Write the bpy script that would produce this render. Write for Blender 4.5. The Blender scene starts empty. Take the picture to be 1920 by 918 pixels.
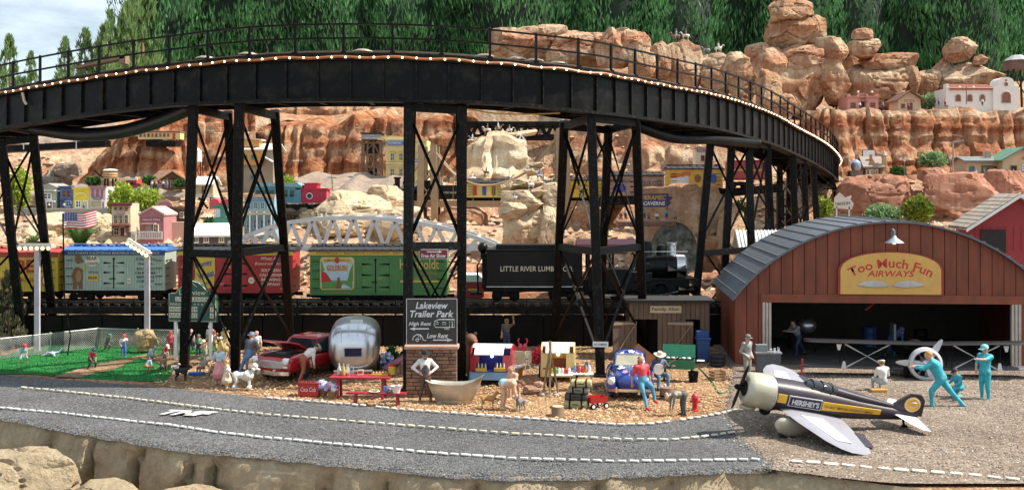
import bpy,math,random
import numpy as np
from mathutils import Vector,Matrix,noise
R=math.radians
random.seed(7)
SC=bpy.context.scene
COL=SC.collection
# ---------------------------------------------------------------- camera, sky, sun, exposure
F=2059.0;CZ=7.3;HY=360.0
cam_d=bpy.data.cameras.new('camera');cam=bpy.data.objects.new('camera',cam_d);COL.objects.link(cam)
cam.location=(0,0,CZ);cam.rotation_euler=(R(90),0,0)
cam_d.sensor_width=36.0;cam_d.lens=36.0*F/1920.0;cam_d.shift_y=-(459-HY)/1920.0
cam_d.clip_start=0.5;cam_d.clip_end=2000
SC.camera=cam
SUNV=Vector((0.62,0.0,0.78)).normalized()
el=math.asin(SUNV.z);az=math.atan2(SUNV.x,SUNV.y)
world=bpy.data.worlds.new('World');SC.world=world;world.use_nodes=True
nt=world.node_tree;bg=nt.nodes['Background']
sky=nt.nodes.new('ShaderNodeTexSky');sky.sky_type='NISHITA';sky.sun_disc=False
sky.sun_elevation=el;sky.sun_rotation=az;sky.air_density=1.0;sky.dust_density=1.5;sky.ozone_density=1.2
cl_tc=nt.nodes.new('ShaderNodeTexCoord');cl_mp=nt.nodes.new('ShaderNodeMapping');cl_mp.inputs['Scale'].default_value=(1.5,1.5,5)
cl_n=nt.nodes.new('ShaderNodeTexNoise');cl_n.inputs['Scale'].default_value=2.2;cl_n.inputs['Detail'].default_value=9;cl_n.inputs['Roughness'].default_value=.62
cl_r=nt.nodes.new('ShaderNodeValToRGB');cl_r.color_ramp.elements[0].position=.28;cl_r.color_ramp.elements[1].position=.68
cl_m=nt.nodes.new('ShaderNodeMixRGB');cl_m.inputs[2].default_value=(13,15,16.5,1)
nt.links.new(cl_tc.outputs['Generated'],cl_mp.inputs[0]);nt.links.new(cl_mp.outputs[0],cl_n.inputs['Vector'])
nt.links.new(cl_n.outputs['Fac'],cl_r.inputs[0]);nt.links.new(cl_r.outputs[0],cl_m.inputs[0])
nt.links.new(sky.outputs[0],cl_m.inputs[1]);nt.links.new(cl_m.outputs[0],bg.inputs[0])
bg.inputs[1].default_value=0.058
sun_d=bpy.data.lights.new('sun','SUN');sun_d.energy=5.0;sun_d.angle=R(0.5);sun_d.color=(1,.94,.84)
sun=bpy.data.objects.new('sun',sun_d);COL.objects.link(sun);sun.location=(60,0,80)
sun.rotation_euler=(-SUNV).to_track_quat('-Z','Y').to_euler()
SC.view_settings.view_transform='Standard';SC.view_settings.look='None'
SC.view_settings.exposure=0.76;SC.view_settings.gamma=1
SC.cycles.max_bounces=6;SC.cycles.use_adaptive_sampling=True
# ---------------------------------------------------------------- helpers
def at(px,py,D):
    return Vector(((px-960)*D/F,D,CZ-(py-HY)*D/F))
def gd(py,z=0.0):
    return (CZ-z)*F/(py-HY)
def gp(px,py,z=0.0):
    D=gd(py,z);return Vector(((px-960)*D/F,D,z))
def ppm(D):return F/D
_mats={}
def nd(t,k,**kw):
    n=t.nodes.new(k)
    for a,b in kw.items():setattr(n,a,b)
    return n
def pm(col,rough=.6,metal=0.,var=.18,scale=3.,bump=.12,bscale=None,spec=.5,coat=0.,name=None,tr=0.,vstretch=1.):
    """painted / plain procedural surface: colour broken up by noise, fine bump"""
    key=(tuple(col),rough,metal,var,scale,bump,bscale,spec,coat,tr,vstretch)
    if key in _mats:return _mats[key]
    m=bpy.data.materials.new(name or 'paint');m.use_nodes=True;t=m.node_tree;b=t.nodes['Principled BSDF']
    tc=nd(t,'ShaderNodeTexCoord');mp=nd(t,'ShaderNodeMapping');mp.inputs['Scale'].default_value=(1,1,1/vstretch)
    t.links.new(tc.outputs['Object'],mp.inputs[0])
    n=nd(t,'ShaderNodeTexNoise');n.inputs['Scale'].default_value=scale;n.inputs['Detail'].default_value=6;n.inputs['Roughness'].default_value=.65
    t.links.new(mp.outputs[0],n.inputs['Vector'])
    mx=nd(t,'ShaderNodeMixRGB');c=Vector(col[:3])
    mx.inputs[1].default_value=(*(c*(1-var)),1);mx.inputs[2].default_value=(*[min(1,x*(1+var)) for x in c],1)
    rp=nd(t,'ShaderNodeValToRGB');rp.color_ramp.elements[0].position=.3;rp.color_ramp.elements[1].position=.7
    t.links.new(n.outputs['Fac'],rp.inputs[0]);t.links.new(rp.outputs[0],mx.inputs[0]);t.links.new(mx.outputs[0],b.inputs['Base Color'])
    b.inputs['Roughness'].default_value=rough;b.inputs['Metallic'].default_value=metal
    b.inputs['Specular IOR Level'].default_value=spec;b.inputs['Coat Weight'].default_value=coat;b.inputs['Coat Roughness'].default_value=.1
    if tr:b.inputs['Transmission Weight'].default_value=tr
    if bump:
        n2=nd(t,'ShaderNodeTexNoise');n2.inputs['Scale'].default_value=bscale or scale*6;n2.inputs['Detail'].default_value=4
        t.links.new(mp.outputs[0],n2.inputs['Vector'])
        bp=nd(t,'ShaderNodeBump');bp.inputs['Strength'].default_value=bump;bp.inputs['Distance'].default_value=.05
        t.links.new(n2.outputs['Fac'],bp.inputs['Height']);t.links.new(bp.outputs[0],b.inputs['Normal'])
    _mats[key]=m;return m
def emit(col,s):
    key=('e',tuple(col),s)
    if key in _mats:return _mats[key]
    m=bpy.data.materials.new('lamp_glow');m.use_nodes=True;b=m.node_tree.nodes['Principled BSDF']
    b.inputs['Base Color'].default_value=(*col,1);b.inputs['Emission Color'].default_value=(*col,1);b.inputs['Emission Strength'].default_value=s
    _mats[key]=m;return m
def rockmat(name,cols,band=0.25,streak=.5,scale=.35,bump=.5,warp=1.5,speck=.25,pale=.25):
    """layered sandstone: bands along z bent by noise, vertical mineral streaks, grainy bump"""
    m=bpy.data.materials.new(name);m.use_nodes=True;t=m.node_tree;b=t.nodes['Principled BSDF'];L=t.links.new
    geo=nd(t,'ShaderNodeNewGeometry');sp=nd(t,'ShaderNodeSeparateXYZ');L(geo.outputs['Position'],sp.inputs[0])
    n1=nd(t,'ShaderNodeTexNoise');n1.inputs['Scale'].default_value=scale*.6;n1.inputs['Detail'].default_value=5;L(geo.outputs['Position'],n1.inputs['Vector'])
    ma=nd(t,'ShaderNodeMath',operation='MULTIPLY_ADD');L(n1.outputs['Fac'],ma.inputs[0]);ma.inputs[1].default_value=warp*2.5;L(sp.outputs[2],ma.inputs[2])
    mb=nd(t,'ShaderNodeMath',operation='MULTIPLY');L(ma.outputs[0],mb.inputs[0]);mb.inputs[1].default_value=band
    fr=nd(t,'ShaderNodeMath',operation='PINGPONG');L(mb.outputs[0],fr.inputs[0]);fr.inputs[1].default_value=1
    rp=nd(t,'ShaderNodeValToRGB');cr=rp.color_ramp
    k=len(cols)
    while len(cr.elements)<k:cr.elements.new(.5)
    for i,c in enumerate(cols):cr.elements[i].position=i/(k-1);cr.elements[i].color=(*c,1)
    L(fr.outputs[0],rp.inputs[0])
    mp=nd(t,'ShaderNodeMapping');mp.inputs['Scale'].default_value=(1.6,1.6,.13);L(geo.outputs['Position'],mp.inputs[0])
    n2=nd(t,'ShaderNodeTexNoise');n2.inputs['Scale'].default_value=1.0;n2.inputs['Detail'].default_value=7;n2.inputs['Roughness'].default_value=.6;L(mp.outputs[0],n2.inputs['Vector'])
    r2=nd(t,'ShaderNodeValToRGB');r2.color_ramp.elements[0].position=.42;r2.color_ramp.elements[0].color=(.42,.26,.19,1);r2.color_ramp.elements[1].position=.60;r2.color_ramp.elements[1].color=(1,1,1,1)
    L(n2.outputs['Fac'],r2.inputs[0])
    m1=nd(t,'ShaderNodeMixRGB',blend_type='MULTIPLY');m1.inputs[0].default_value=streak;L(rp.outputs[0],m1.inputs[1]);L(r2.outputs[0],m1.inputs[2])
    n3=nd(t,'ShaderNodeTexNoise');n3.inputs['Scale'].default_value=scale*9;n3.inputs['Detail'].default_value=8;n3.inputs['Roughness'].default_value=.7;L(geo.outputs['Position'],n3.inputs['Vector'])
    r3=nd(t,'ShaderNodeValToRGB');r3.color_ramp.elements[0].position=.33;r3.color_ramp.elements[0].color=(.5,.45,.42,1);r3.color_ramp.elements[1].position=.6
    L(n3.outputs['Fac'],r3.inputs[0])
    m2=nd(t,'ShaderNodeMixRGB',blend_type='MULTIPLY');m2.inputs[0].default_value=speck*2;L(m1.outputs[0],m2.inputs[1]);L(r3.outputs[0],m2.inputs[2])
    mz=nd(t,'ShaderNodeMapping');mz.inputs['Scale'].default_value=(.3,.3,2.0);L(geo.outputs['Position'],mz.inputs[0])
    n5=nd(t,'ShaderNodeTexNoise');n5.inputs['Scale'].default_value=1;n5.inputs['Detail'].default_value=9;n5.inputs['Roughness'].default_value=.7;n5.inputs['Distortion'].default_value=1.2;L(mz.outputs[0],n5.inputs['Vector'])
    r5=nd(t,'ShaderNodeValToRGB');r5.color_ramp.elements[0].position=.61;r5.color_ramp.elements[1].position=.64;r5.color_ramp.elements[0].color=(0,0,0,1);r5.color_ramp.elements[1].color=(pale,pale,pale,1);L(n5.outputs['Fac'],r5.inputs[0])
    m5=nd(t,'ShaderNodeMixRGB');L(r5.outputs[0],m5.inputs[0]);L(m2.outputs[0],m5.inputs[1]);m5.inputs[2].default_value=(.66,.58,.47,1)
    L(m5.outputs[0],b.inputs['Base Color']);b.inputs['Roughness'].default_value=.9;b.inputs['Specular IOR Level'].default_value=.2
    bp=nd(t,'ShaderNodeBump');bp.inputs['Strength'].default_value=bump;bp.inputs['Distance'].default_value=.35;L(n3.outputs['Fac'],bp.inputs['Height'])
    vo=nd(t,'ShaderNodeTexVoronoi',feature='DISTANCE_TO_EDGE');vo.inputs['Scale'].default_value=scale*.55
    wv=nd(t,'ShaderNodeVectorMath',operation='MULTIPLY_ADD');L(n1.outputs['Color'],wv.inputs[0]);wv.inputs[1].default_value=(7,7,7);L(geo.outputs['Position'],wv.inputs[2]);L(wv.outputs[0],vo.inputs['Vector'])
    r4=nd(t,'ShaderNodeMapRange');r4.inputs['From Max'].default_value=.02;L(vo.outputs['Distance'],r4.inputs['Value'])
    bq=nd(t,'ShaderNodeBump');bq.inputs['Strength'].default_value=.35*min(1,bump*2);bq.inputs['Distance'].default_value=.3;L(r4.outputs[0],bq.inputs['Height']);L(bp.outputs[0],bq.inputs['Normal'])
    L(bq.outputs[0],b.inputs['Normal'])
    return m
def granular(name,c1,c2,c3,scale=9,bump=.8,patch=None,rough=.9):
    """loose grains: voronoi cells of three tints, patches of a second tint"""
    m=bpy.data.materials.new(name);m.use_nodes=True;t=m.node_tree;b=t.nodes['Principled BSDF'];L=t.links.new
    geo=nd(t,'ShaderNodeNewGeometry')
    vo=nd(t,'ShaderNodeTexVoronoi');vo.inputs['Scale'].default_value=scale;L(geo.outputs['Position'],vo.inputs['Vector'])
    sp=nd(t,'ShaderNodeSeparateColor');L(vo.outputs['Color'],sp.inputs[0])
    rp=nd(t,'ShaderNodeValToRGB');cr=rp.color_ramp;cr.elements.new(.5)
    for e,c,p in zip(cr.elements,(c1,c2,c3),(0,.55,1)):e.color=(*c,1);e.position=p
    L(sp.outputs[0],rp.inputs[0])
    n=nd(t,'ShaderNodeTexNoise');n.inputs['Scale'].default_value=.35;n.inputs['Detail'].default_value=6;L(geo.outputs['Position'],n.inputs['Vector'])
    r2=nd(t,'ShaderNodeValToRGB');r2.color_ramp.elements[0].position=.35;r2.color_ramp.elements[1].position=.7
    r2.color_ramp.elements[0].color=(*(patch or (.6,.6,.6)),1);r2.color_ramp.elements[1].color=(1,1,1,1);L(n.outputs['Fac'],r2.inputs[0])
    mx=nd(t,'ShaderNodeMixRGB',blend_type='MULTIPLY');mx.inputs[0].default_value=1;L(rp.outputs[0],mx.inputs[1]);L(r2.outputs[0],mx.inputs[2])
    L(mx.outputs[0],b.inputs['Base Color']);b.inputs['Roughness'].default_value=rough;b.inputs['Specular IOR Level'].default_value=.25
    bp=nd(t,'ShaderNodeBump');bp.inputs['Strength'].default_value=bump;bp.inputs['Distance'].default_value=.08;bp.invert=True;L(vo.outputs['Distance'],bp.inputs['Height']);L(bp.outputs[0],b.inputs['Normal'])
    return m
def leafmat(name,c1,c2,sc=.4,trans=.25):
    m=bpy.data.materials.new(name);m.use_nodes=True;t=m.node_tree;b=t.nodes['Principled BSDF'];L=t.links.new
    geo=nd(t,'ShaderNodeNewGeometry')
    n=nd(t,'ShaderNodeTexNoise');n.inputs['Scale'].default_value=sc;n.inputs['Detail'].default_value=5;L(geo.outputs['Position'],n.inputs['Vector'])
    ri=nd(t,'ShaderNodeMath',operation='MULTIPLY_ADD');L(geo.outputs['Random Per Island'],ri.inputs[0]);ri.inputs[1].default_value=.5;L(n.outputs['Fac'],ri.inputs[2])
    rp=nd(t,'ShaderNodeValToRGB');rp.color_ramp.elements[0].position=.4;rp.color_ramp.elements[1].position=1
    rp.color_ramp.elements[0].color=(*c1,1);rp.color_ramp.elements[1].color=(*c2,1);L(ri.outputs[0],rp.inputs[0])
    L(rp.outputs[0],b.inputs['Base Color']);b.inputs['Roughness'].default_value=.65;b.inputs['Specular IOR Level'].default_value=.25
    if trans:
        tl=nd(t,'ShaderNodeBsdfTranslucent');L(rp.outputs[0],tl.inputs[0]);ms=nd(t,'ShaderNodeMixShader');ms.inputs[0].default_value=trans
        L(b.outputs[0],ms.inputs[1]);L(tl.outputs[0],ms.inputs[2]);L(ms.outputs[0],t.nodes['Material Output'].inputs[0])
    return m
def frame_of(d):
    d=d.normalized();u=Vector((0,0,1)) if abs(d.z)<.95 else Vector((0,1,0))
    s=d.cross(u).normalized();return s,s.cross(d).normalized()
class MB:
    """collects primitive shapes; fin() links them as one mesh object"""
    def __init__(s):s.v=[];s.f=[];s.m=[];s.X=None
    def add(s,vs,fs,mi=0):
        o=len(s.v);X=s.X
        s.v+=[tuple(X@Vector(v)) if X else tuple(v) for v in vs]
        s.f+=[tuple(i+o for i in f) for f in fs];s.m+=[mi]*len(fs);return s
    def box(s,c,d,rz=0,mi=0,M=None):
        x,y,z=d[0]/2,d[1]/2,d[2]/2
        vs=[Vector(p) for p in ((-x,-y,-z),(x,-y,-z),(x,y,-z),(-x,y,-z),(-x,-y,z),(x,-y,z),(x,y,z),(-x,y,z))]
        Q=M if M is not None else (Matrix.Rotation(rz,3,'Z') if rz else None)
        vs=[(Q@v if Q is not None else v)+Vector(c) for v in vs]
        return s.add(vs,[(0,3,2,1),(4,5,6,7),(0,1,5,4),(1,2,6,5),(2,3,7,6),(3,0,4,7)],mi)
    def bar(s,p,q,w,h=None,mi=0):
        p,q=Vector(p),Vector(q);h=h or w;a,b=frame_of(q-p)
        vs=[o+a*i*w/2+b*j*h/2 for o in (p,q) for i,j in ((-1,-1),(1,-1),(1,1),(-1,1))]
        return s.add(vs,[(0,1,2,3),(7,6,5,4),(0,4,5,1),(1,5,6,2),(2,6,7,3),(3,7,4,0)],mi)
    def tube(s,pts,r,n=8,mi=0,closed=False,cap=True):
        pts=[Vector(p) for p in pts];k=len(pts);rs=r if hasattr(r,'__len__') else [r]*k
        vs=[];
        for i,p in enumerate(pts):
            if closed:d=pts[(i+1)%k]-pts[i-1]
            else:d=pts[min(i+1,k-1)]-pts[max(i-1,0)]
            if i==0 or closed and i==0:a,b=frame_of(d)
            else:
                dn=d.normalized();a=(a-dn*a.dot(dn)).normalized();b=dn.cross(a)
            vs+=[p+(a*math.cos(2*math.pi*j/n)+b*math.sin(2*math.pi*j/n))*rs[i] for j in range(n)]
        fs=[]
        for i in range(k if closed else k-1):
            for j in range(n):
                i2=(i+1)%k;fs.append((i*n+j,i*n+(j+1)%n,i2*n+(j+1)%n,i2*n+j))
        if cap and not closed:fs+=[tuple(range(n))[::-1],tuple((k-1)*n+j for j in range(n))]
        return s.add(vs,fs,mi)
    def lathe(s,prof,n=16,c=(0,0,0),mi=0,M=None,cap=True):
        vs=[];c=Vector(c);k=len(prof)
        for r,z in prof:
            for j in range(n):
                v=Vector((r*math.cos(2*math.pi*j/n),r*math.sin(2*math.pi*j/n),z));vs.append((M@v if M is not None else v)+c)
        fs=[(i*n+j,i*n+(j+1)%n,(i+1)*n+(j+1)%n,(i+1)*n+j) for i in range(k-1) for j in range(n)]
        if cap:fs+=[tuple(range(n))[::-1],tuple((k-1)*n+j for j in range(n))]
        return s.add(vs,fs,mi)
    def cyl(s,p,q,r,n=12,mi=0,r2=None):return s.tube([p,q],[r,r if r2 is None else r2],n,mi)
    def ell(s,c,r,u=12,w=8,mi=0,M=None):
        r=r if hasattr(r,'__len__') else (r,r,r);c=Vector(c);vs=[]
        for i in range(w+1):
            th=math.pi*i/w
            for j in range(u):
                v=Vector((r[0]*math.sin(th)*math.cos(2*math.pi*j/u),r[1]*math.sin(th)*math.sin(2*math.pi*j/u),r[2]*math.cos(th)))
                vs.append((M@v if M is not None else v)+c)
        fs=[((i+1)*u+j,(i+1)*u+(j+1)%u,i*u+(j+1)%u,i*u+j) for i in range(w) for j in range(u)]
        return s.add(vs,fs,mi)
    def prism(s,poly,y0,y1,mi=0,ax='y'):
        """polygon in x,z (counter-clockwise seen from -y) extruded y0..y1; ax='z': polygon in x,y extruded in z"""
        n=len(poly)
        if ax=='y':vs=[(x,y0,z) for x,z in poly]+[(x,y1,z) for x,z in poly]
        elif ax=='x':vs=[(y0,x,z) for x,z in poly]+[(y1,x,z) for x,z in poly]
        else:vs=[(x,y,y0) for x,y in poly]+[(x,y,y1) for x,y in poly]
        fs=[tuple(range(n)),tuple(range(2*n-1,n-1,-1))]+[(i,i+n,(i+1)%n+n,(i+1)%n) for i in range(n)]
        return s.add(vs,fs,mi)
    def loft(s,rings,mi=0,closed=True,cap=True):
        n=len(rings[0]);vs=[v for r in rings for v in r];fs=[]
        for i in range(len(rings)-1):
            for j in range(n if closed else n-1):fs.append((i*n+j,i*n+(j+1)%n,(i+1)*n+(j+1)%n,(i+1)*n+j))
        if cap and closed:fs+=[tuple(range(n))[::-1],tuple((len(rings)-1)*n+j for j in range(n))]
        return s.add(vs,fs,mi)
    def mesh(s,name,mats,smooth=0):
        me=bpy.data.meshes.new(name);me.from_pydata(s.v,[],s.f)
        mats=mats if isinstance(mats,(list,tuple)) else [mats]
        for m in mats:me.materials.append(m)
        if len(mats)>1:me.polygons.foreach_set('material_index',s.m)
        if smooth:
            me.polygons.foreach_set('use_smooth',[True]*len(me.polygons))
            if smooth<3:me.set_sharp_from_angle(angle=R(40) if smooth==1 else R(70))
        me.update();return me
    def fin(s,name,mats,parent=None,smooth=0,loc=None,rot=None,bev=0,fixn=True):
        me=s.mesh(name,mats,smooth)
        if fixn and len(s.f)<20000:
            import bmesh
            bm=bmesh.new();bm.from_mesh(me);bmesh.ops.recalc_face_normals(bm,faces=bm.faces);bm.to_mesh(me);bm.free()
        return put(name,me,parent,loc,rot,bev)
def put(name,me,parent=None,loc=None,rot=None,bev=0):
    o=bpy.data.objects.new(name,me);COL.objects.link(o);o.parent=parent
    if loc is not None:o.location=loc
    if rot is not None:o.rotation_euler=rot
    if bev:
        b=o.modifiers.new('bevel','BEVEL');b.width=bev;b.segments=2;b.limit_method='ANGLE';b.angle_limit=R(35)
    return o
def tag(o,label=None,cat=None,group=None,kind=None):
    if label:o['label']=label
    if cat:o['category']=cat
    if group:o['group']=group
    if kind:o['kind']=kind
    return o
def th(name,label,cat,loc=(0,0,0),rz=0,sc=1,group=None):
    o=bpy.data.objects.new(name,None);COL.objects.link(o);o.empty_display_size=.3
    o.location=loc;o.rotation_euler=(0,0,rz);o.scale=(sc,sc,sc)
    return tag(o,label,cat,group)
def struct(o):o['kind']='structure';return o
def tree_copy(o,parent=None):
    c=o.copy();COL.objects.link(c);c.parent=parent
    for k in list(o.children):tree_copy(k,c)
    return c
def txt(s,mat,parent,loc,w=None,h=None,rot=(R(90),0,0),name='lettering',bold=0.,shear=0.,ext=.012,arc=None,font=None):
    """flat lettering as a mesh; x,z plane facing -y by default; fitted to width w and height h"""
    cu=bpy.data.curves.new('lettering','FONT');cu.body=s;cu.align_x='CENTER';cu.align_y='CENTER';cu.extrude=0
    cu.shear=shear;cu.offset=bold;cu.resolution_u=2
    t=bpy.data.objects.new('lettering',cu);me=bpy.data.meshes.new_from_object(t)
    bpy.data.objects.remove(t);bpy.data.curves.remove(cu)
    n=len(me.vertices)
    if n==0:return None
    a=np.empty(n*3);me.vertices.foreach_get('co',a);a=a.reshape(-1,3)
    lo,hi=a.min(0),a.max(0);c=(lo+hi)/2;d=np.maximum(hi-lo,1e-6)
    sx=w/d[0] if w else None;sy=h/d[1] if h else None
    sx=sx or sy;sy=sy or sx
    a=(a-c)*np.array([sx,sy,1])
    if arc:
        th_=a[:,0]/arc;rr=arc+a[:,1];a[:,0]=rr*np.sin(th_);a[:,1]=rr*np.cos(th_)-arc
    a[:,2]=0
    me.vertices.foreach_set('co',a.reshape(-1));me.materials.append(mat);me.update()
    o=put(name,me,parent,loc,rot)
    return o
# common materials
BLK=pm((.0045,.0045,.005),.45,.0,.5,1.5,.12,spec=.14,name='black_steel')
BLK2=pm((.009,.0085,.008),.5,.0,.6,6,.3,30,spec=.14,name='weathered_black_steel')
def worn(m,dust,lo=.5,hi=.85):
    for n in m.node_tree.nodes:
        if n.type=='MIX_RGB':n.inputs[2].default_value=(*dust,1)
        if n.type=='VALTORGB':n.color_ramp.elements[0].position=lo;n.color_ramp.elements[1].position=hi
    return m
worn(BLK,(.03,.026,.022));worn(BLK2,(.05,.042,.034))
WHT=pm((.75,.75,.72),.5,0,.08,4,.05,name='white_paint')
CHROME=pm((.75,.75,.76),.18,1.,.1,3,.03,name='chrome')
SILV=pm((.6,.61,.63),.33,.9,.15,2,.06,name='aluminium')
GLS=pm((.02,.025,.03),.06,0,.3,2,0,spec=.8,name='dark_glass')
RED=pm((.45,.015,.012),.32,0,.12,3,.03,coat=.5,name='red_paint')
WOOD=pm((.16,.085,.045),.75,0,.35,5,.3,name='brown_wood',vstretch=6)
TAN=pm((.55,.42,.26),.7,0,.15,4,.15,name='tan_paint')
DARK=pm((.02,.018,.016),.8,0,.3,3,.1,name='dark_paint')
TYRE=pm((.015,.015,.015),.75,0,.3,9,.1,name='rubber')
# ================================================================ THE SETTING
def interp(pts):
    xs=[p[0] for p in pts];ys=[p[1] for p in pts]
    return lambda x:float(np.interp(x,xs,ys))
def gline(pix):
    g=[gp(a,b) for a,b in pix];p=[(v.x,v.y) for v in g]
    (x0,y0),(x1,y1)=p[0],p[1];p.insert(0,(x0-25,y0+(y0-y1)/(x1-x0)*25*.6))
    (x0,y0),(x1,y1)=p[-1],p[-2];p.append((x0+25,y0+(y0-y1)/(x0-x1)*12))
    return interp(p),p
far_f,_=gline([(0,706),(200,722),(320,731),(410,740),(500,750),(650,762),(750,772),(960,787),(1080,796),(1160,801),(1215,800),(1280,792),(1340,782),(1378,774)])
mid_f,_=gline([(0,727),(120,738),(250,752),(400,771),(500,782),(700,798),(960,818),(1160,829),(1260,830),(1335,822),(1372,816)])
near_f,_=gline([(0,769),(120,780),(240,794),(320,802),(400,815),(480,824),(600,835),(800,854),(960,865),(1160,871),(1310,869),(1410,867),(1535,875),(1610,882),(1710,890),(1810,897),(1910,907)])
edge_f,_=gline([(0,784),(125,809),(250,830),(360,848),(500,858),(650,874),(850,894),(960,899),(1100,897),(1310,887),(1440,884),(1600,905),(1750,925),(1910,945)])
GRAV=granular('gravel',(.23,.12,.06),(.36,.22,.12),(.52,.36,.2),8,.9,(.62,.55,.5))
ASPH=granular('asphalt_grit',(.07,.069,.069),(.125,.124,.124),(.2,.198,.197),17,.7,(.7,.7,.71))
TARM=granular('tarmac_grit',(.15,.112,.085),(.25,.195,.15),(.36,.295,.235),13,.7,(.7,.66,.63))
def sheet(name,xs,ylo,yhi,z,mat,ny=10,jit=0.0,seed=1,lip=0.0):
    """strip sheet between two plan curves, with a low uneven relief and an optional rolled lip"""
    vs=[];fs=[]
    for x in xs:
        a,b=ylo(x),yhi(x)
        a+=jit*noise.noise((x*1.7,seed,0))+jit*.6*noise.noise((x*6,seed,3));b+=jit*noise.noise((x*1.7,seed,9))+jit*.6*noise.noise((x*6,seed,13))
        for j in range(ny+1):
            t=j/ny;y=a+(b-a)*t;zz=z+.035*noise.noise((x*.5,y*.5,seed))*min(1,4*t*(1-t)+.2)
            if lip and (j==0 or j==ny):zz=z-lip
            vs.append((x,y,zz))
    n=ny+1
    for i in range(len(xs)-1):
        for j in range(ny):fs.append((i*n+j,(i+1)*n+j,(i+1)*n+j+1,i*n+j+1))
    m=MB();m.add(vs,fs);o=m.fin(name,mat,smooth=3,fixn=False);return struct(o)
def fr(a,b,s):return [a+(b-a)*i/int(math.ceil((b-a)/s)) for i in range(int(math.ceil((b-a)/s))+1)]
XR=6.9
sheet('yard_ground',fr(-42,42,.5), lambda x:edge_f(x)+.25, lambda x:58.5,0,GRAV,60)
sheet('road',fr(-42,XR,.15),edge_f, lambda x:far_f(x)+.45,.06,ASPH,22,.14,5,.09)
struct(bpy.data.objects['road'])
def gpoly(name,pix,z,mat):
    m=MB();m.add([(*gp(a,b).xy,z) for a,b in pix],[tuple(range(len(pix)))]);return struct(m.fin(name,mat,fixn=False))
tx= lambda y:np.interp(y,[27,29.3,32,36,40,45,60],[6.2,6.9,6.6,6.9,7.9,9.0,10.])
vs=[];fs=[];ys=fr(27.2,58,.4)
for y in ys:
    a=tx(y)+.18*noise.noise((y*2,4,0))
    for j in range(41):
        x=a+(42-a)*(j/40)**1.5;yy=max(y,edge_f(x));vs.append((x,yy,.095+.03*noise.noise((x*.6,yy*.6,2))-(.1 if j==0 else 0)))
for i in range(len(ys)-1):
    for j in range(40):fs.append((i*41+j,i*41+j+1,(i+1)*41+j+1,(i+1)*41+j))
m=MB();m.add(vs,fs);struct(m.fin('tarmac',TARM,smooth=3,fixn=False))
# painted dashes: separate raised tiles laid end to end
roads=bpy.data.objects['road'];DASHM=pm((.62,.61,.57),.7,0,.2,6,.4,name='road_paint');DASHY=pm((.60,.56,.43),.7,0,.2,6,.4,name='cream_road_paint')
def dash_mesh(w,d,mat):
    m=MB();a,b=w/2,d/2;c=.28*w
    m.prism([(-a+c*.5,-b),(a-c*.5,-b),(a,-b+c*.4),(a,b-c*.4),(a-c*.5,b),(-a+c*.5,b),(-a,b-c*.4),(-a,-b+c*.4)],0,.035,ax='z');return m.mesh('dash',mat)
def dashes(fn,x0,x1,w,d,parent,mat,z,gap=.07,skip=.04):
    me=[dash_mesh(w*k,d*k,mat) for k in (.86,.95,1.05)];x=x0;rs=random.Random(int(x0*10+x1))
    while x<x1:
        y=fn(x);sl=math.atan2(fn(x+.1)-fn(x-.1),.2)
        if rs.random()>skip:
            o=put('dash',rs.choice(me),parent,(x,y+rs.uniform(-.02,.02),z),(rs.uniform(-.05,.05),rs.uniform(-.05,.05),sl+rs.uniform(-.08,.08)))
        x+=(w+gap)*math.cos(sl)
dashes(near_f,-19,6.7,.26,.125,roads,DASHM,.095,.07,0)
dashes(mid_f,-18,6.9,.25,.11,roads,DASHY,.095,.09,.015)
dashes(far_f,-8.5,7.4,.22,.12,roads,DASHM,.095,.09,.05)
tarm=bpy.data.objects['tarmac']
dashes(near_f,7.6,14.5,.34,.2,tarm,DASHY,.105,.1,0)
t_=txt('TMF',DASHM,roads,(*gp(354,780).xy,.12),1.75,.75,(0,0,R(-12)),'road_lettering',.05,.35)
# ---- pebbles and grit (nobody could count them)
def grit(name,n,place,size,mat,seed,label,flat=.6):
    rs=np.random.RandomState(seed);P=np.array(place(n,rs));n=len(P)
    base=np.array([(1,0,0),(0,1,0),(-1,0,0),(0,-1,0),(0,0,1),(0,0,-.6)],float)
    fac=np.array([(0,1,4),(1,2,4),(2,3,4),(3,0,4),(1,0,5),(2,1,5),(3,2,5),(0,3,5)])
    s=rs.uniform(size[0],size[1],n)[:,None,None];an=rs.uniform(0,6.28,n);c,sn=np.cos(an),np.sin(an)
    V=base[None]*(1+rs.uniform(-.35,.35,(n,6,3)))*s;V[:,:,2]*=flat
    X=V[:,:,0]*c[:,None]-V[:,:,1]*sn[:,None];Y=V[:,:,0]*sn[:,None]+V[:,:,1]*c[:,None]
    V=np.stack([X,Y,V[:,:,2]],2)+P[:,None,:];Fc=(fac[None]+(np.arange(n)*6)[:,None,None]).reshape(-1,3)
    me=bpy.data.meshes.new(name);me.from_pydata(V.reshape(-1,3).tolist(),[],Fc.tolist());me.materials.append(mat);me.update()
    o=put(name,me);return tag(o,label,kind='stuff')
def isl(name,cols):
    m=bpy.data.materials.new(name);m.use_nodes=True;t=m.node_tree;b=t.nodes['Principled BSDF']
    g=nd(t,'ShaderNodeNewGeometry');rp=nd(t,'ShaderNodeValToRGB');cr=rp.color_ramp
    while len(cr.elements)<len(cols):cr.elements.new(.5)
    for i,c in enumerate(cols):cr.elements[i].position=i/(len(cols)-1);cr.elements[i].color=(*c,1)
    t.links.new(g.outputs['Random Per Island'],rp.inputs[0]);t.links.new(rp.outputs[0],b.inputs['Base Color']);b.inputs['Roughness'].default_value=.85;b.inputs['Specular IOR Level'].default_value=.25
    return m
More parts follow.
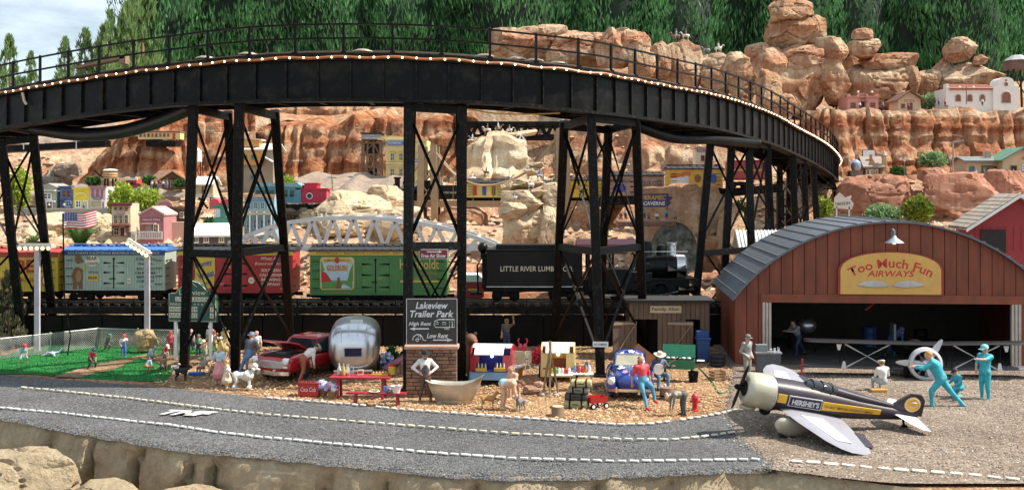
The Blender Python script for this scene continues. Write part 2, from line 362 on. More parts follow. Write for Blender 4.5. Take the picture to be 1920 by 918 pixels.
def pl_yard(n,rs):
    D=33.5+20*rs.rand(n)**1.6;x=rs.uniform(-13,10.2,n)*D/40;k=np.array([b>far_f(a)+.5 and a<tx(b) for a,b in zip(x,D)])
    return np.stack([x,D,np.full(n,.015)],1)[k]
grit('gravel_pebbles',17000,pl_yard,(.025,.075),isl('pebble',[(.2,.1,.05),(.42,.26,.13),(.36,.2,.1),(.6,.44,.26),(.3,.17,.09)]),3,'loose brown gravel pebbles covering the yard')
def pl_road(n,rs):
    x=rs.uniform(-19,6.8,n);t=rs.rand(n)**1.2;a=np.array([edge_f(v) for v in x]);b=np.array([far_f(v)+.4 for v in x]);return np.stack([x,a-.12+(b-a+.1)*t,np.full(n,.06)],1)
grit('asphalt_grit',16000,pl_road,(.014,.036),isl('grit',[(.05,.05,.05),(.11,.11,.11),(.16,.158,.156),(.22,.218,.215),(.08,.08,.08)]),4,'loose grey asphalt grit on the road surface')
def pl_tar(n,rs):
    D=27.5+17*rs.rand(n);x=rs.uniform(6.3,21,n);k=np.array([b>edge_f(a)-.1 and a>tx(b)-.2 for a,b in zip(x,D)]);return np.stack([x,D,np.full(n,.1)],1)[k]
grit('tarmac_pebbles',9000,pl_tar,(.015,.045),isl('tarmac_grit',[(.1,.075,.06),(.2,.16,.14),(.34,.29,.25),(.5,.46,.4),(.16,.12,.1)]),5,'loose grey brown grit on the hangar apron')
# ---- baseball field
GRS=pm((.015,.15,.03),.7,0,.35,3,.4,40,name='artificial_grass')
field=[(-260,700),(-260,640),(0,668),(60,655),(130,640),(185,628),(260,632),(345,640),(420,652),(440,662),(330,690),(310,716),(180,712),(60,702)]
m=MB();m.add([(*gp(a,b).xy,.03) for a,b in field],[tuple(range(len(field)))]);struct(m.fin('grass_field',GRS,fixn=False))
dirt=[(100,708),(140,695),(190,682),(240,672),(280,664),(345,668),(430,662),(400,676),(330,690),(300,684),(262,672),(235,684),(215,694),(180,700),(150,709)]
def inpoly(x,y,pl):
    c=False;j=len(pl)-1
    for i in range(len(pl)):
        if (pl[i][1]>y)!=(pl[j][1]>y) and x<(pl[j][0]-pl[i][0])*(y-pl[i][1])/(pl[j][1]-pl[i][1])+pl[i][0]:c= not c
        j=i
    return c
DIRT=granular('infield_dirt',(.22,.12,.06),(.33,.2,.11),(.45,.3,.18),9,.7)
m=MB();m.add([(*gp(a,b).xy,.045) for a,b in dirt],[tuple(range(len(dirt)))]);struct(m.fin('base_path',DIRT,fixn=False))
rs=np.random.RandomState(11);vs=[];fs=[]
while len(fs)<22000:
    a,b=rs.uniform(-20,440),rs.uniform(628,716)
    if not inpoly(a,b,field) or inpoly(a+rs.normal()*2,b+rs.normal(),dirt):continue
    p=gp(a,b);h=rs.uniform(.03,.07);an=rs.uniform(0,6.28);w=.014;dx,dy=math.cos(an)*w,math.sin(an)*w;k=len(vs);lx,ly=rs.normal()*.03,rs.normal()*.03
    vs+=[(p.x-dx,p.y-dy,.03),(p.x+dx,p.y+dy,.03),(p.x+lx,p.y+ly,.03+h)];fs.append((k,k+1,k+2))
m=MB();m.add(vs,fs);o=m.fin('grass_blades',leafmat('grass_blade',(.008,.10,.02),(.03,.3,.06),1,.2),fixn=False);tag(o,'short bright green artificial grass of the ball field',kind='stuff')
# ---- rock
ROCK_RED=rockmat('red_sandstone',[(.46,.19,.09),(.62,.40,.24),(.40,.15,.07),(.55,.27,.13),(.66,.50,.34)],.30,.8,.4,.9,pale=.8)
ROCK_TAN=rockmat('tan_sandstone',[(.58,.40,.25),(.50,.27,.15),(.64,.49,.33),(.46,.22,.12)],.22,.55,.35,.8)
ROCK_CRM=rockmat('cream_sandstone',[(.68,.55,.37),(.58,.43,.27),(.72,.62,.45)],.25,.3,.5,.5)
ROCK_PCH=rockmat('peach_sandstone',[(.58,.38,.23),(.50,.28,.16),(.62,.44,.28)],.15,.45,.5,.7)
ROCK_GRY=rockmat('grey_brown_rock',[(.30,.24,.19),(.40,.32,.25),(.34,.25,.18)],.2,.3,.4,.5)
ROCK_PNK=rockmat('pink_sandstone',[(.46,.28,.20),(.52,.33,.24),(.42,.20,.13)],.1,.45,.3,.5)
ROCK_FRT=rockmat('front_rock',[(.36,.28,.18),(.44,.36,.24),(.32,.24,.15)],.2,.2,.6,.6)
def fbm(p,o=4):
    s=0;a=1
    for _ in range(o):s+=a*noise.noise(p);p=p*2.03;a*=.5
    return s
def cliff(name,pts,mat,back=10,lean=.25,amp=.5,step=.26,rstep=.2,crack=(2.2,.5),ledges=(),seed=0,rise=.15,top_jit=.6,foot=1.0):
    rs=random.Random(seed);P=[(*at(a,b,D),at(a,c,D).z) for a,b,c,D in pts]   # x,y,ztop,zbot
    s=[0]
    for i in range(1,len(P)):s.append(s[-1]+math.hypot(P[i][0]-P[i-1][0],P[i][1]-P[i-1][1]))
    S=s[-1];n=max(4,int(S/step));cr=[];q=rs.uniform(0,crack[0])
    while q<S:cr.append((q,rs.uniform(.4,1)*crack[1],rs.uniform(-.15,.15)));q+=rs.uniform(.5,1.6)*crack[0]
    H=max(p[2]-p[3] for p in P);nr=max(5,int(H/rstep));nb=8;vs=[]
    for i in range(n+1):
        u=S*i/n;g=[float(np.interp(u,s,[p[k] for p in P])) for k in range(4)]
        e=.4;tx0=np.interp(u+e,s,[p[0] for p in P])-np.interp(u-e,s,[p[0] for p in P]);ty0=np.interp(u+e,s,[p[1] for p in P])-np.interp(u-e,s,[p[1] for p in P])
        l=math.hypot(tx0,ty0) or 1;nx,ny=ty0/l,-tx0/l
        cs=0
        zt=g[2]+top_jit*(noise.noise((u*.45,seed,0))+.5*noise.noise((u*1.3,seed,5)));zb=g[3]-foot;h=max(zt-zb,.5)
        for q,d,sl in cr:
            cs=max(cs,0)
        for r in range(nr+nb+1):
            if r<=nr:
                t=r/nr;z=zb+h*t;o=-lean*h*t;ck=0
                for q,d,sl in cr:
                    w=(u-q-sl*(z-zb)-.35*noise.noise((q,z*.5,seed)))/.17
                    if abs(w)<2.5:ck=max(ck,d*math.exp(-w*w))
                for lz,ld in ledges:
                    zz=(t-lz-.02*noise.noise((u*.3,lz*9,seed)))*h;o+=ld*(1/(1+math.exp(max(-40,min(40,zz*7)))))
                pv=Vector((g[0]*.5,g[1]*.5,z*.35+seed*7));ck*=1.5;dd=amp*fbm(pv)+amp*.3*fbm(Vector((u*1.2,z*3,seed)),2)-ck+.24*ridge(Vector((u*.9+seed,z*.12,0)))+.12*round(2*noise.noise((u*.08,z*1.5,seed)))+.06*ridge(Vector((u*2.6,z*.6,seed)))
                if t>.93:dd-=(t-.93)/.07*.35
                x=g[0]+nx*(o+dd);y=g[1]+ny*(o+dd)
            else:
                k=(r-nr)/nb;bk=-lean*h-.35-back*k**1.3;z=zt+rise*back*k+.25*noise.noise((g[0]*.4,k*4,seed));x=g[0]+nx*bk;y=g[1]+ny*bk
            vs.append((x,y,z))
    w=nr+nb+1;fs=[(i*w+r,(i+1)*w+r,(i+1)*w+r+1,i*w+r+1) for i in range(n) for r in range(w-1)]
    m=MB();m.add(vs,fs);return struct(m.fin(name,mat,smooth=1,fixn=False))
import bmesh
def ridge(p):return 1-abs(noise.noise(p))*2
def boulder_mesh(seed,blocky=.5,sub=5):
    bm=bmesh.new();bmesh.ops.create_icosphere(bm,subdivisions=sub,radius=1);rs=random.Random(seed);pl=[]
    for _ in range(18):
        v=Vector((rs.gauss(0,1),rs.gauss(0,1),rs.gauss(0,.7))).normalized();pl.append((v,rs.uniform(.60,.86)))
    e=3+6*blocky;sd_=Vector((seed*3.1,seed,0))
    for v in bm.verts:
        c=v.co.normalized();k=(abs(c.x)**e+abs(c.y)**e+abs(c.z)**e)**(-1/e);c=c*k*.86
        for q,d in pl:
            a=c.dot(q)-d
            if a>0:c-=q*a
        n_=c.normalized();wz=c.z+.12*noise.noise(c*1.3+sd_)
        cr=max(0,ridge(c*1.15+sd_)-.93)*1.6+max(0,ridge(Vector((wz*2.6,c.x*.2,seed)))-.94)*1.2
        c+=n_*(.07*fbm(c*1.7+sd_,5)+.02*fbm(c*9+sd_,2)-cr);v.co=c
    me=bpy.data.meshes.new('boulder');bm.to_mesh(me);bm.free()
    me.polygons.foreach_set('use_smooth',[True]*len(me.polygons));me.set_sharp_from_angle(angle=R(38));return me
_bm={};BSH=[boulder_mesh(i*13+2,(i%3)*.5) for i in range(8)]
def boulders(mat):
    if mat.name not in _bm:
        _bm[mat.name]=[x.copy() for x in BSH]
        for x in _bm[mat.name]:x.materials.append(mat)
    return _bm[mat.name]
def rocks(name,label,items,mat,cat='rock',group=None):
    """a pile of boulders read as one formation: items (px, py, w_px, h_px, D, depth_ratio)"""
    b=at(items[0][0],items[0][1]+items[0][3]/2,items[0][4]);root=th(name,label,cat,b,group=group)
    for i,it in enumerate(items):
        px,py,w,h,D=it[:5];dr=it[5] if len(it)>5 else .8;c=at(px,py,D)
        o=put('boulder',boulders(mat)[(i*3+int(px))%8],root,c-b);k=D/F;o.scale=(w*k/2*1.12,w*k/2*dr*1.1,h*k/2*1.12);o.rotation_euler=(0,0,random.uniform(-.5,.5))
    return root
# front rock face under the road
edge_pts=[]
vs=[];nr=26;xs=fr(-24,20,.22)
for x in xs:
    y0=edge_f(x)
    for r in range(nr+1):
        t=r/nr;z=.03-4.2*t;k=1-math.exp(-t*9)
        d=.12+.75*k*(.55+.5*fbm(Vector((x*.45,t*1.2,3)),3))+.35*fbm(Vector((x*1.3,z*1.4,8)),3)*k
        ck=0
        for q in (-14.2,-12.3,-10.6,-8.9,-8.1,-4.8,-3.2,-.7,2.2,4.1):ck=max(ck,.7*math.exp(-((x-q-.25*z-.3*noise.noise((q,z*1.2,0)))/.14)**2))
        vs.append((x,y0+.3-d+ck*k,z+(.05*noise.noise((x*3,0,0)) if r==0 else 0)))
w=nr+1;fs=[(i*w+r+1,(i+1)*w+r+1,(i+1)*w+r,i*w+r) for i in range(len(xs)-1) for r in range(nr)]
m=MB();m.add(vs,fs);struct(m.fin('rock_face',ROCK_FRT,smooth=2,fixn=False))
rocks('front_boulder','big pale boulder in the bottom left corner below the road',[(30,905,250,150,31,.8)],ROCK_FRT)
rocks('front_boulder','low flat topped boulder below the road beside the dark cleft',[(205,935,160,70,30.5,.8)],ROCK_FRT)
rocks('front_boulder','pale boulder sliver at bottom edge below the painted road letters',[(355,940,160,60,30,.7)],ROCK_FRT)
# hillside sheet passing through the feet of what stands on it
CTRL=[(0,540,57),(400,540,57),(800,540,57),(1200,540,57),(1500,520,57),(1900,540,57),(100,440,66),(260,445,64),(420,440,64),(700,470,62),(950,480,64),(1300,500,62),
        (130,394,80),(60,400,80),(500,395,70),(700,390,72),(860,410,72),(1130,420,72),(300,350,90),(480,350,90),(700,345,92),(860,345,90),(950,330,90),(1100,340,90),(1250,330,90),
        (1600,420,74),(1800,440,66),(1900,440,66),(1700,415,74),(1450,440,66),(1700,330,84),(1900,330,84),(1600,335,86),
        (100,270,100),(400,200,104),(800,200,104),(1100,190,104),(1300,190,106),(1500,205,116),(1700,205,116),(1900,205,116),
        (1520,340,97),(1600,340,97),(1700,340,97),(1800,340,97),(1900,340,97),(2000,340,97),(1600,332,90),(1800,332,90),(955,150,100),(1060,150,100),(1150,150,98),(1260,165,98),(1380,185,97),(200,165,135),(800,120,135),(1300,120,135),(1700,150,135),(1550,140,130),(1800,155,128),(0,180,135),(1900,150,135),(-300,440,66),(-300,150,130),(2200,440,66),(2200,150,130),(2200,540,57),(-300,540,57)]
CP=np.array([tuple(at(*c)) for c in CTRL])
def hill(x,y):
    d2=(CP[:,0]-x)**2*.5+(CP[:,1]-y)**2*1.6;w=1/(d2+1.0)**2.0;return float((w*CP[:,2]).sum()/w.sum())
xs=fr(-80,80,1.0);ys=fr(55.5,150,1.0);vs=[(x,y,hill(x,y)-.35+.25*noise.noise((x*.4,y*.4,0)) if y>56 else -.6) for x in xs for y in ys];w=len(ys)
m=MB();m.add(vs,[(i*w+j,(i+1)*w+j,(i+1)*w+j+1,i*w+j+1) for i in range(len(xs)-1) for j in range(w-1)]);struct(m.fin('hillside',ROCK_TAN,smooth=3,fixn=False))
m=MB();m.add([(-900,140,3),(900,140,3),(900,1500,3),(-900,1500,3)],[(0,1,2,3)]);struct(m.fin('ground_beyond',pm((.12,.13,.06),.9,name='far_ground'),fixn=False))
m=MB();m.add([(-900,-300,-4.2),(900,-300,-4.2),(900,60,-4.2),(-900,60,-4.2)],[(0,1,2,3)]);struct(m.fin('path',pm((.3,.26,.22),.9,0,.2,1,.2,name='concrete_path'),fixn=False))
# cliffs, left to right and back to front
cliff('cliff',[(-120,240,345,98),(40,262,345,97),(120,268,345,96),(200,255,345,97)],ROCK_GRY,14,.3,.9,seed=2,crack=(5,.5))
cliff('cliff',[(165,300,362,93),(190,262,362,91),(230,225,362,90),(300,215,362,90),(345,205,362,91),(400,200,362,92),(480,185,362,93)],ROCK_RED,10,.18,.35,seed=3,ledges=((.35,.6),(.62,.5),(.85,.4)),crack=(2.4,.35))
cliff('cliff',[(330,196,300,103),(430,190,300,102),(560,190,300,102),(760,196,300,102),(900,190,300,104),(1010,190,300,104)],ROCK_TAN,10,.2,.6,seed=4,crack=(3,.6))
cliff('cliff',[(440,262,362,95),(480,238,362,94),(560,228,362,94),(620,234,362,94),(700,216,362,93),(760,222,362,93),(860,214,362,93),(905,220,362,94)],ROCK_RED,7,.12,.3,seed=5,ledges=((.30,.45),(.55,.55),(.80,.35)),crack=(1.7,.45),top_jit=.9)
cliff('cliff',[(846,268,380,88),(862,258,380,86),(900,255,380,85),(950,257,380,85),(1000,270,380,85),(1030,300,380,87)],ROCK_CRM,5,.25,.45,seed=6,ledges=((.55,.8),(.3,.6)),crack=(2,.4))
cliff('cliff',[(1010,300,400,94),(1060,240,400,93),(1120,215,400,92),(1200,205,400,92),(1290,220,400,92),(1400,250,400,93),(1500,280,400,94)],ROCK_TAN,9,.25,.6,seed=7,ledges=((.45,.9),(.7,.6)),crack=(3.5,.5))
cliff('cliff',[(1440,290,350,103),(1500,206,350,101),(1560,200,350,100),(1650,203,350,100),(1740,206,350,100),(1800,198,350,100),(1860,206,350,100),(2000,200,350,100),(2200,190,350,100)],ROCK_RED,18,.2,.35,seed=8,ledges=((.18,.9),(.33,.7),(.55,.55),(.9,.25)),crack=(1.5,.4),rise=0.02,top_jit=.4)
cliff('cliff',[(500,350,420,76),(620,360,420,75),(760,352,420,75)],ROCK_GRY,8,.2,.5,seed=9,crack=(2,.4))
cliff('cliff',[(1540,345,440,86),(1600,330,440,84),(1700,328,440,83),(1800,326,440,82),(1920,324,440,82),(2100,324,440,82)],ROCK_PNK,14,.1,.3,seed=10,crack=(6,.4),rise=.0,top_jit=.15)
cliff('cliff',[(40,362,460,86),(110,352,460,85),(200,352,460,84),(330,356,460,84),(400,372,460,84),(470,380,460,84)],ROCK_GRY,8,.2,.5,seed=12,crack=(3,.5),rise=.05)
# boulder formations
rocks('rock_outcrop','long pale pink rock outcrop showing above the bridge deck',[(955,88,110,75,100),(1010,85,110,78,101),(1070,90,110,72,100),(1130,95,120,70,100),(1165,80,80,52,98)],ROCK_TAN)
rocks('rock_outcrop','twin pointed pale rock blocks above the bridge, right of the long outcrop',[(1145,92,66,76,96,.9),(1185,90,70,74,96.5,.9),(1200,120,60,60,95)],ROCK_TAN)
rocks('rock_outcrop','rounded orange boulder with mounted riders on its crest',[(1270,124,98,108,98),(1235,112,48,76,97),(1215,130,60,50,97),(1335,136,80,74,98)],ROCK_TAN)
rocks('rock_outcrop','lumpy boulders below the tall rock tower behind the railing',[(1375,125,62,62,97),(1390,150,70,80,96),(1438,165,60,76,95),(1345,160,70,60,97),(1460,205,70,60,94)],ROCK_TAN)
rocks('rock_tower','tallest stacked rock tower rising before the dark hedge',[(1495,150,170,150,112),(1480,62,112,70,112),(1478,18,98,52,112),(1525,55,50,60,112),(1420,100,50,40,111),(1440,130,80,90,110),(1560,100,66,62,110),(1565,155,72,90,110),(1500,110,110,60,111)],ROCK_TAN)
rocks('rock_stack','middle rock stack with a round cap boulder before hedge',[(1640,170,150,100,112),(1621,93,68,42,111),(1616,64,42,26,111),(1660,125,110,52,112),(1690,160,56,90,111),(1600,150,50,110,113),(1712,152,30,56,110)],ROCK_TAN)
rocks('rock_stack','right rock stack with a square block on top',[(1815,148,150,66,112),(1800,95,64,48,111),(1800,74,30,12,111),(1838,112,34,22,110),(1740,160,56,60,111),(1770,140,44,60,112),(1860,165,70,60,113)],ROCK_TAN)
rocks('rock_pillar','pale carved rock pillar with tiny riders behind the tender',[(1000,425,118,110,66,.7),(972,430,62,100,65,.8),(1030,430,56,105,65,.8),(985,380,96,48,65.5,.8),(1038,372,50,60,65.5,.8),(1010,362,100,34,66,.7),(985,345,78,20,66),(1000,322,40,20,66.5),(1005,310,34,12,66.5),(960,395,60,34,64.5,.8),(955,352,34,26,66)],ROCK_CRM)
rocks('cavern_rock','large orange brown rock mound with the cavern sign and ledge',[(1290,440,200,190,63.5,.45),(1350,470,120,170,63,.5),(1240,480,120,160,64,.5),(1270,375,140,66,65,.6),(1370,440,60,130,62,.6)],ROCK_PCH)
rocks('large_boulder','wide reddish boulder wall behind the green conifer bush',[(1640,380,150,110,79,.5),(1600,360,70,60,80,.6),(1700,395,110,80,79,.5)],ROCK_PNK)
rocks('large_boulder','biggest smooth pink boulder right of the conifer bush',[(1810,378,200,110,78,.5),(1880,370,120,110,79,.5)],ROCK_PNK)
rocks('large_boulder','tilted block boulder perched on the rock ledge',[(1750,327,62,30,79,.7)],ROCK_PNK)
rocks('large_boulder','grey rounded boulder pair on the hill behind storefronts',[(125,325,60,44,86),(105,335,60,40,86),(90,345,50,30,85)],ROCK_GRY)
rocks('large_boulder','white boulders below the town left of the flag',[(95,425,80,60,70),(60,445,90,60,69),(170,428,60,66,69)],ROCK_CRM)
rocks('large_boulder','grey white boulder under the flag beside hotel',[(190,432,70,70,68,.8),(215,450,60,36,67)],ROCK_CRM)
rocks('rock_block','tan rock block behind the silver arch bridge',[(660,400,170,90,68,.6),(720,385,90,80,69,.6),(600,420,110,80,68,.6),(740,430,120,90,67.5,.6)],ROCK_CRM)
rocks('rock_block','rubble rock face below the suspension bridge deck',[(860,420,110,80,72,.5),(1090,440,90,120,72,.6),(1080,470,80,70,68,.6),(1150,430,100,110,74,.6)],ROCK_TAN)
rocks('rock_block','low rocks beside the red caboose',[(690,362,110,44,80,.6),(760,365,100,40,80,.6),(640,375,70,30,79,.6)],ROCK_GRY)
def pl_hill(n,rs):
    out=[]
    for _ in range(n):
        D=57+38*rs.rand();x=rs.uniform(-1,1)*D*.47;out.append((x,D,hill(x,D)-.3))
    return out
grit('hillside_rubble',5200,pl_hill,(.06,.34),isl('rubble',[(.5,.36,.24),(.42,.24,.14),(.6,.48,.34),(.36,.27,.2),(.55,.34,.2)]),21,'loose broken stones scattered over the hillside',.7)
# ---- vegetation
def sprig_crown(seed,H,rad,n,sl,sw,mat,lumps=1.0,tip=.7):
    rs=np.random.RandomState(seed);vs=[];fs=[];nc=max(12,n//38);T=rs.rand(nc);A=rs.uniform(0,6.283,nc);K=rs.uniform(.80,1.12,nc)
    for i in range(n):
        j=rs.randint(nc);t=min(.995,max(.005,T[j]+rs.normal()*.02));a=A[j]+rs.normal()*.13;z=H*t
        prof=min(1,(1-t)/tip+.03)**.75*min(1,t*8+.35);lump=1+.3*lumps*noise.noise((math.cos(a)*1.6+seed,math.sin(a)*1.6,z*.16))
        r=rad*prof*lump*K[j]*(1-.22*rs.rand()**2);p=Vector((r*math.cos(a),r*math.sin(a),z))
        out=Vector((math.cos(a),math.sin(a),0));d=(Vector((0,0,1))+out*rs.uniform(-.05,.45)+Vector(rs.normal(0,.18,3))).normalized()
        s=Vector((-math.sin(a),math.cos(a),0))+Vector(rs.normal(0,.6,3));s=(s-d*s.dot(d)).normalized();l=sl*rs.uniform(.5,1.3);w=sw*rs.uniform(.6,1.3)
        k=len(vs);vs+=[p,p+d*l*.45+s*w,p+d*l,p+d*l*.45-s*w];fs.append((k,k+1,k+2,k+3))
    m=MB();m.add(vs,fs);return m.mesh('crown',mat)
HEDGE=leafmat('cypress_foliage',(.018,.075,.025),(.12,.30,.11),.25,.35)
HEDGE2=leafmat('pale_cypress_foliage',(.09,.18,.06),(.28,.40,.16),.3,.45)
trunk_m=MB();trunk_m.tube([(0,0,-2),(.1,0,6),(0,.1,22)],[.6,.45,.12],8);TRK=trunk_m.mesh('trunk',WOOD,3)
hm=[sprig_crown(s,34,6.6,17000,1.0,.1,HEDGE,1.5,.35) for s in (1,2,3)]
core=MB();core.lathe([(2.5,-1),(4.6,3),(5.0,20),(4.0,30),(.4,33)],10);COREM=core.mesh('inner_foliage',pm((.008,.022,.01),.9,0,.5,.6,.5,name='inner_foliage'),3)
HL=['cypress left end of the tall hedge, lit on its left flank','cypress with a brown dead patch near hedge left end']
def cyp(px,D,zb,me,label,sc=1,core_=True,group='cypress trees of the hedge',rz=0):
    p=at(px,100,D);r=th('cypress_tree',label,'tree',(p.x,D,zb),rz,sc,group);put('trunk',TRK if core_ else TRKS,r);put('crown',me,r)
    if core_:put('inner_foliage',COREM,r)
    return r
k=0
pxs=list(range(330,2000,105));names=['first','second','third','fourth','fifth','sixth','seventh','eighth','ninth','tenth','eleventh','twelfth','thirteenth','fourteenth','fifteenth','sixteenth']
for i,px in enumerate(pxs):
    cyp(px+random.uniform(-12,12),142+random.uniform(-3,4),8+random.uniform(-1,2),hm[i%3],'%s dark green cypress of the hedge counted from the sky gap'%names[i],1+random.uniform(-.04,.12),rz=random.uniform(0,6))
lm=[sprig_crown(s,12,1.9,4200,.75,.08,HEDGE2,2.4,.7) for s in (5,6)]
trunk_s=MB();trunk_s.tube([(0,0,-3),(0,0,6),(.05,0,10)],[.3,.2,.04],6);TRKS=trunk_s.mesh('trunk',WOOD,3)
for px,D,top,sc,lab in [(18,130,72,.85,'small pale cypress at the far left edge before the sky'),(58,132,100,.55,'shortest pale cypress between two taller ones, left sky'),(122,133,75,.75,'thin pale cypress above the left railing, alone against sky'),
        (160,128,60,.85,'pale cypress right of the lone thin one'),(205,127,28,1.1,'medium pale cypress in the middle of the left tree line'),(240,128,12,1.25,'sunlit yellow green cypress beside the tall hedge'),(268,130,-20,1.5,'tall lit cypress touching the left end of the hedge'),(185,131,90,.8,'low cypress tucked behind the left tree line'),(225,131,60,1,'bushy cypress low behind the sunlit one')]:
    H=12*sc;z=at(px,top,D).z-H;cyp(px,D,z,lm[int(px)%2],lab,sc,False,'pale cypress trees on the left',rz=px)
def leaf_crown(seed,r,n,ls,mat,up=.3):
    rs=np.random.RandomState(seed);vs=[];fs=[]
    for i in range(n):
        d=Vector(rs.normal(0,1,3)).normalized();lump=1+.32*noise.noise(d*2.1+Vector((seed,0,0)))+.15*noise.noise(d*5)
        k=(rs.rand()**.35)*lump;p=Vector((d.x*r[0],d.y*r[1],d.z*r[2]))*k
        a=(d*.6+Vector(rs.normal(0,.6,3))+Vector((0,0,up))).normalized();s,b=frame_of(a);l=ls*rs.uniform(.6,1.4);w=l*.3;s=(s*math.cos(i)+b*math.sin(i))
        q=len(vs);vs+=[p,p+a*l*.5+s*w,p+a*l,p+a*l*.5-s*w];fs.append((q,q+1,q+2,q+3))
    m=MB();m.add(vs,fs);return m.mesh('crown',mat)
YG=leafmat('yellow_green_leaf',(.11,.2,.02),(.42,.5,.07),1.2,.3);DG=leafmat('dark_green_leaf',(.02,.07,.015),(.08,.18,.04),1.2,.2)
PG=leafmat('pale_green_leaf',(.1,.2,.08),(.32,.45,.22),1.2,.3);GY=leafmat('golden_conifer_leaf',(.04,.11,.01),(.30,.32,.05),1.,.2)
def bush(px,py,D,w,h,mat,label,n=1800,ls=.22,up=.3,name='bush',cat='bush',group=None):
    k=D/F;b=at(px,py+h/2,D);r=th(name,label,cat,b,group=group);W,H=w*k/2,h*k/2
    me=leaf_crown(int(px*7+py),(W*.95,W*.8,H*.95),n,ls,mat,up);o=put('crown',me,r,(0,0,H))
    m=MB();m.tube([(0,0,-.4),(.03,0,H*.6),(0,0,H*1.3)],[.1*W+.04,.08*W+.03,.02],6);m.fin('trunk',WOOD,r);return r
bush(232,382,74,58,78,YG,'yellow green bush behind the tan hotel',2400)
bush(275,385,73,62,72,YG,'round yellow green bush between hotel and pink house',2400)
bush(35,355,76,46,80,YG,'yellow green tree behind leftmost trestle tower',2000)
bush(537,352,74,40,42,YG,'round lime bush above the teal coach',1600)
bush(1721,395,70,56,54,GY,'upright golden green conifer bush above the hangar roof',3000,.2,.9)
bush(1655,405,71,66,40,PG,'pale green spreading bush left of the conifer above hangar',2400,.22)
bush(1545,392,76,30,40,YG,'small light bush behind trestle by the drive in sign',900)
bush(1385,410,66,44,66,DG,'dark green bush beside the cavern mound',1800)
bush(1568,188,112,36,24,DG,'dark round bush left of the pink adobe on top cliff',900,.3)
bush(1655,190,110,16,20,YG,'small bush between pink and tan buildings on top cliff',400,.3)
bush(1742,192,108,40,26,PG,'leafy bush right of the tan building on top cliff',900,.3)
bush(1750,300,98,50,26,PG,'wide green bush under the red cliff, right of lamp post',1200,.3)
bush(1683,324,86,26,20,DG,'low dark green shrub beside the lamp post on the ledge',700,.25)
bush(175,340,84,26,14,DG,'green shrub left of the barrel tank',600,.2)
bush(280,338,86,28,14,DG,'green shrub left of the log cabin',600,.2)
bush(338,344,85,26,12,DG,'green shrub right of the log cabin',600,.2)
bush(587,346,86,30,12,DG,'low green shrub at the foot of the red cliff',600,.2)
bush(640,342,87,30,14,DG,'low green shrub beside the solar panel',600,.2)
bush(395,425,63,22,30,DG,'thin dark plant beside the green building',700,.2)
# cactus-like conifer by left tower and fern under the flag
r=th('conifer_tree','dry brown green conifer behind the left trestle leg','tree',gp(18,655));DC=leafmat('dry_conifer',(.05,.05,.025),(.2,.18,.1),1.5,.2)
put('crown',sprig_crown(9,3.5,.85,2600,.3,.05,DC,1.5,.8),r);m=MB();m.tube([(0,0,-.2),(0,0,2.6)],[.1,.03],6);m.fin('trunk',WOOD,r)
def fern(px,py,D,w,label,mat,n=16):
    k=D/F;b=at(px,py,D);r=th('fern',label,'plant',b);m=MB();rs=random.Random(px)
    for i in range(n):
        a=6.283*i/n+rs.uniform(-.2,.2);L=w*k/2*rs.uniform(.7,1.1);hgt=L*rs.uniform(.5,.9)
        pts=[Vector((math.cos(a)*L*t,math.sin(a)*L*t,hgt*math.sin(t*2.2))) for t in (0,.2,.4,.6,.8,1)];s=Vector((-math.sin(a),math.cos(a),.2))
        for j in range(5):
            for q in range(4):
                p=pts[j].lerp(pts[j+1],q/4);wd=L*.22*(1-(j+q/4)/5.2)
                for sg in (-1,1):
                    e=p+s*sg*wd+(pts[j+1]-pts[j])*.6;c=p+(pts[j+1]-pts[j])*.3;m.add([p,e,c],[(0,1,2)])
    m.fin('frond',mat,r,fixn=False)
fern(150,462,60,120,'spreading green fern under the flag',DG,18)
fern(60,462,61,70,'small green fern left of the flagpole',DG,12)
# ================================================================ THE HIGH GIRDER BRIDGE
def cat_rom(P,step):
    P=[Vector(p) for p in P];out=[]
    for i in range(len(P)-1):
        a,b,c,d=P[max(i-1,0)],P[i],P[i+1],P[min(i+2,len(P)-1)];n=max(1,int((c-b).length/step))
        for k in range(n):
            t=k/n;out.append(.5*((2*b)+(c-a)*t+(2*a-5*b+4*c-d)*t*t+(3*b-a-3*c+d)*t**3))
    out.append(P[-1]);return out
GX=[(-260,236,300,53),(-120,206,274,50),(0,179,244,47.5),(80,164,230,46),(168,150,216,44.5),(250,138,206,43.5),(329,129,198,42.6),(420,119,195,41.8),(520,112.5,191,41.2),(640,110,190,41),(760,111,191.5,41),(880,117,194,41.2),(993,127,200,41.8),(1107,139,213,43),(1180,151,221,45),(1271,168,233,48.3),(1332,179,242,51.2),(1400,199,259,55.5),(1450,219,274,59.5),(1485,239,289,63.5),(1520,257,306,69),(1546,273,322,74.5),(1564,290,336,81),(1570,303,345,88),(1562,312,350,95),(1535,316,350,102),(1480,316,348,107)]
TOPL=cat_rom([at(a,b,D) for a,b,c,D in GX],.3);BOTL=cat_rom([at(a,c,D) for a,b,c,D in GX],.3)
nP=min(len(TOPL),len(BOTL));TOPL=TOPL[:nP];Hs=[]
_tx=[at(a,b,D) for a,b,c,D in GX];_s=[0]
for i in range(1,len(_tx)):_s.append(_s[-1]+(_tx[i]-_tx[i-1]).length)
_h=[(c-b)*D/F for a,b,c,D in GX]
ARC=[0]
for i in range(1,nP):ARC.append(ARC[-1]+(TOPL[i]-TOPL[i-1]).length)
Hs=[float(np.interp(u,_s,_h)) for u in ARC]
NRM=[]
for i in range(nP):
    d=TOPL[min(i+1,nP-1)]-TOPL[max(i-1,0)];d.z=0;d.normalize();NRM.append(Vector((d.y,-d.x,0)))
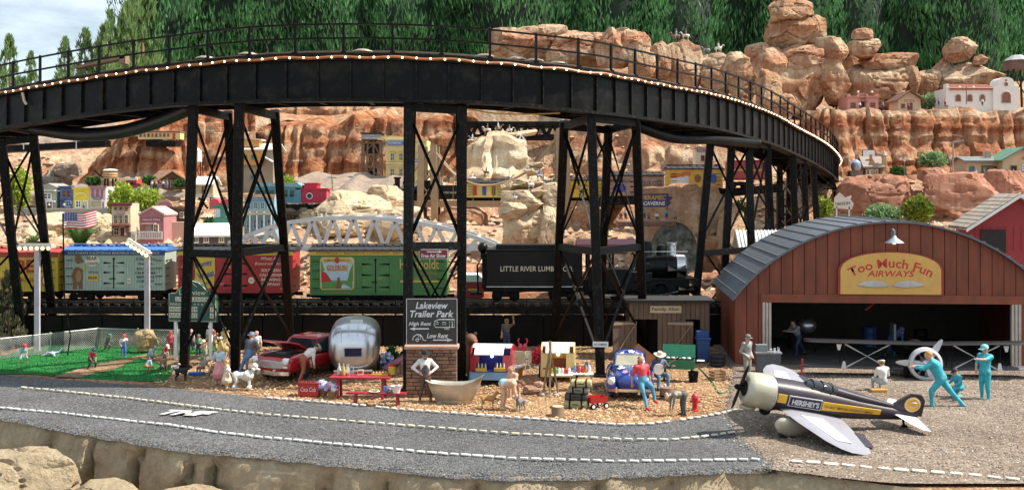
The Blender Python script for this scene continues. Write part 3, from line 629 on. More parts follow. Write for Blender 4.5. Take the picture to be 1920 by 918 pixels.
def ribbon(m,prof,i0=0,i1=None,closed=True):
    """sweeps a section of (outward, up) pairs along the bridge line; up may be a function of girder height"""
    rings=[]
    for i in range(i0,i1 or nP):rings.append([TOPL[i]+NRM[i]*o+Vector((0,0,u(Hs[i]) if callable(u) else u)) for o,u in prof])
    m.loft(rings,closed=closed)
bridge=th('girder_bridge','long curved black plate girder bridge with railing spanning the scene','bridge',(0,41,0))
BO=Vector((0,-41,0))
def bfin(m,name,mat,smooth=0):return m.fin(name,mat,bridge,smooth,loc=BO)
m=MB();ribbon(m,[(0,0),(.0, lambda h:-h+.03),(-.1, lambda h:-h+.03),(-.1,0)]);bfin(m,'girder_web',BLK)
m=MB();ribbon(m,[(.2,.0),(.2,-.07),(-.3,-.07),(-.3,0)]);bfin(m,'top_flange',BLK2)
m=MB();ribbon(m,[(.2, lambda h:-h+.1),(.2, lambda h:-h-.02),(-.35, lambda h:-h-.02),(-.35, lambda h:-h+.1)]);bfin(m,'bottom_flange',BLK2)
m=MB();ribbon(m,[(-2.5,0),(-2.5, lambda h:-h),(-2.6, lambda h:-h),(-2.6,0)]);bfin(m,'girder_web',BLK)
DECKW=pm((.11,.075,.045),.85,0,.45,2.5,.4,name='deck_timber')
m=MB();ribbon(m,[(.12,.24),(.12,.01),(-2.75,.01),(-2.75,.24)]);bfin(m,'deck_beam',DECKW)
m=MB();ribbon(m,[(.16,.20),(.16,.06),(.125,.06),(.125,.20)]);bfin(m,'deck_edge_strip',BLK2)
for o in (-.75,-1.75):
    m=MB();ribbon(m,[(o,.40),(o,.26),(o-.08,.26),(o-.08,.40)]);bfin(m,'rail',pm((.2,.16,.12),.5,.7,name='rail_steel'))
def along(step,off=0):
    out=[];u=off
    while u<ARC[-1]:
        i=int(np.searchsorted(ARC,u));i=min(max(i,1),nP-1);t=(u-ARC[i-1])/max(ARC[i]-ARC[i-1],1e-6)
        out.append((TOPL[i-1].lerp(TOPL[i],t),NRM[i-1].lerp(NRM[i],t).normalized(),Hs[i]));u+=step
    return out
up=Vector((0,0,1))
me_c={}
for P,n,h in along(1.22,.4):
    key=round(h,1)
    if key not in me_c:
        q=MB();q.box((0,.045,-h/2+.04),(.06,.08,h-.12));me_c[key]=q.mesh('stiffener',BLK2)
    put('stiffener',me_c[key],bridge,P+n*0.01+BO-up*.05,(0,0,math.atan2(n.y,n.x)-math.pi/2))
q=MB();q.box((0,0,.06),(.34,.18,.2));q.box((0,0,-.0),(.1,.1,.1));LUG=q.mesh('bolt_plate',BLK2)
q=MB();q.box((0,0,.55),(.085,.085,1.1));q.box((0,.02,.03),(.17,.17,.07));q.ell((0,0,1.1),.06,8,6);POST=q.mesh('railing_post',BLK)
rl=along(1.82,.9)
for P,n,h in rl:put('railing_post',POST,bridge,P+n*.06+up*.2+BO,(0,0,math.atan2(n.y,n.x)-math.pi/2))
for zz in (.72,1.24):
    m=MB();ribbon(m,[(.03,zz),(.10,zz),(.10,zz+.065),(.03,zz+.065)]);bfin(m,'railing_bar',BLK)
for P,n,h in along(2.0,1):
    m=MB();m.bar(P-n*.1-up*(h-.15)+BO,P-n*2.5-up*(h-.15)+BO,.18,.2);m.fin('cross_beam',BLK2,bridge)
# gentle lids on the deck
q=MB();q.lathe([(.0,.1),(.2,.085),(.36,.03),(.38,0),(.38,-.02)],16);LID=q.mesh('dome_lid',pm((.32,.27,.2),.5,.3,name='tarnished_lid'),1)
for px,lab in [(385,'round grey lid on the deck, leftmost of seven above the girder'),(465,'round lid on the deck, second from left'),(680,'round lid on the deck near the middle of the bridge'),(908,'round lid on the deck left of the rock outcrop'),(968,'round lid on the deck before the pale outcrop, second there'),(1002,'round lid on the deck before the pale outcrop, third there'),(1046,'round lid on the deck, rightmost, before the pale outcrop')]:
    D=np.interp(px,[g[0] for g in GX],[g[3] for g in GX])+.45;P=at(px,np.interp(px,[g[0] for g in GX],[g[1] for g in GX]),D)
    tag(put('dome_lid',LID,None,(P.x,P.y,P.z+.27)),lab,'lid','lids on the bridge deck')
q=MB();q.box((0,0,0),(2.1,.5,.1),M=Matrix.Rotation(R(-12),3,'Y'));q.box((.95,0,.12),(.25,.5,.35));o=q.fin('broken_track_panel',pm((.2,.13,.08),.8,0,.4,3,.3,name='old_board'),None,loc=at(190,118,45.2));tag(o,'loose tilted board lying on the left bridge deck behind the railing','board')
# string of warm bulbs along the girder top
lights=th('light_string','string of warm white bulbs along the top of the girder','string lights',(0,41,0))
CUT=317
m=MB();PIP=pm((.30,.10,.02),.5,0,.3,4,.1,name='amber_light_strip')
pts=[P+n*.26+up*(.02+.03*math.sin(i*.9)) for i,(P,n,h) in enumerate(along(.3,6.6))];m.tube([p+BO for p in pts],.055,6);m.fin('light_strip',PIP,lights)
q=MB();q.ell((0,0,0),.036,8,6);BULB=q.mesh('bulb',emit((1,.78,.48),5),3)
for P,n,h in along(.52,7):put('bulb',BULB,lights,P+n*.315+up*.015+BO)
q=MB();q.tube([(0,0,0),(.1,-.05,-.35),(.2,-.05,-.5)],.06,6);o=q.fin('loose_plug',pm((.5,.42,.3),.6,name='plug'),lights,loc=at(42,172,46.4)-Vector((0,41,0))-up*.05)
# corrugated hose sagging under the deck
hp=cat_rom([at(-120,225,50),at(-20,228,49.5),at(60,240,48.6),at(150,252,47.6),at(230,246,46.6),at(300,226,45.5),at(362,200,44.6)],.075)
m=MB();m.tube(hp,[.30 if i%2 else .255 for i in range(len(hp))],14);o=m.fin('corrugated_hose',pm((.012,.012,.013),.42,0,.3,2,.05,name='black_plastic'),None,2);tag(o,'thick black corrugated hose sagging under the left bridge deck','hose')
for pts,lab in [([at(1185,232,46.5),at(1260,258,49),at(1340,262,52),at(1420,270,56)],'black cable bundle sagging under the right half of the bridge')]:
    hp=cat_rom(pts,.1);m=MB();m.tube(hp,[.24 if i%2 else .21 for i in range(len(hp))],12);tag(m.fin('cable_bundle',BLK,None,2),lab,'cable')
m=MB();m.tube(cat_rom([at(872,203,41.8),at(930,213,42),at(1000,214,42.5),at(1050,212,43)],.3),.03,6);tag(m.fin('yellow_cable',pm((.45,.3,.06),.6,name='yellow_cable'),None),'thin yellow cable drooping under the middle of the bridge','cable')
# ---- trestle towers
LEGM=pm((.007,.007,.0075),.5,0,.7,7,.25,spec=.16,name='trestle_steel');worn(LEGM,(.05,.047,.045),.55,.8)
def speckled():
    m=LEGM;return m
def foot(px,py,D=None):
    if D is None:return gp(px,py)
    x=(px-960)*D/F;return Vector((x,D,(0 if D<56 else hill(x,D)-.6)))
def tower(label,legs,braces,struts,w=.36,group='trestle towers carrying the bridge'):
    """legs: (top point, foot point); braces: pairs of leg indices crossed by rods; struts: (i, j, t)"""
    b=sum((f for _,f in legs),Vector())/len(legs);b.z=min(f.z for _,f in legs);r=th('trestle_tower',label,'trestle',b,group=group)
    L=[(t-b,f-b) for t,f in legs]
    for t,f in L:
        m=MB();d=(f-t).normalized();m.bar(t+up*.1,f-up*.05,w,w*.8)
        m.bar(f+up*.0,f+up*.12,w*1.5,w*1.5);m.fin('leg',LEGM,r,bev=.03)
    for i,j in braces:
        for (a,c) in ((L[i],L[j]),(L[j],L[i])):
            for t0,t1 in ((.03,.49),(.52,.93)):
                m=MB();m.cyl(a[0].lerp(a[1],t0),c[0].lerp(c[1],t1),.058,8);m.fin('brace_rod',LEGM,r,1)
    for i,j,t in struts:
        m=MB();m.bar(L[i][0].lerp(L[i][1],t),L[j][0].lerp(L[j][1],t),.2,.3);m.fin('strut',LEGM,r)
    return r
def brn(i,j):return (i,j)
tower('leftmost trestle tower behind the ball field, beside the dry conifer',[(at(2,262,48.3),gp(43,652)),(at(62,256,48.6),gp(104,642)),(at(-70,275,51),foot(-120,0,53)),(at(-40,270,52),foot(-60,0,55))],[(0,1),(0,2),(1,3)],[(0,1,.5),(0,1,.01),(2,3,.01),(0,2,.01)])
tower('trestle tower astride the baseball scoreboard',[(at(363,199,43.0),gp(345,692)),(at(449,196,42.0),gp(441,697)),(at(427,214,45.6),foot(452,0,51)),(at(515,212,45.2),foot(546,0,51.5))],[(0,2),(1,3),(0,1),(2,3)],[(0,1,.545),(2,3,.54),(0,2,.01),(1,3,.01),(1,3,.54)])
tower('narrow trestle tower behind the trailer park sign',[(at(766,196,41.3),gp(765,733)),(at(867,202,41.5),gp(865,712)),(at(772,208,44),foot(762,0,49.5)),(at(862,212,44),foot(868,0,49.5))],[(0,1),(2,3)],[(0,1,.01),(0,1,.5),(0,2,.01),(1,3,.01)],.35)
tower('trestle tower with the no dumping sign, left of the family shed',[(at(1108,216,43.4),gp(1126,706)),(at(1192,226,45.8),gp(1208,664)),(at(1058,232,46),foot(1040,0,51.3)),(at(1141,240,48.2),foot(1122,0,51.6))],[(0,2),(1,3),(0,1),(2,3)],[(0,1,.01),(2,3,.01),(0,2,.01),(1,3,.01),(0,1,.52),(0,2,.52)])
tower('trestle tower right behind the hangar left corner',[(at(1404,262,56),foot(1412,0,55.6)),(at(1438,272,59.5),foot(1450,0,60)),(at(1333,262,53),foot(1297,0,53.6)),(at(1372,270,56),foot(1352,0,55.7))],[(0,2),(1,3),(0,1)],[(0,1,.01),(2,3,.01),(0,2,.01),(0,2,.56),(2,3,.56)])
tower('trestle tower standing above the hangar roof, second from right end',[(at(1486,292,64.5),foot(1492,0,65)),(at(1506,302,67.5),foot(1513,0,68)),(at(1440,290,68),foot(1440,0,69)),(at(1462,298,71),foot(1462,0,72))],[(0,2),(1,3),(0,1)],[(0,1,.01),(0,2,.01),(1,3,.01)])
tower('rightmost slim trestle post group at the bridge bend',[(at(1524,312,71.5),foot(1533,0,72)),(at(1556,330,80),foot(1572,0,80)),(at(1480,308,76),foot(1478,0,77)),(at(1510,322,84),foot(1508,0,84))],[(0,1),(0,2),(1,3)],[(0,1,.01),(0,2,.01)])
# ================================================================ TRACKS AND TRAINS
TD=53.0                       # depth of the near car sides
DK=at(0,577,52).z           # deck level of the low viaduct
via=th('low_viaduct','low black viaduct carrying the front train','viaduct',(0,52,0))
VB=pm((.008,.007,.006),.6,0,.5,1.2,.2,spec=.12,name='dark_viaduct_wall')
x0,x1=at(-260,0,52).x,at(1395,0,52).x
for i in range(22):
    w=(x1-x0)/22;m=MB();m.box((x0+w*(i+.5),.12,(DK-.35)/2-.05),(w-.05,.2,DK-.25));m.fin('wall_panel',VB,via)
m=MB();m.box(((x0+x1)/2,.45,(DK-.3)/2-.1),(x1-x0,.3,DK-.4));m.fin('wall_core',DARK,via)
m=MB();m.box(((x0+x1)/2,2,DK-.14),(x1-x0,4.2,.26));m.fin('deck',BLK2,via)
for y in (1.25,2.45):
    m=MB();m.box(((x0+x1)/2,y,DK+.17),(x1-x0,.07,.1));m.fin('rail',pm((.2,.16,.12),.4,.8,name='rail_steel2'),via)
q=MB();q.box((0,1.85,DK+.055),(.22,2.2,.1));TIE=q.mesh('tie',DARK);x=x0+.3
while x<x1:put('tie',TIE,via,(x,0,0));x+=.5
q=MB();q.box((0,-.04,DK+.2),(.07,.07,.75));VP=q.mesh('guard_post',BLK);x=x0+.5
while x<x1:put('guard_post',VP,via,(x,0,-.2));x+=1.55
for zz in (.30,.02):
    m=MB();m.box(((x0+x1)/2,-.04,DK+zz),(x1-x0,.05,.05));m.fin('guard_rail',BLK,via)
def wheelset(m,x,y0,y1,r,z=0):
    for y in (y0,y1):
        m.lathe([(r*1.08,-.05),(r*1.08,-.02),(r,-.02),(r,.08),(r*.5,.1),(.06,.1)],16,(x,y,z+r),M=Matrix.Rotation(R(90),3,'X'))
    m.cyl((x,y0,z+r),(x,y1,z+r),.05,6)
def truck(parent,x,W,z0,r=.2):
    m=MB()
    for dx in (-.42,.42):wheelset(m,x+dx,-W*.33,W*.33,r,z0)
    for y in (-W*.4,W*.4):m.box((x,y,z0+r+.02),(1.15,.08,.12));m.box((x,y,z0+r+.1),(.35,.1,.2))
    m.box((x,0,z0+r+.12),(.2,W*.8,.15));return m.fin('truck',BLK2,parent,1)
def freight_car(name,label,cat,px0,px1,yt,yb,D,body,roof,fascia=None,W=1.8,rz=0,door=True,endcol=None,ztrack=None,boards=True,group=None,grabs=True,doorx=0.02):
    """boxcar with board sides, roof with running board, doors with hinges, ladders, trucks; returns root, L, H, front y"""
    L=(px1-px0)*D/F;H=(yb-yt)*D/F;c=at((px0+px1)/2,yb,D);zt=ztrack if ztrack is not None else c.z-.55
    r=th(name,label,cat,(c.x,D+W/2,c.z),rz,1,group);f=-W/2
    m=MB();m.box((0,0,H/2),(L-.04,W-.04,H))
    if boards:
        n=int(L/.13);w=L/n
        for i in range(n):
            for sg in (-1,1):m.box((-L/2+w*(i+.5),sg*(W/2-.008),H/2),(w-.022,.024,H))
        n=int(W/.13);w=W/n
        for i in range(n):
            for sg in (-1,1):m.box((sg*(L/2-.008),-W/2+w*(i+.5),H/2),(.024,w-.022,H))
    m.fin('body',body,r)
    m=MB();e=.07;m.prism([(-W/2-e,H-.02),(W/2+e,H-.02),(W/2+e,H+.05),(0,H+.22),(-W/2-e,H+.05)],-L/2-e,L/2+e,ax='x')
    k=int(L/.4)
    for i in range(k):m.prism([(-W/2-e-.005,H+.04),(0,H+.20),(W/2+e+.005,H+.04),(W/2+e+.005,H+.075),(0,H+.25),(-W/2-e-.005,H+.075)],-L/2+L*(i+.4)/k,-L/2+L*(i+.4)/k+.06,ax='x')
    m.fin('roof',roof,r)
    m=MB();m.box((0,0,H+.28),(L+.1,.42,.04));m.fin('running_board',roof,r)
    if fascia:
        for sg in (-1,1):
            m=MB();m.box((0,sg*(W/2+.012),H-.11),(L+.02,.035,.2));m.fin('fascia',fascia,r)
    if door:
        d=MB();dx=doorx*L;dw=L*.2;dh=H*.72
        for s in (-1,1):d.box((dx+s*dw/4,f-.025,H*.44),(dw/2-.015,.03,dh))
        do=d.fin('door',body,r)
        d=MB();d.cyl((dx,f-.07,H*.44-dh/2-.05),(dx,f-.07,H*.44+dh/2+.03),.025,6);d.box((dx-.06,f-.07,H*.3),(.28,.03,.05));d.box((dx,f-.06,H*.44+dh/2),(.1,.05,.08));d.fin('lock_bar',BLK,do)
        for s in (-1,1):
            for t in (-.36,.02,.36):
                d=MB();d.prism([(dx+s*dw*.5,H*.44+t*dh-.05),(dx+s*dw*.12,H*.44+t*dh-.01),(dx+s*dw*.12,H*.44+t*dh+.01),(dx+s*dw*.5,H*.44+t*dh+.05)][::s],f-.055,f-.04);d.fin('hinge',BLK,do)
    if grabs:
        for s in (-1,1):
            for k in range(4):
                z=H*(.16+.2*k);d=MB();d.box((s*(L/2-.3),f-.05,z),(.34,.03,.03));d.fin('grab_rung',BLK,r)
                d=MB();d.box((L/2+.05,-W/2+.28,z) if s>0 else (-L/2-.05,-W/2+.28,z),(.03,.4,.03));d.fin('grab_rung',BLK,r)
    m=MB();m.box((0,0,-.08),(L-.1,W*.7,.16));m.box((0,0,-.22),(L*.45,.5,.2));m.cyl((-.5,-W*.3,-.25),(.4,-W*.3,-.25),.12,8);m.bar((-L*.3,-W*.42,-.1),(0,-W*.42,-.28),.03);m.bar((L*.3,-W*.42,-.1),(0,-W*.42,-.28),.03);m.fin('underframe',BLK2,r)
    for s in (-1,1):
        truck(r,s*L*.34,W,zt-c.z,min(.22,(c.z-zt)*.36));m=MB();m.box((s*(L/2+.14),0,-.1),(.35,.16,.16));m.fin('coupler',BLK2,r)
    return r,L,H,f-.03
CY=pm((.72,.5,.05),.5,0,.1,2,.05,name='yellow_car');CRED=pm((.42,.03,.03),.5,0,.15,2,.05,name='red_car');CGRN=pm((.07,.22,.06),.5,0,.15,2,.05,name='green_car')
CMINT=pm((.40,.48,.40),.5,0,.12,1.2,.05,name='mint_car');CBLU=pm((.05,.16,.42),.45,0,.2,2,.05,name='blue_roof');CYL=pm((.70,.47,.05),.5,0,.1,3,.05,name='gold_trim')
BROWN=pm((.22,.1,.04),.6,0,.2,4,.05,name='bear_brown');INK=pm((.03,.035,.05),.6,0,.1,4,0,name='dark_ink');CREAM=pm((.75,.68,.5),.6,0,.08,4,0,name='cream_ink');REDI=pm((.5,.03,.02),.5,0,.1,4,0,name='red_ink');GOLD=pm((.62,.45,.1),.5,0,.1,4,0,name='gold_ink');BLUI=pm((.05,.08,.35),.5,0,.1,4,0,name='blue_ink');GRNI=pm((.1,.28,.06),.5,0,.2,4,0,name='green_ink');SKYI=pm((.45,.6,.7),.5,0,.1,4,0,name='sky_ink')
BLKR=pm((.02,.02,.022),.6,0,.3,3,.1,name='black_roof')
def decal(parent,mat,poly,y,name='print',th_=.006):m=MB();m.prism(poly,y-th_,y);return m.fin(name,mat,parent)
def ellp(cx,cz,a,b,n=24,t0=0):return [(cx+a*math.cos(2*math.pi*i/n+t0),cz+b*math.sin(2*math.pi*i/n+t0)) for i in range(n)]
def rect(x0,z0,x1,z1):return [(x0,z0),(x1,z0),(x1,z1),(x0,z1)]
ZT=DK+.22
FW=.0
# yellow beer car, cut by the left frame edge
r,L,H,f=freight_car('reefer_car','yellow reefer car with big red letters at the left edge','train car',-118,108,474,546,TD,CY,pm((.42,.05,.03),.5,name='red_roof'),pm((.42,.05,.03),.5,name='red_roof2'),ztrack=ZT,group='front train cars',door=False)
txt('GOLD',REDI,r,(-.6,f,H*.68),1.5,.55,bold=.03);txt('BEER',REDI,r,(1.82,f,H*.66),1.75,.62,bold=.03);txt('CALIFORNIA',REDI,r,(.9,f,H*.3),2.2,.2)
decal(r,REDI,ellp(2.35,H*.28,.22,.26),f);decal(r,CREAM,ellp(2.35,H*.28,.17,.2),f-.008)
# bear car
r,L,H,f=freight_car('reefer_car','pale green reefer car with a standing brown bear and blue roof','train car',119,309,470,544,TD,CMINT,CBLU,pm((.02,.06,.2),.45,name='navy_trim'),ztrack=ZT,group='front train cars',doorx=0.0)
txt('SOUTHERN CALIFORNIA BREWING CO., TORRANCE',CREAM,r,(0,f-.025,H-.11),L*.9,.11)
bx=-L*.36
for pol in (ellp(bx,H*.36,.26,.45),ellp(bx+.05,H*.78,.17,.2),ellp(bx-.08,H*.9,.06,.07),ellp(bx+.12,H*.91,.06,.07),ellp(bx+.2,H*.74,.1,.075),rect(bx-.22,.06,bx-.04,.4),rect(bx+.06,.06,bx+.24,.4),ellp(bx+.2,H*.52,.16,.07)):decal(r,BROWN,pol,f-.002*random.random(),'bear_print')
decal(r,pm((.36,.2,.09),.6,name='bear_belly'),ellp(bx+.06,H*.36,.14,.28),f-.01,'bear_print');decal(r,GOLD,rect(bx+.26,H*.5,bx+.38,H*.62),f-.01)
decal(r,CREAM,ellp(bx+.72,H*.74,.36,.26),f);txt('BEAR',INK,r,(bx+.70,f-.012,H*.81),.5,.17,bold=.02);txt('COUNTRY',INK,r,(bx+.74,f-.012,H*.68),.58,.14,bold=.02);txt('refresco',INK,r,(bx+.76,f,H*.47),.5,.12,shear=.3)
decal(r,CYL,rect(bx+.5,H*.24,bx+1.0,H*.40),f);txt('BEER',INK,r,(bx+.75,f-.012,H*.32),.44,.14,bold=.02)
txt('A Handcrafted',INK,r,(L*.31,f,H*.80),.95,.16,shear=.3);txt('Beer from',INK,r,(L*.31,f,H*.68),.7,.14,shear=.3)
for i,s in enumerate(('SOUTHERN','CALIFORNIA','BREWING','COMPANY')):txt(s,INK,r,(L*.31,f,H*(.55-.105*i)),.85 if i!=1 else 1.,.12,bold=.015)
txt('B. C. Co.',INK,r,(0,f-.03,H*.62),.5,.09);decal(r,CREAM,ellp(L*.15,H*.24,.12,.13),f);txt('1896',INK,r,(L*.15,f-.012,H*.24),.16,.07);txt('CAP 50000',INK,r,(L*.31,f,H*.1),.6,.06)
# red honey car
r,L,H,f=freight_car('reefer_car','red reefer car with yellow honey sign and gold trim','train car',334,549,470,549,TD,CRED,BLKR,CYL,ztrack=ZT,group='front train cars',doorx=.0)
txt('SOUTHERN CALIFORNIA BREWING CO., TORRANCE CAL',INK,r,(0,f-.025,H-.11),L*.9,.11)
decal(r,CYL,[(-L*.36,H*.16),(-L*.27,H*.08),(-L*.19,H*.14),(-L*.175,H*.5),(-L*.18,H*.86),(-L*.27,H*.85),(-L*.365,H*.86),(-L*.35,H*.5)],f)
txt('Honey',BLUI,r,(-L*.275,f-.012,H*.68),.85,.34,(R(90),R(-14),0),bold=.03);txt('Wheat',BLUI,r,(-L*.255,f-.012,H*.44),.82,.32,(R(90),R(-14),0),bold=.03);txt('ALE',BLUI,r,(-L*.235,f-.012,H*.25),.32,.12,(R(90),R(-14),0),bold=.02)
txt('B. C. Co.',CREAM,r,(-.05,f-.03,H*.62),.5,.09);txt('Wheat Ale',CREAM,r,(L*.30,f,H*.82),.85,.17,shear=.3);txt('Brewed with Honey',CREAM,r,(L*.30,f,H*.69),1.45,.17,shear=.3)
for i,s in enumerate(('SOUTHERN','CALIFORNIA','BREWING','COMPANY')):txt(s,CREAM,r,(L*.31,f,H*(.54-.11*i)),.92 if i!=1 else 1.1,.14,bold=.015)
decal(r,CREAM,ellp(L*.14,H*.30,.15,.16),f);txt('1897',REDI,r,(L*.14,f-.012,H*.3),.2,.08);txt('501',CREAM,r,(-L*.12,f,H*.22),.22,.09);txt('LD LMT',CREAM,r,(L*.42,f,H*.1),.3,.06);txt('BCCX',CREAM,r,(-L*.44,f,H*.62),.3,.1)
# green gold rush car
r,L,H,f=freight_car('reefer_car','green reefer car with framed gold rush picture','train car',581,838,470,553,TD,CGRN,BLKR,CYL,ztrack=ZT,group='front train cars',doorx=-.02)
txt('HUMBOLDT BREWING COMPANY, ARCATA CALIFORNIA',INK,r,(0,f-.025,H-.11),L*.9,.1)
cx=-L*.30;a=.83;z0,z1=H*.12,H*.86
fr_=[(cx-a+.1,z0),(cx+a-.1,z0),(cx+a,z0+.1),(cx+a,z1-.1),(cx+a-.1,z1),(cx-a+.1,z1),(cx-a,z1-.1),(cx-a,z0+.1)]
decal(r,CYL,fr_,f);sh= lambda p,k:[((x-cx)*k+cx,(z-(z0+z1)/2)*k+(z0+z1)/2) for x,z in p];decal(r,SKYI,sh(fr_,.95),f-.008)
decal(r,GRNI,rect(cx-.74,z0+.06,cx+.74,z0+.45),f-.016);decal(r,REDI,[(cx-.76,z0+.35),(cx-.25,z0+.42),(cx-.5,z0+.8),(cx-.76,z0+.95)],f-.022);decal(r,BROWN,[(cx-.05,z0+.06),(cx+.22,z0+.06),(cx+.12,z0+.6),(cx+.02,z0+.62)],f-.03);decal(r,SKYI,[(cx+.15,z0+.08),(cx+.7,z0+.08),(cx+.3,z0+.3)],f-.028);decal(r,GRNI,[(cx+.5,z0+.4),(cx+.77,z0+.4),(cx+.77,z1-.3),(cx+.6,z0+.9)],f-.022);decal(r,GRNI,[(cx-.77,z0+.9),(cx-.6,z0+.95),(cx-.77,z1-.15)],f-.022)
decal(r,GOLD,[(cx-.72,z1-.32),(cx-.35,z1-.22),(cx+.35,z1-.22),(cx+.72,z1-.32),(cx+.7,z1-.1),(cx+.35,z1-.04),(cx-.35,z1-.04),(cx-.7,z1-.1)],f-.024);txt('HUMBOLDT BREWING CO',INK,r,(cx,f-.032,z1-.16),1.2,.1,bold=.01);decal(r,REDI,ellp(cx,z1-.15,.12,.15),f-.034)
txt('GOLDRUSH',GOLD,r,(cx,f-.03,z1-.52),1.02,.32,bold=.05);txt('GOLDRUSH',REDI,r,(cx,f-.036,z1-.52),.96,.25,bold=.0)
txt('Humboldt',GOLD,r,(L*.30,f,H*.70),1.9,.5,bold=.01);txt('Brewing',pm((.45,.2,.06),.5,name='rust_ink'),r,(L*.36,f,H*.49),.9,.18);decal(r,GOLD,rect(L*.16,H*.29,L*.44,H*.335),f);txt('CALIFORNIA',GOLD,r,(L*.32,f,H*.38),.8,.1);txt('HBCX 1987',GOLD,r,(L*.36,f,H*.2),.5,.08);txt('GOLD RUSH EXTRA PALE ALE',GOLD,r,(cx,f,H*.06),1.3,.06);txt('1ST',GOLD,r,(.1,f-.03,H*.38),.2,.09)
# ---- tender and locomotive
LB=pm((.006,.006,.0065),.36,0,.3,2,.05,spec=.22,name='loco_black');SLV=pm((.7,.7,.7),.4,.6,.1,3,.05,name='smokebox_silver')
D=52.8;k=D/F;xa,xb=912,1092
c=at((xa+xb)/2,540,D);L=(xb-xa)*k;H=(540-470)*k;W=1.8
r=th('tender','black locomotive tender lettered in white','tender',(c.x,D+W/2,c.z),group='front train cars')
m=MB();m.box((0,0,H/2),(L,W,H));m.box((0,0,H+.03),(L+.05,W+.06,.06));m.box((0,0,H+.16),(L*.8,W*.7,.25));m.fin('tank',LB,r,bev=.03)
m=MB();m.box((0,0,-.1),(L+.3,W*.9,.16));m.fin('frame',BLK2,r);m=MB();m.box((0,-W/2-.005,.07),(L,.02,.045));m.fin('white_stripe',pm((.6,.6,.58),.5,name='stripe_white'),r)
for s in (-1,1):truck(r,s*L*.3,W,ZT-c.z,.24)
txt('LITTLE RIVER LUMBER CO.',CREAM,r,(.12,-W/2-.012,H*.52),3.5,.25,bold=.008)
m=MB();m.ell((-L/2-.2,0,H+.1),(.25,.25,.28),14,10);m.cyl((-L/2-.2,0,H-.4),(-L/2-.2,0,H),.1,8);m.fin('backup_lamp',LB,r,1)
m=MB();m.box((-L/2-.12,0,H*.45),(.2,W*.8,H*.9));m.tube([(-L/2-.1,-.6,H*.9),(-L/2-.45,-.6,H*.6),(-L/2-.4,-.6,-.3)],.05,6);m.box((-L/2-.5,0,-.3),(.6,1.2,.12));m.fin('rear_ladder',BLK2,r)
loco=th('steam_locomotive','black steam locomotive with number 2147 on its cab','locomotive',(at(1200,540,D).x,D+W/2,at(0,545,D).z));O=loco.location.copy()
def lp(px,py,y=0):p=at(px,py,D);return Vector((p.x-O.x,y,p.z-O.z))
a,b=lp(1102,545),lp(1196,462)
m=MB();m.box(((a.x+b.x)/2,0,(a.z+lp(0,505).z)/2),(b.x-a.x,W,lp(0,505).z-a.z))
for x in np.linspace(a.x+.06,b.x-.06,3):m.box((x,-W/2+.05,lp(0,488).z),(.12,.1,.95));m.box((x,W/2-.05,lp(0,488).z),(.12,.1,.95))
m.box(((a.x+b.x)/2,0,lp(0,468).z),(b.x-a.x,W,.2));m.fin('cab',LB,loco,bev=.02)
m=MB();m.prism([(-W/2-.12,lp(0,464).z),(W/2+.12,lp(0,464).z),(W/2,lp(0,458).z),(0,lp(0,449).z),(-W/2,lp(0,458).z)],a.x-.5,b.x+.15,ax='x');m.fin('cab_roof',pm((.2,.02,.03),.45,name='maroon'),loco)
txt('2147',CREAM,loco,(lp(1186,502).x,-W/2-.012,lp(0,502).z),.46,.2,bold=.01);m=MB();m.box((lp(1186,0).x,-W/2-.006,lp(0,496).z),(.5,.01,.02));m.box((lp(1186,0).x,-W/2-.006,lp(0,509).z),(.5,.01,.02));m.fin('number_rule',CREAM,loco)
XR_=Matrix.Rotation(R(90),3,'Y');x2=lp(1190,0).x;x3=lp(1272,0).x;x4=lp(1288,0).x;zc=lp(0,502).z
m=MB();m.lathe([(.02,0),(.62,0),(.60,x3-x2),(.02,x3-x2)],24,(x2,0,zc),M=XR_);
for t in (.25,.5,.75):m.lathe([(.63,-.03),(.64,-.02),(.64,.02),(.63,.03)],24,(x2+(x3-x2)*t,0,zc),M=XR_,cap=False)
m.fin('boiler',LB,loco,1)
m=MB();m.lathe([(.6,0),(.58,(x4-x3)),(.5,x4-x3+.08),(.1,x4-x3+.14),(.02,x4-x3+.15)],24,(x3,0,zc),M=XR_);m.fin('smokebox',SLV,loco,1)
def dome(px,w,py,name='dome',mat=LB):
    p=lp(px,py);m=MB();m.lathe([(w*1.15,zc+.5),(w,zc+.62),(w,p.z-.18),(w*.8,p.z-.05),(w*.4,p.z),(.01,p.z+.01)],16,(p.x,0,0));m.fin(name,mat,loco,1)
dome(1215,.3,452,'sand_dome');dome(1245,.26,459,'steam_dome')
p=lp(1265,456);m=MB();m.lathe([(.24,zc+.45),(.2,zc+.6),(.2,p.z-.1),(.24,p.z-.06),(.24,p.z),(.17,p.z),(.17,p.z-.3)],16,(p.x,0,0));m.fin('smokestack',SILV,loco,1)
m=MB();m.cyl(lp(1252,508,-.7),lp(1287,508,-.7),.3,14);m.fin('air_tank',LB,loco,1)
m=MB();m.box(((x2+x4)/2,0,lp(0,523).z),(x4-x2+.9,W*1.05,.08));m.box((x4+.5,0,lp(0,530).z),(.25,W,.3));m.fin('running_board',LB,loco);m=MB();m.tube([lp(1100,472,-.8),lp(1200,472,-.8),lp(1290,472,-.72)],.025,6);m.fin('hand_rail',CHROME,loco)
m=MB();m.box((lp(1205,0).x,-.85,lp(0,520).z),(.9,.3,.5));m.box((lp(1205,0).x,-.85,lp(0,500).z),(.7,.3,.35));m.fin('air_pump',LB,loco,bev=.05)
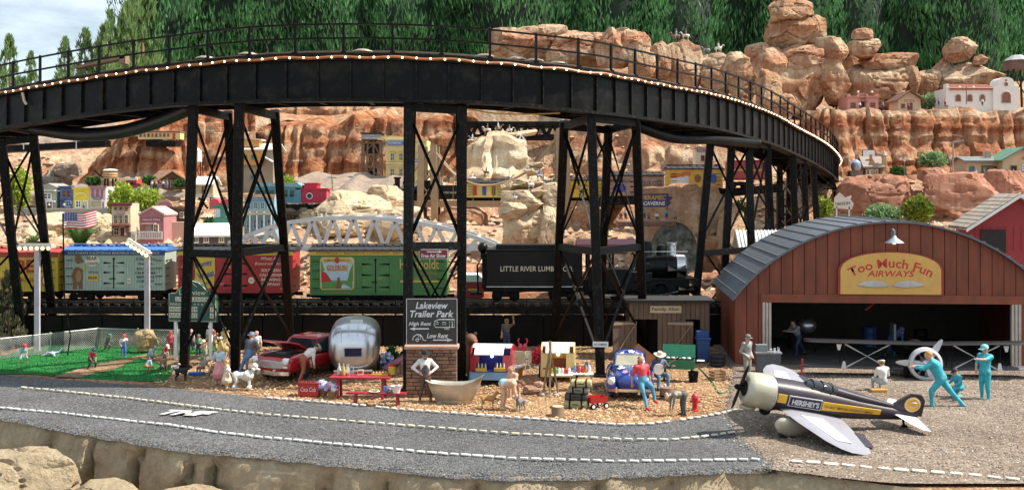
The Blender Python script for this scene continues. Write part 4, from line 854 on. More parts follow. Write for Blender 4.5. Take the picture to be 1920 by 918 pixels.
for px in (1120,1160,1200,1240):
    m=MB();p=lp(px,0);rz_=.42
    for y in (-.6,):m.lathe([(rz_*1.06,-.06),(rz_*1.06,-.02),(rz_,-.02),(rz_,.1),(rz_*.8,.1),(rz_*.8,.03),(.12,.03),(.12,.12),(.02,.12)],22,(p.x,y,ZT-O.z+rz_),M=Matrix.Rotation(R(90),3,'X'))
    m.fin('driving_wheel',BLK2,loco,1)
m=MB();zr=ZT-O.z+.3;m.box((lp(1180,0).x,-.8,zr),(3.2,.06,.09));m.bar(lp(1240,0)+Vector((0,-.86,0))+up*(zr-lp(1240,0).z),(lp(1280,0).x,-.86,zr+.25),.07);m.fin('side_rod',CHROME,loco)
m=MB();m.cyl((lp(1272,0).x,-.8,zr+.25),(lp(1300,0).x,-.8,zr+.25),.25,12);m.fin('cylinder_block',LB,loco,1)
m=MB();m.prism([(x4+.5,ZT-O.z+.08),(x4+1.0,ZT-O.z+.05),(x4+.55,ZT-O.z+.5)],-.6,.6);m.fin('pilot',LB,loco)
m=MB();m.box((lp(1195,0).x,0,lp(0,540).z),(lp(1300,0).x-lp(1100,0).x,1.1,.75));m.box((lp(1225,0).x,-.55,lp(0,532).z),(1.5,.3,.3));m.fin('chassis',LB,loco)
# shop clutter in the gap behind the tender
r=th('work_caboose','small red and white caboose behind the green car and tender','caboose',at(884,555,56));m=MB();m.box((0,0,.4),(1.3,1.4,.8));m.fin('body',CRED,r);m=MB();m.prism([(-.75,.8),(.75,.8),(.4,1.15),(-.4,1.15)],-.8,.8);m.fin('roof',WHT,r);m=MB();m.box((.1,-.72,.4),(.5,.02,.1));m.fin('trim',CYL,r)
# ---- silver arch truss bridge behind the front train
def truss(name,label,pts_top,pts_bot,mat,w,thick,D2,web=True,cat='bridge'):
    b=Vector(pts_bot[0]);r=th(name,label,cat,b)
    for dy in (0,D2):
        o=Vector((0,dy,0))-b
        for chain,nm in ((pts_top,'top_chord'),(pts_bot,'bottom_chord')):
            m=MB()
            for i in range(len(chain)-1):m.bar(Vector(chain[i])+o,Vector(chain[i+1])+o,w,thick)
            m.fin(nm,mat,r)
        n=min(len(pts_top),len(pts_bot))
        for i in range(n):
            if dy or (Vector(pts_top[i])-Vector(pts_bot[i])).length<.15:continue
            for j in ((i-.5),(i+.5)):
                q=Vector(pts_bot[0]).lerp(Vector(pts_bot[-1]),min(1,max(0,j/(n-1))));m=MB();m.bar(Vector(pts_top[i])+o,q+o,w*.62,thick*.9);m.fin('web_strut',mat,r)
    for i in range(0,len(pts_top)):
        m=MB();m.bar(Vector(pts_top[i])-b,Vector(pts_top[i])-b+Vector((0,D2,0)),w*.6);m.fin('cross_strut',mat,r)
    return r
ALU=pm((.66,.66,.65),.42,.35,.12,2,.06,name='brushed_aluminium')
xs=np.linspace(430,935,14);yt_=[455,440,425,416,411,409,408,409,412,417,424,434,447,463]
truss('arch_truss_bridge','silver aluminium arch truss bridge behind the red and green cars',[at(a,b,60) for a,b in zip(xs,yt_)],[at(a,466,60) for a in xs],ALU,.3,.22,3.0)
xs=np.linspace(872,1060,9);r=truss('black_truss_bridge','black steel truss bridge high behind the central riders',[at(a,232,91) for a in xs],[at(a,256,91) for a in xs],BLK,.42,.36,3)
# ---- upper railway on the suspension bridge
bd=th('suspension_bridge','tan suspension bridge with two towers and drooping cables','bridge',at(740,388,72));bo=at(740,388,72);TANS=pm((.34,.23,.13),.6,0,.15,2,.08,name='tan_steel')
m=MB();m.box((at(940,0,72).x-bo.x,1.2,.2),(at(1190,0,72).x-at(720,0,72).x,2.6,.42));m.fin('deck',TANS,bd)
for px in (802,1050):
    for dy in (-.3,2.6):
        for s in (-14,14):
            if px==1050 and s<0:s=-2
            p=at(px+s,388,72)-bo;t=at(px+s*.8,242 if px>900 else 272,72)-bo;m=MB();m.bar(p+Vector((0,dy,-2.5)),t+Vector((0,dy,0)),.42,.42);m.fin('tower_leg',TANS,bd)
        a=at(px-12,275,72)-bo;m=MB()
        for k in range(3):
            m.bar(at(px-13,275+34*k,72)-bo+Vector((0,dy,0)),at(px+13,309+34*k,72)-bo+Vector((0,dy,0)),.1);m.bar(at(px+13,275+34*k,72)-bo+Vector((0,dy,0)),at(px-13,309+34*k,72)-bo+Vector((0,dy,0)),.1)
        m.fin('tower_bracing',TANS,bd)
cabs=cat_rom([at(810,275,72),at(850,325,72),at(900,347,72),at(950,340,72),at(1000,312,72),at(1040,262,72)],.4)
for dy in (-.3,2.6):
    m=MB();m.tube([p-bo+Vector((0,dy,0)) for p in cabs],.07,6);m.fin('main_cable',TANS,bd)
    for i in range(2,len(cabs),3):m=MB();m.cyl(cabs[i]-bo+Vector((0,dy,0)),(cabs[i].x-bo.x,dy,.3),.025,5);m.fin('hanger',TANS,bd)
m=MB();m.tube([p-bo for p in cat_rom([at(812,275,72),at(770,330,72),at(735,375,72)],.5)],.06,6);m.fin('main_cable',TANS,bd)
m=MB();
for i in range(7):m.bar(at(860+14*i,448,71)-bo,at(867+14*i,435,71)-bo,.12);m.bar(at(867+14*i,435,71)-bo,at(874+14*i,448,71)-bo,.12)
m.bar(at(855,434,71)-bo,at(965,434,71)-bo,.14);m.bar(at(855,449,71)-bo,at(965,449,71)-bo,.14);m.fin('lower_truss',TANS,bd)
UT=at(0,378,72).z
def car2(px0,px1,yt,yb,D,body,roof,label,fascia=None,rz=0,**kw):return freight_car('boxcar',label,'train car',px0,px1,yt,yb,D,body,roof,fascia,1.9,rz,kw.pop('door',True),ztrack=at(0,yb+9,D).z,boards=False,group='upper train cars',**kw)
r,L,H,f=car2(873,946,343,370,72,pm((.66,.55,.16),.5,name='pale_yellow_car'),BLKR,'pale yellow boxcar with small painted figures on suspension bridge',door=False)
for i,c_ in enumerate((REDI,BLUI,BROWN)):decal(r,c_,rect(-.8+.62*i,.15,-.55+.62*i,H*.8),f)
r,L,H,f=car2(950,1040,344,370,72,pm((.5,.12,.03),.5,name='orange_car'),BLKR,'orange boxcar partly hidden behind the rock pillar')
r,L,H,f=car2(1052,1132,338,370,72,CY,BLKR,'bright yellow boxcar right of the suspension tower');txt('CIRCUS',REDI,r,(-.3,f,H*.6),1.2,.3)
r,L,H,f=car2(1136,1246,329,367,70,pm((.42,.26,.19),.6,name='dusty_pink_car'),BLKR,'dusty pink boxcar lettered SIOUX CITY');txt('SIOUX CITY',INK,r,(.95,f,H*.62),1.5,.3);txt('SARSAPARILLA',INK,r,(-1.0,f,H*.75),1.4,.26);txt('Sarsaparilla',INK,r,(1.0,f,H*.35),1.1,.18);decal(r,BLUI,ellp(-1.,H*.38,.42,.25),f)
r,L,H,f=car2(1254,1356,317,352,66,pm((.62,.38,.07),.5,name='amber_car'),BLKR,'amber yellow boxcar lettered with a rifle maker name',door=False);decal(r,pm((.5,.55,.55),.5,name='panel_ink'),[(-1.55,H*.15),(-.45,H*.15),(-.45,H*.7),(-1.5,H*.5)],f);txt('WINCHESTER',REDI,r,(-.95,f-.01,H*.68),1.3,.26,(R(90),R(-8),0),bold=.02);decal(r,BROWN,ellp(.1,H*.5,.2,.25),f);m=MB();m.box((.55,f,H/2),(.05,.03,H));m.fin('side_post',BLKR,r)
decal(r,BLUI,ellp(1.05,H*.5,.18,.3),f)
r=th('red_locomotive','red streamlined locomotive under the bridge behind the right towers','locomotive',at(1400,342,66));k=66/F
m=MB();m.box((0,.9,.75),(2.0,1.7,1.2));m.loft([[(1,y,z) for y,z in ((.05,.15),(1.75,.15),(1.75,1.0),(1.4,1.35),(.4,1.35),(.05,1.0))],[(1.5,y,z) for y,z in ((.2,.2),(1.6,.2),(1.6,.7),(1.3,.9),(.5,.9),(.2,.7))]]);m.fin('body',RED,r,bev=.1);truck(r,-.5,1.7,-.35,.2);m=MB();m.box((0,.04,.75),(2,.02,.12));m.fin('stripe',CYL,r)
ud=th('upper_track_deck','dark track beam carrying the pink and amber boxcars','track',at(1250,372,68));m=MB();o_=at(1250,372,68);pts=[at(1120,381,71)-o_,at(1250,372,69)-o_,at(1360,362,66.5)-o_,at(1470,352,66)-o_]
for i in range(3):m.bar(pts[i]+Vector((0,.9,0)),pts[i+1]+Vector((0,.9,0)),2.2,.5)
m.fin('deck',BLK2,ud)
for p in pts:m=MB();m.bar(p+Vector((0,.9,-.2)),p+Vector((0,.9,-5)),.4);m.fin('post',BLK2,ud)
# black engine on the suspension bridge
D=72;r=th('steam_locomotive','small black steam locomotive on the upper bridge left of the pale yellow boxcar','locomotive',at(780,378,D));O=at(780,378,D)
def q_(px,py,y=1):p=at(px,py,D)-O;return Vector((p.x,y,p.z))
m=MB();m.cyl(q_(735,357),q_(785,357),.45,16);m.lathe([(.18,0),(.18,.5),(.25,.55),(.25,.65)],10,q_(742,350));m.lathe([(.2,0),(.2,.3),(.05,.4)],10,q_(758,348));m.fin('boiler',LB,r,1)
m=MB();m.box(q_(798,357),(.9,1.5,1.3));m.box(q_(798,339),(1.2,1.7,.08));m.fin('cab',LB,r)
m=MB();m.box(q_(845,360),(1.9,1.5,.9));m.box(q_(845,372),(2,1.4,.12));m.fin('coal_tender',LB,r);txt('WATER VALLEY RR',CREAM,r,q_(845,361,.24),1.3,.13)
for px in (745,760,775):m=MB();m.lathe([(.3,-.05),(.3,.05)],14,q_(px,371,.4),M=Matrix.Rotation(R(90),3,'X'));m.fin('driving_wheel',BLK2,r)
m=MB();m.prism([(q_(722,0).x,-.1),(q_(733,0).x,-.1),(q_(733,0).x,.4)],.4,1.6);m.fin('pilot',LB,r)
# teal coach and caboose, hill line
r=th('passenger_coach','teal passenger coach left of the red caboose','train car',at(520,388,68));k=68/F;m=MB();m.box((0,.9,.75),(2.9,1.7,1.0));m.fin('body',pm((.08,.25,.3),.5,name='teal'),r);m=MB();m.prism([(-1.5,1.25),(1.5,1.25),(1.5,1.32),(1.2,1.5),(-1.2,1.5),(-1.5,1.32)],-.02,1.8);m.fin('roof',pm((.2,.35,.4),.5,name='pale_teal'),r)
for i in range(6):m=MB();m.box((-1.2+.42*i,.04,.85),(.26,.03,.4));m.fin('window',GLS,r)
for s in (-1,1):truck(r,s*.9,1.6,-.2,.18)
r=th('caboose','red caboose with cupola and round white emblem','caboose',at(584,386,68));m=MB();m.box((0,.9,.6),(1.75,1.5,.85));m.fin('body',pm((.5,.02,.05),.5,name='caboose_red'),r);m=MB();m.box((0,.9,1.06),(2.0,1.7,.08));m.box((-.1,.9,1.22),(.8,1.2,.3));m.box((-.1,.9,1.4),(1.0,1.4,.06));m.fin('roof',pm((.5,.02,.05),.5,name='caboose_red2'),r)
decal(r,WHT,ellp(-.15,.62,.2,.2),.14);decal(r,INK,ellp(-.15,.62,.15,.15),.13);
for s in (-1,1):truck(r,s*.5,1.5,-.2,.15);m=MB();m.bar((s*.95,.3,.2),(s*.95,.3,.9),.04);m.bar((s*.95,1.5,.2),(s*.95,1.5,.9),.04);m.box((s*.98,.9,.2),(.3,1.5,.06));m.fin('platform',WHT,r)
m=MB();p=at(560,392,68.5);m.box((0,.5,0),(6,2.4,.2));tag(m.fin('stone_track_bed',pm((.3,.28,.25),.8,0,.3,3,.4,name='stone_bed'),None,loc=p),'grey stone track bed under the red caboose','track bed')
m=MB();m.box((0,0,0),(7,1.6,.5));tag(m.fin('stone_wall',pm((.45,.42,.37),.8,0,.25,4,.4,name='pale_stone'),None,loc=at(640,396,69.5)),'low pale stone wall above the silver arch bridge','wall')
# ================================================================ BUILDINGS
def C(r,g,b,rough=.7,var=.12):return pm((r,g,b),rough,0,var,1.5,.08,name='building_paint')
def window(r,x,z,w,h,y,fm,pane=GLS,mull=1,sill=True):
    """frame (part) with recessed pane (sub-part)"""
    t=min(w,h)*.16+.01;m=MB()
    for s in (-1,1):m.box((x+s*(w/2),y-.03,z),(t,.07,h+t));m.box((x,y-.03,z+s*h/2),(w-t,.07,t))
    if mull:m.box((x,y-.02,z),(t*.6,.04,h-t));m.box((x,y-.018,z),(w-t,.036,t*.6))
    if sill:m.box((x,y-.06,z-h/2-t*.6),(w+2*t,.12,t*.7))
    f=m.fin('window',fm,r);m=MB();m.box((x,y-.005,z),(w-t*.6,.02,h-t*.6));m.fin('pane',pane,f);return f
def door(r,x,w,h,y,mat,fm,z=0):
    m=MB();m.box((x,y-.02,z+h/2),(w,.05,h));m.box((x,y-.05,z+h*.72),(w*.6,.02,h*.3));d=m.fin('door',mat,r)
    m=MB()
    for s in (-1,1):m.box((x+s*(w/2+.03),y-.035,z+h/2),(.07,.08,h))
    m.box((x,y-.035,z+h+.03),(w+.13,.08,.08));m.fin('door_frame',fm,d);return d
def bldg(name,label,px0,px1,yt,yb,D,wall,roof=None,depth=3.,kind='flat',rz=0,cat='building',trim=None,ridge='y',rh=.35,group=None,over=.12,base=1.2):
    """walls plus roof; kind flat (cornice), gable (ridge along y faces its gable to us; along x shows a slope), returns root,W,H"""
    W=(px1-px0)*D/F;H=(yb-yt)*D/F;c=at((px0+px1)/2,yb,D);r=th(name,label,cat,c,rz,1,group);trim=trim or WHT;roof=roof or wall
    m=MB();m.box((0,depth/2,H/2-base/2),(W,depth,H+base));RH=rh*W if ridge=='y' else rh*H
    if kind=='gable' and ridge=='y':m.prism([(-W/2,H),(W/2,H),(0,H+RH)],0,depth)
    if kind=='gable' and ridge=='x':m.prism([(0,H),(depth,H),(depth/2,H+RH)],-W/2,W/2,ax='x')
    m.fin('wall',wall,r)
    m=MB()
    if kind=='flat':
        m.box((0,depth/2+.02,H-.02),(W+.02,depth-.1,.06));m.fin('roof',roof,r)
        m=MB();m.box((0,-.03,H-.06),(W+.14,.16,.12));m.box((0,-.05,H+.02),(W+.2,.22,.07));m.fin('cornice',trim,r)
    else:
        t=.09;o=over
        if ridge=='y':
            s=RH/(W/2);e=W/2+o;poly=[(-e,H-o*s),(0,H+RH),(e,H-o*s),(e,H-o*s+t*1.2),(0,H+RH+t*1.3),(-e,H-o*s+t*1.2)];m.prism(poly,-o*1.5,depth+o)
        else:
            s=RH/(depth/2);e=o;poly=[(-e,H-o*s),(depth/2,H+RH),(depth+e,H-o*s),(depth+e,H-o*s+t*1.2),(depth/2,H+RH+t*1.3),(-e,H-o*s+t*1.2)];m.prism(poly,-W/2-o,W/2+o,ax='x')
        m.fin('roof',roof,r)
    return r,W,H
# --- main street row
row='storefronts in the left hill town'
GG=C(.35,.37,.30);r,W,H=bldg('storefront','grey green storefront with balcony, left end of the row',78,106,352,391,80,GG,C(.3,.28,.25),2.5,'gable',rh=.2,group=row);window(r,-.1,H*.6,.55,.4,0,WHT);m=MB();m.box((0,-.25,H*.35),(W,.5,.06));m.fin('balcony',WHT,r);door(r,.05,.35,.55,0,WOOD,WHT)
m=MB();m.box((0,-.2,H*.88),(W+.1,.5,.07));m.fin('awning',WHT,r)
r,W,H=bldg('storefront','blue two storey storefront in the town row',113,137,350,391,80,C(.06,.16,.45),None,2.5,trim=C(.04,.1,.3),group=row)
for x in (-.2,.15):window(r,x,H*.68,.22,.5,0,C(.3,.16,.1))
window(r,.14,H*.24,.35,.4,0,C(.3,.4,.6));door(r,-.25,.22,.6,0,INK,C(.06,.1,.3));m=MB();m.box((0,-.08,H*.47),(W,.16,.07));m.fin('ledge',C(.05,.13,.4),r)
r,W,H=bldg('storefront','bright yellow storefront with arched panel',137.5,167.5,352,391,80,C(.75,.6,.05),None,2.5,trim=C(.75,.62,.1),group=row)
pts=[(.42*math.cos(t),H*.55+.3*math.sin(t)) for t in np.linspace(0,math.pi,12)];m=MB();m.tube([(x,-.06,z) for x,z in pts],.06,6);m.fin('arch_trim',C(.8,.7,.3),r);window(r,-.2,H*.22,.38,.42,0,WHT);door(r,.33,.22,.55,0,C(.4,.45,.4),WHT)
r,W,H=bldg('storefront','white storefront with pink shuttered windows and blue sign',168,198,350,391,80,C(.6,.54,.5),None,2.5,trim=C(.4,.2,.26),group=row)
for x in (-.35,0,.35):window(r,x,H*.72,.18,.55,0,C(.45,.2,.26),C(.4,.2,.25))
decal(r,CBLU,ellp(0,H*.48,.36,.1),-.05,'sign_board');txt('CAFE',WHT,r,(0,-.066,H*.48),.4,.1);window(r,-.08,H*.22,.75,.42,0,C(.5,.45,.4),C(.5,.35,.12));door(r,.42,.14,.5,0,C(.45,.2,.26),WHT)
r,W,H=bldg('tomb_front_shop','small brown round topped shop right of the white storefront',203,217,372,393,79,C(.4,.28,.22),None,1.5);m=MB();m.lathe([(W/2,0),(W/2,1.2)],20,(0,1.3,H),M=Matrix.Rotation(R(90),3,'X'));m.fin('round_top',C(.4,.28,.22),r);window(r,0,H*.6,.3,.2,0,WHT)
m=MB();p=at(115,403,79.2)
for k in range(5):m.box((0,0,.08+.09*k),(7.2,1.2+.0*k,.08))
m.box((0,.2,.2),(7.1,1.1,.44));tag(m.fin('boardwalk_wall',C(.33,.34,.30),None,loc=p),'long grey plank retaining wall under the storefront row','wall')
# --- lower town
r,W,H=bldg('hotel','tall tan hotel with dark red ground floor',210,244,382,442,64,C(.56,.48,.33),None,2.6,trim=C(.2,.05,.05),rz=R(8))
for x in (-.3,0,.3):window(r,x,H*.86,.12,.12,0,BROWN,mull=0);window(r,x,H*.52,.2,.5,0,C(.5,.42,.3))
decal(r,C(.6,.52,.48),ellp(0,H*.74,.42,.08),-.06,'sign_board');txt('HOTEL',REDI,r,(0,-.075,H*.74),.5,.09);m=MB();m.box((0,-.2,H*.33),(W+.05,.5,.07));m.box((0,-.43,H*.40),(W+.05,.03,.03))
for x in np.linspace(-W/2,W/2,9):m.box((x,-.43,H*.36),(.03,.03,.22))
m.fin('balcony',C(.25,.06,.06),r);m=MB();m.box((0,-.02,H*.15),(W-.02,.06,H*.3));m.fin('ground_floor_front',C(.2,.06,.06),r);window(r,-.25,H*.15,.26,.4,-.06,C(.4,.3,.22));door(r,.1,.22,.5,-.06,C(.1,.03,.03),C(.45,.35,.25));window(r,.38,H*.15,.18,.4,-.06,C(.4,.3,.22))
PK=C(.38,.17,.17);r,W,H=bldg('pink_house','dusty pink gabled house with white porch fence',262,307,403,441,63,PK,C(.5,.34,.30),2.4,'gable',rh=.28,over=.06)
decal(r,C(.3,.1,.13),[(-.6,H*.68),(.6,H*.68),(.6,H*.86),(-.6,H*.86)],-.03,'sign_board');txt('Mammoth Trading',WHT,r,(0,-.04,H*.77),1.0,.13);window(r,.25,H*.35,.26,.42,0,CREAM);door(r,-.15,.26,.6,0,C(.45,.38,.32),C(.5,.25,.25));m=MB();m.box((-.1,-.2,H*.58),(.8,.45,.05));m.fin('awning',C(.55,.4,.38),r)
for s in (-1,1):m=MB();m.ell((s*W/2,.1,H+.06),.13,10,8);m.fin('finial',C(.6,.45,.45),r)
for i in range(18):m=MB();m.box((-W/2-.3+(W+.35)*i/17,-.5,.02),(.045,.05,.42));m.fin('picket',WHT,r)
m=MB();m.box((-.15,-.5,.22),(W+.4,.07,.05));m.box((-.15,-.5,-.16),(W+.4,.07,.05));m.fin('fence_rail',WHT,r)
r,W,H=bldg('saloon','dark brown saloon with a round pink roof sign',290,352,389,416,66,C(.16,.09,.06),None,2.5,trim=C(.2,.11,.07));m=MB();m.prism([(-.45+.52*math.cos(t),H+.5*math.sin(t)) for t in np.linspace(0,math.pi,18)],.1,.2);sg=m.fin('sign_board',C(.5,.27,.22),r);txt('Crazy Horse',INK,r,(-.45,.085,H+.28),.7,.12,arc=.6);txt('SALOON',REDI,r,(-.45,.085,H+.1),.6,.12)
for x in (-.1,.65):window(r,x,H*.5,.2,.32,0,CREAM)
for i in range(16):m=MB();m.box((-.6+.1*i,-.25,.06),(.03,.03,.22));m.fin('baluster',WOOD,r)
m=MB();m.box((.15,-.25,.18),(1.6,.05,.04));m.fin('hand_rail',WOOD,r)
m=MB();m.box((0,.3,.6),(1.45,.6,1.3));tag(m.fin('plaster_wall',C(.62,.46,.36,.85),None,loc=at(328,456,64.5)),'plain peach plaster wall below the saloon','wall')
r,W,H=bldg('stilt_house','small white roofed house on brackets above the town',367,399,346,364,76,C(.5,.40,.26),C(.72,.7,.66),1.8,'gable',ridge='x',rh=.7,base=0);window(r,-.05,H*.5,.2,.4,0,BROWN);m=MB()
for i in range(9):m.box((-W/2+W*i/8,-.02,H*.5),(.03,.03,H*.9))
m.fin('siding_batten',C(.42,.33,.2),r);m=MB()
m.box((0,.8,-.12),(W+.2,2,.2));m.fin('floor',C(.55,.53,.48),r)
for s in (-1,1):m=MB();m.bar((s*.4,.1,-.2),(s*.1,1.2,-1),.09);m.bar((s*.4,.1,-.2),(s*.4,1.5,-.2),.09);m.fin('bracket',BLK2,r)
r,W,H=bldg('long_shed','grey brown long house with white roof beside the tower leg',355,433,441,456,60,C(.17,.12,.10),C(.68,.67,.64),2.0,'gable',ridge='x',rh=1.2,rz=R(14),over=.15)
for x in (-.75,-.2,.6):window(r,x,H*.45,.24,.24,0,CREAM)
m=MB();m.prism([(-.05,-.4),(2.05,-.4),(2.05,H),(1,H*2.15),(-.05,H)],W/2+.01,W/2+.03,ax='x');m.fin('gable_end',C(.42,.38,.33),r)
GRB=C(.06,.22,.15);r,W,H=bldg('green_building','green and tan building with red barrel awnings',402,436,386,422,63,C(.45,.38,.26),None,2.2,trim=GRB);m=MB();m.box((0,-.1,H*.25),(W+.05,.25,H*.28));m.box((0,-.06,H*.7),(.3,.2,H*.6));m.fin('green_panel',GRB,r)
for x in (-.32,.32):window(r,x,H*.65,.25,.4,0,WHT,SKYI)
for x in (-.5,.15):m=MB();m.lathe([(.3,0),(.3,1.0)],18,(x,.9,H+.12),M=Matrix.Rotation(R(90),3,'X'));m.fin('barrel_awning',C(.55,.06,.08),r,1)
BLUW=C(.22,.36,.42);r,W,H=bldg('blue_hotel','pale blue two storey hotel with balcony posts',458,514,366,440,64,BLUW,C(.5,.35,.2),2.6,trim=C(.55,.38,.2));decal(r,CBLU,rect(-.55,H*.88,.35,H*.95),-.04,'sign_board');txt('Lakeview Hotel',WHT,r,(-.1,-.05,H*.915),.75,.09)
for x in (-.6,-.2,.2,.6):window(r,x,H*.74,.2,.35,0,C(.35,.48,.52));window(r,x,H*.28,.2,.5,0,C(.3,.4,.5))
m=MB();m.box((0,-.3,H*.53),(W,.6,.07));m.box((0,-.58,H*.62),(W,.04,.04));m.fin('balcony',C(.5,.42,.3),r)
for x in np.linspace(-W/2+.05,W/2-.05,5):m=MB();m.box((x,-.57,H*.3),(.06,.06,H*.6));m.fin('porch_post',WHT,r)
for i in range(20):m=MB();m.box((-W/2+W*i/19,-.58,H*.58),(.025,.025,H*.08));m.fin('baluster',C(.5,.42,.3),r)
# --- hill buildings
OR=C(.55,.28,.08);r,W,H=bldg('hill_lodge','orange upper floor lodge with pale stepped roofs on the cliff',452,512,280,345,86,C(.28,.23,.17),C(.62,.57,.48),3,'gable',ridge='x',rh=.16,over=.35)
m=MB();m.box((-.35,-.12,H*.76),(1.75,.3,H*.42));m.fin('upper_floor',OR,r)
for x in (-.9,-.2):window(r,x,H*.78,.35,.28,-.27,C(.1,.25,.2),C(.05,.12,.1))
window(r,-.3,H*.2,.4,.25,0,C(.1,.25,.2));m=MB();m.box((-.5,.7,H+.5),(1.3,1.2,.6));m.fin('clerestory',OR,r);m=MB();m.box((-.5,.7,H+.84),(1.7,1.6,.1),M=Matrix.Rotation(R(6),3,'Y'));m.fin('clerestory_roof',C(.62,.57,.48),r);m=MB();m.box((.95,-.3,H*.72),(.9,.9,.07),M=Matrix.Rotation(R(32),3,'Y'));m.fin('porch_roof',WHT,r)
r,W,H=bldg('log_cabin','brown log cabin with shingled roof under the red cliff',293,348,339,352,86,WOOD,pm((.28,.15,.09),.85,0,.3,3,.5,name='brown_shingle'),2.2,'gable',ridge='y',rh=.32,rz=R(35),over=.2)
m=MB()
for k in range(6):m.cyl((-W/2,-.03,.08+.13*k),(W/2,-.03,.08+.13*k),.07,6)
m.fin('log',WOOD,r);door(r,.1,.3,.5,-.06,DARK,WOOD)
r=th('barrel_tank','tan wooden water barrel on black legs with a spout','water tank',at(207,348,84));k=84/F
m=MB();m.lathe([(.5,.55),(.54,.9),(.5,1.15)],20);m.fin('tub',C(.5,.33,.16),r,1);m=MB();m.lathe([(.58,1.15),(.45,1.25),(.02,1.3)],20);m.fin('lid',C(.6,.55,.46),r,1)
for z in (.65,.85,1.05):m=MB();m.lathe([(.535,z-.02),(.555,z),(.535,z+.02)],20,cap=False);m.fin('hoop',BLK2,r)
for sx in (-.3,.3):
    for sy in (-.3,.3):m=MB();m.box((sx,sy,.2),(.1,.1,.8));m.fin('leg',BLK2,r)
m=MB();m.bar((-.5,-.2,.6),(-1.15,-.3,1.2),.1);m.fin('spout',BLK2,r)
r=th('water_tower','white cylindrical water tower on thin steel legs','water tower',at(371,335,84));m=MB();m.lathe([(.28,1.3),(.28,2.15),(.02,2.35)],16);m.fin('tank',WHT,r,1)
for sx in (-.26,.26):
    for sy in (-.26,.26):m=MB();m.bar((sx*1.3,sy*1.3,-.3),(sx,sy,1.3),.06);m.fin('leg',BLK2,r)
m=MB()
for a_,b_ in (((-.33,-.33,.1),(.28,-.28,1.1)),((.33,-.33,.1),(-.28,-.28,1.1))):m.bar(a_,b_,.035)
m.fin('brace',BLK2,r)
r,W,H=bldg('hill_store','blue and red flat store half hidden behind the yellow green bushes',230,264,348,372,78,C(.06,.13,.35),C(.4,.1,.08),2,trim=C(.3,.08,.07));window(r,.2,H*.6,.3,.3,0,WHT)
r,W,H=bldg('hill_caboose','small red wagon beside the barrel tank',236,256,335,344,84,C(.45,.06,.04),C(.4,.05,.03),1.2,cat='wagon');truck(r,0,.9,-.2,.1)
# coal tower: open timber frame
r=th('coal_tower','timber frame coal tower with a lettered white sign','tower',at(700,348,88));k=88/F;S= lambda px,py,y=0:Vector(((px-700)*k,y,(348-py)*k));TW=pm((.20,.12,.07),.85,0,.3,3,.3,name='old_timber')
for y in (0,1.3):
    for px in (680,690,700,712):m=MB();m.bar(S(px-4 if px<695 else px+2,352,y),S(px,262,y),.13);m.fin('post',TW,r)
    for py in (268,290,312,334):m=MB();m.bar(S(675,py,y),S(718,py,y),.12,.14);m.fin('beam',TW,r)
    for a_,b_ in (((682,290),(700,268)),((712,290),(700,268)),((680,312),(712,290)),((712,312),(690,290)),((678,334),(700,312)),((715,334),(690,312))):m=MB();m.bar(S(*a_,y),S(*b_,y),.08);m.fin('brace',TW,r)
m=MB();m.box(S(698,280,.7),(1.2,1.1,.9));m.box(S(698,325,.7),(.7,.9,.8));m.fin('bin',DARK,r);m=MB();m.box(S(697,257,.6),(1.55,1.9,.5));m.fin('top_house',TW,r);m=MB();m.box(S(697,250,.6),(1.75,2.1,.08));m.fin('roof',DARK,r)
m=MB();m.box(S(697,257,-.4),(1.5,.05,.38));m.fin('sign_board',C(.25,.24,.26),r);txt('C & C',WHT,r,S(697,254.5,-.435),.5,.12);txt('Coal Company',WHT,r,S(697,259.5,-.435),1.2,.14,bold=.01)
for px in (672,692):m=MB();m.box(S(px,336,-.6),(.65,.5,.25));m.fin('coal_chute',BLK2,r)
YW=C(.62,.5,.22);r,W,H=bldg('factory','pale yellow two storey factory with blue name sign',724,800,262,338,82,YW,None,4,trim=C(.66,.56,.3));m=MB();m.prism([(-W*.36+W*.36*math.cos(t)-0*W,H+.3*math.sin(t)) for t in np.linspace(0,math.pi,14)],-.02,.3);o=m.fin('arched_parapet',YW,r)
decal(r,CBLU,rect(-W/2+.1,H*.87,-.1,H*.97),-.12,'sign_board');txt('MISTAPE INC',WHT,r,(-.85,-.135,H*.92),1.0,.16,bold=.01)
for x in (-1.05,-.4,.5,1.0):
    for z in (.58,.2):window(r,x,H*z,.3,.55,0,YW,pm((.05,.09,.18),.15,name='blue_pane'));m=MB();m.tube([(x+.24*math.cos(t),-.04,H*z+.3+.12*math.sin(t)) for t in np.linspace(0,math.pi,8)],.04,5);m.fin('arch_trim',C(.6,.46,.18),r)
m=MB();m.box((0,-.05,H*.42),(W+.1,.12,.1));m.fin('belt_course',C(.66,.56,.3),r);decal(r,CBLU,rect(.35,H*.44,W/2,H*.53),-.08,'sign_board');txt('R 2 COMPANY',WHT,r,(.85,-.09,H*.485),.85,.13)
m=MB();m.box((0,1.5,.1),(5.6,3,.5));tag(m.fin('stone_plinth_wall',pm((.5,.47,.42),.85,0,.25,5,.5,name='stone_base'),None,loc=at(760,350,81)),'pale stone base under the yellow factory','wall')
r=th('cliff_coach','yellow passenger coach on the black bridge at the left cliff top','train car',at(298,262,89));m=MB();m.box((0,.6,.32),(3.4,1.1,.55));m.fin('body',C(.6,.5,.22),r);m=MB();m.box((0,.6,.66),(3.5,1.3,.1));m.fin('roof',C(.3,.1,.05),r)
for i in range(8):m=MB();m.box((-1.5+.32*i,.04,.36),(.18,.03,.28));m.fin('window',REDI if i%2 else GLS,r)
m=MB();m.box((1.2,.04,.3),(.22,.03,.48));m.fin('door',REDI,r)
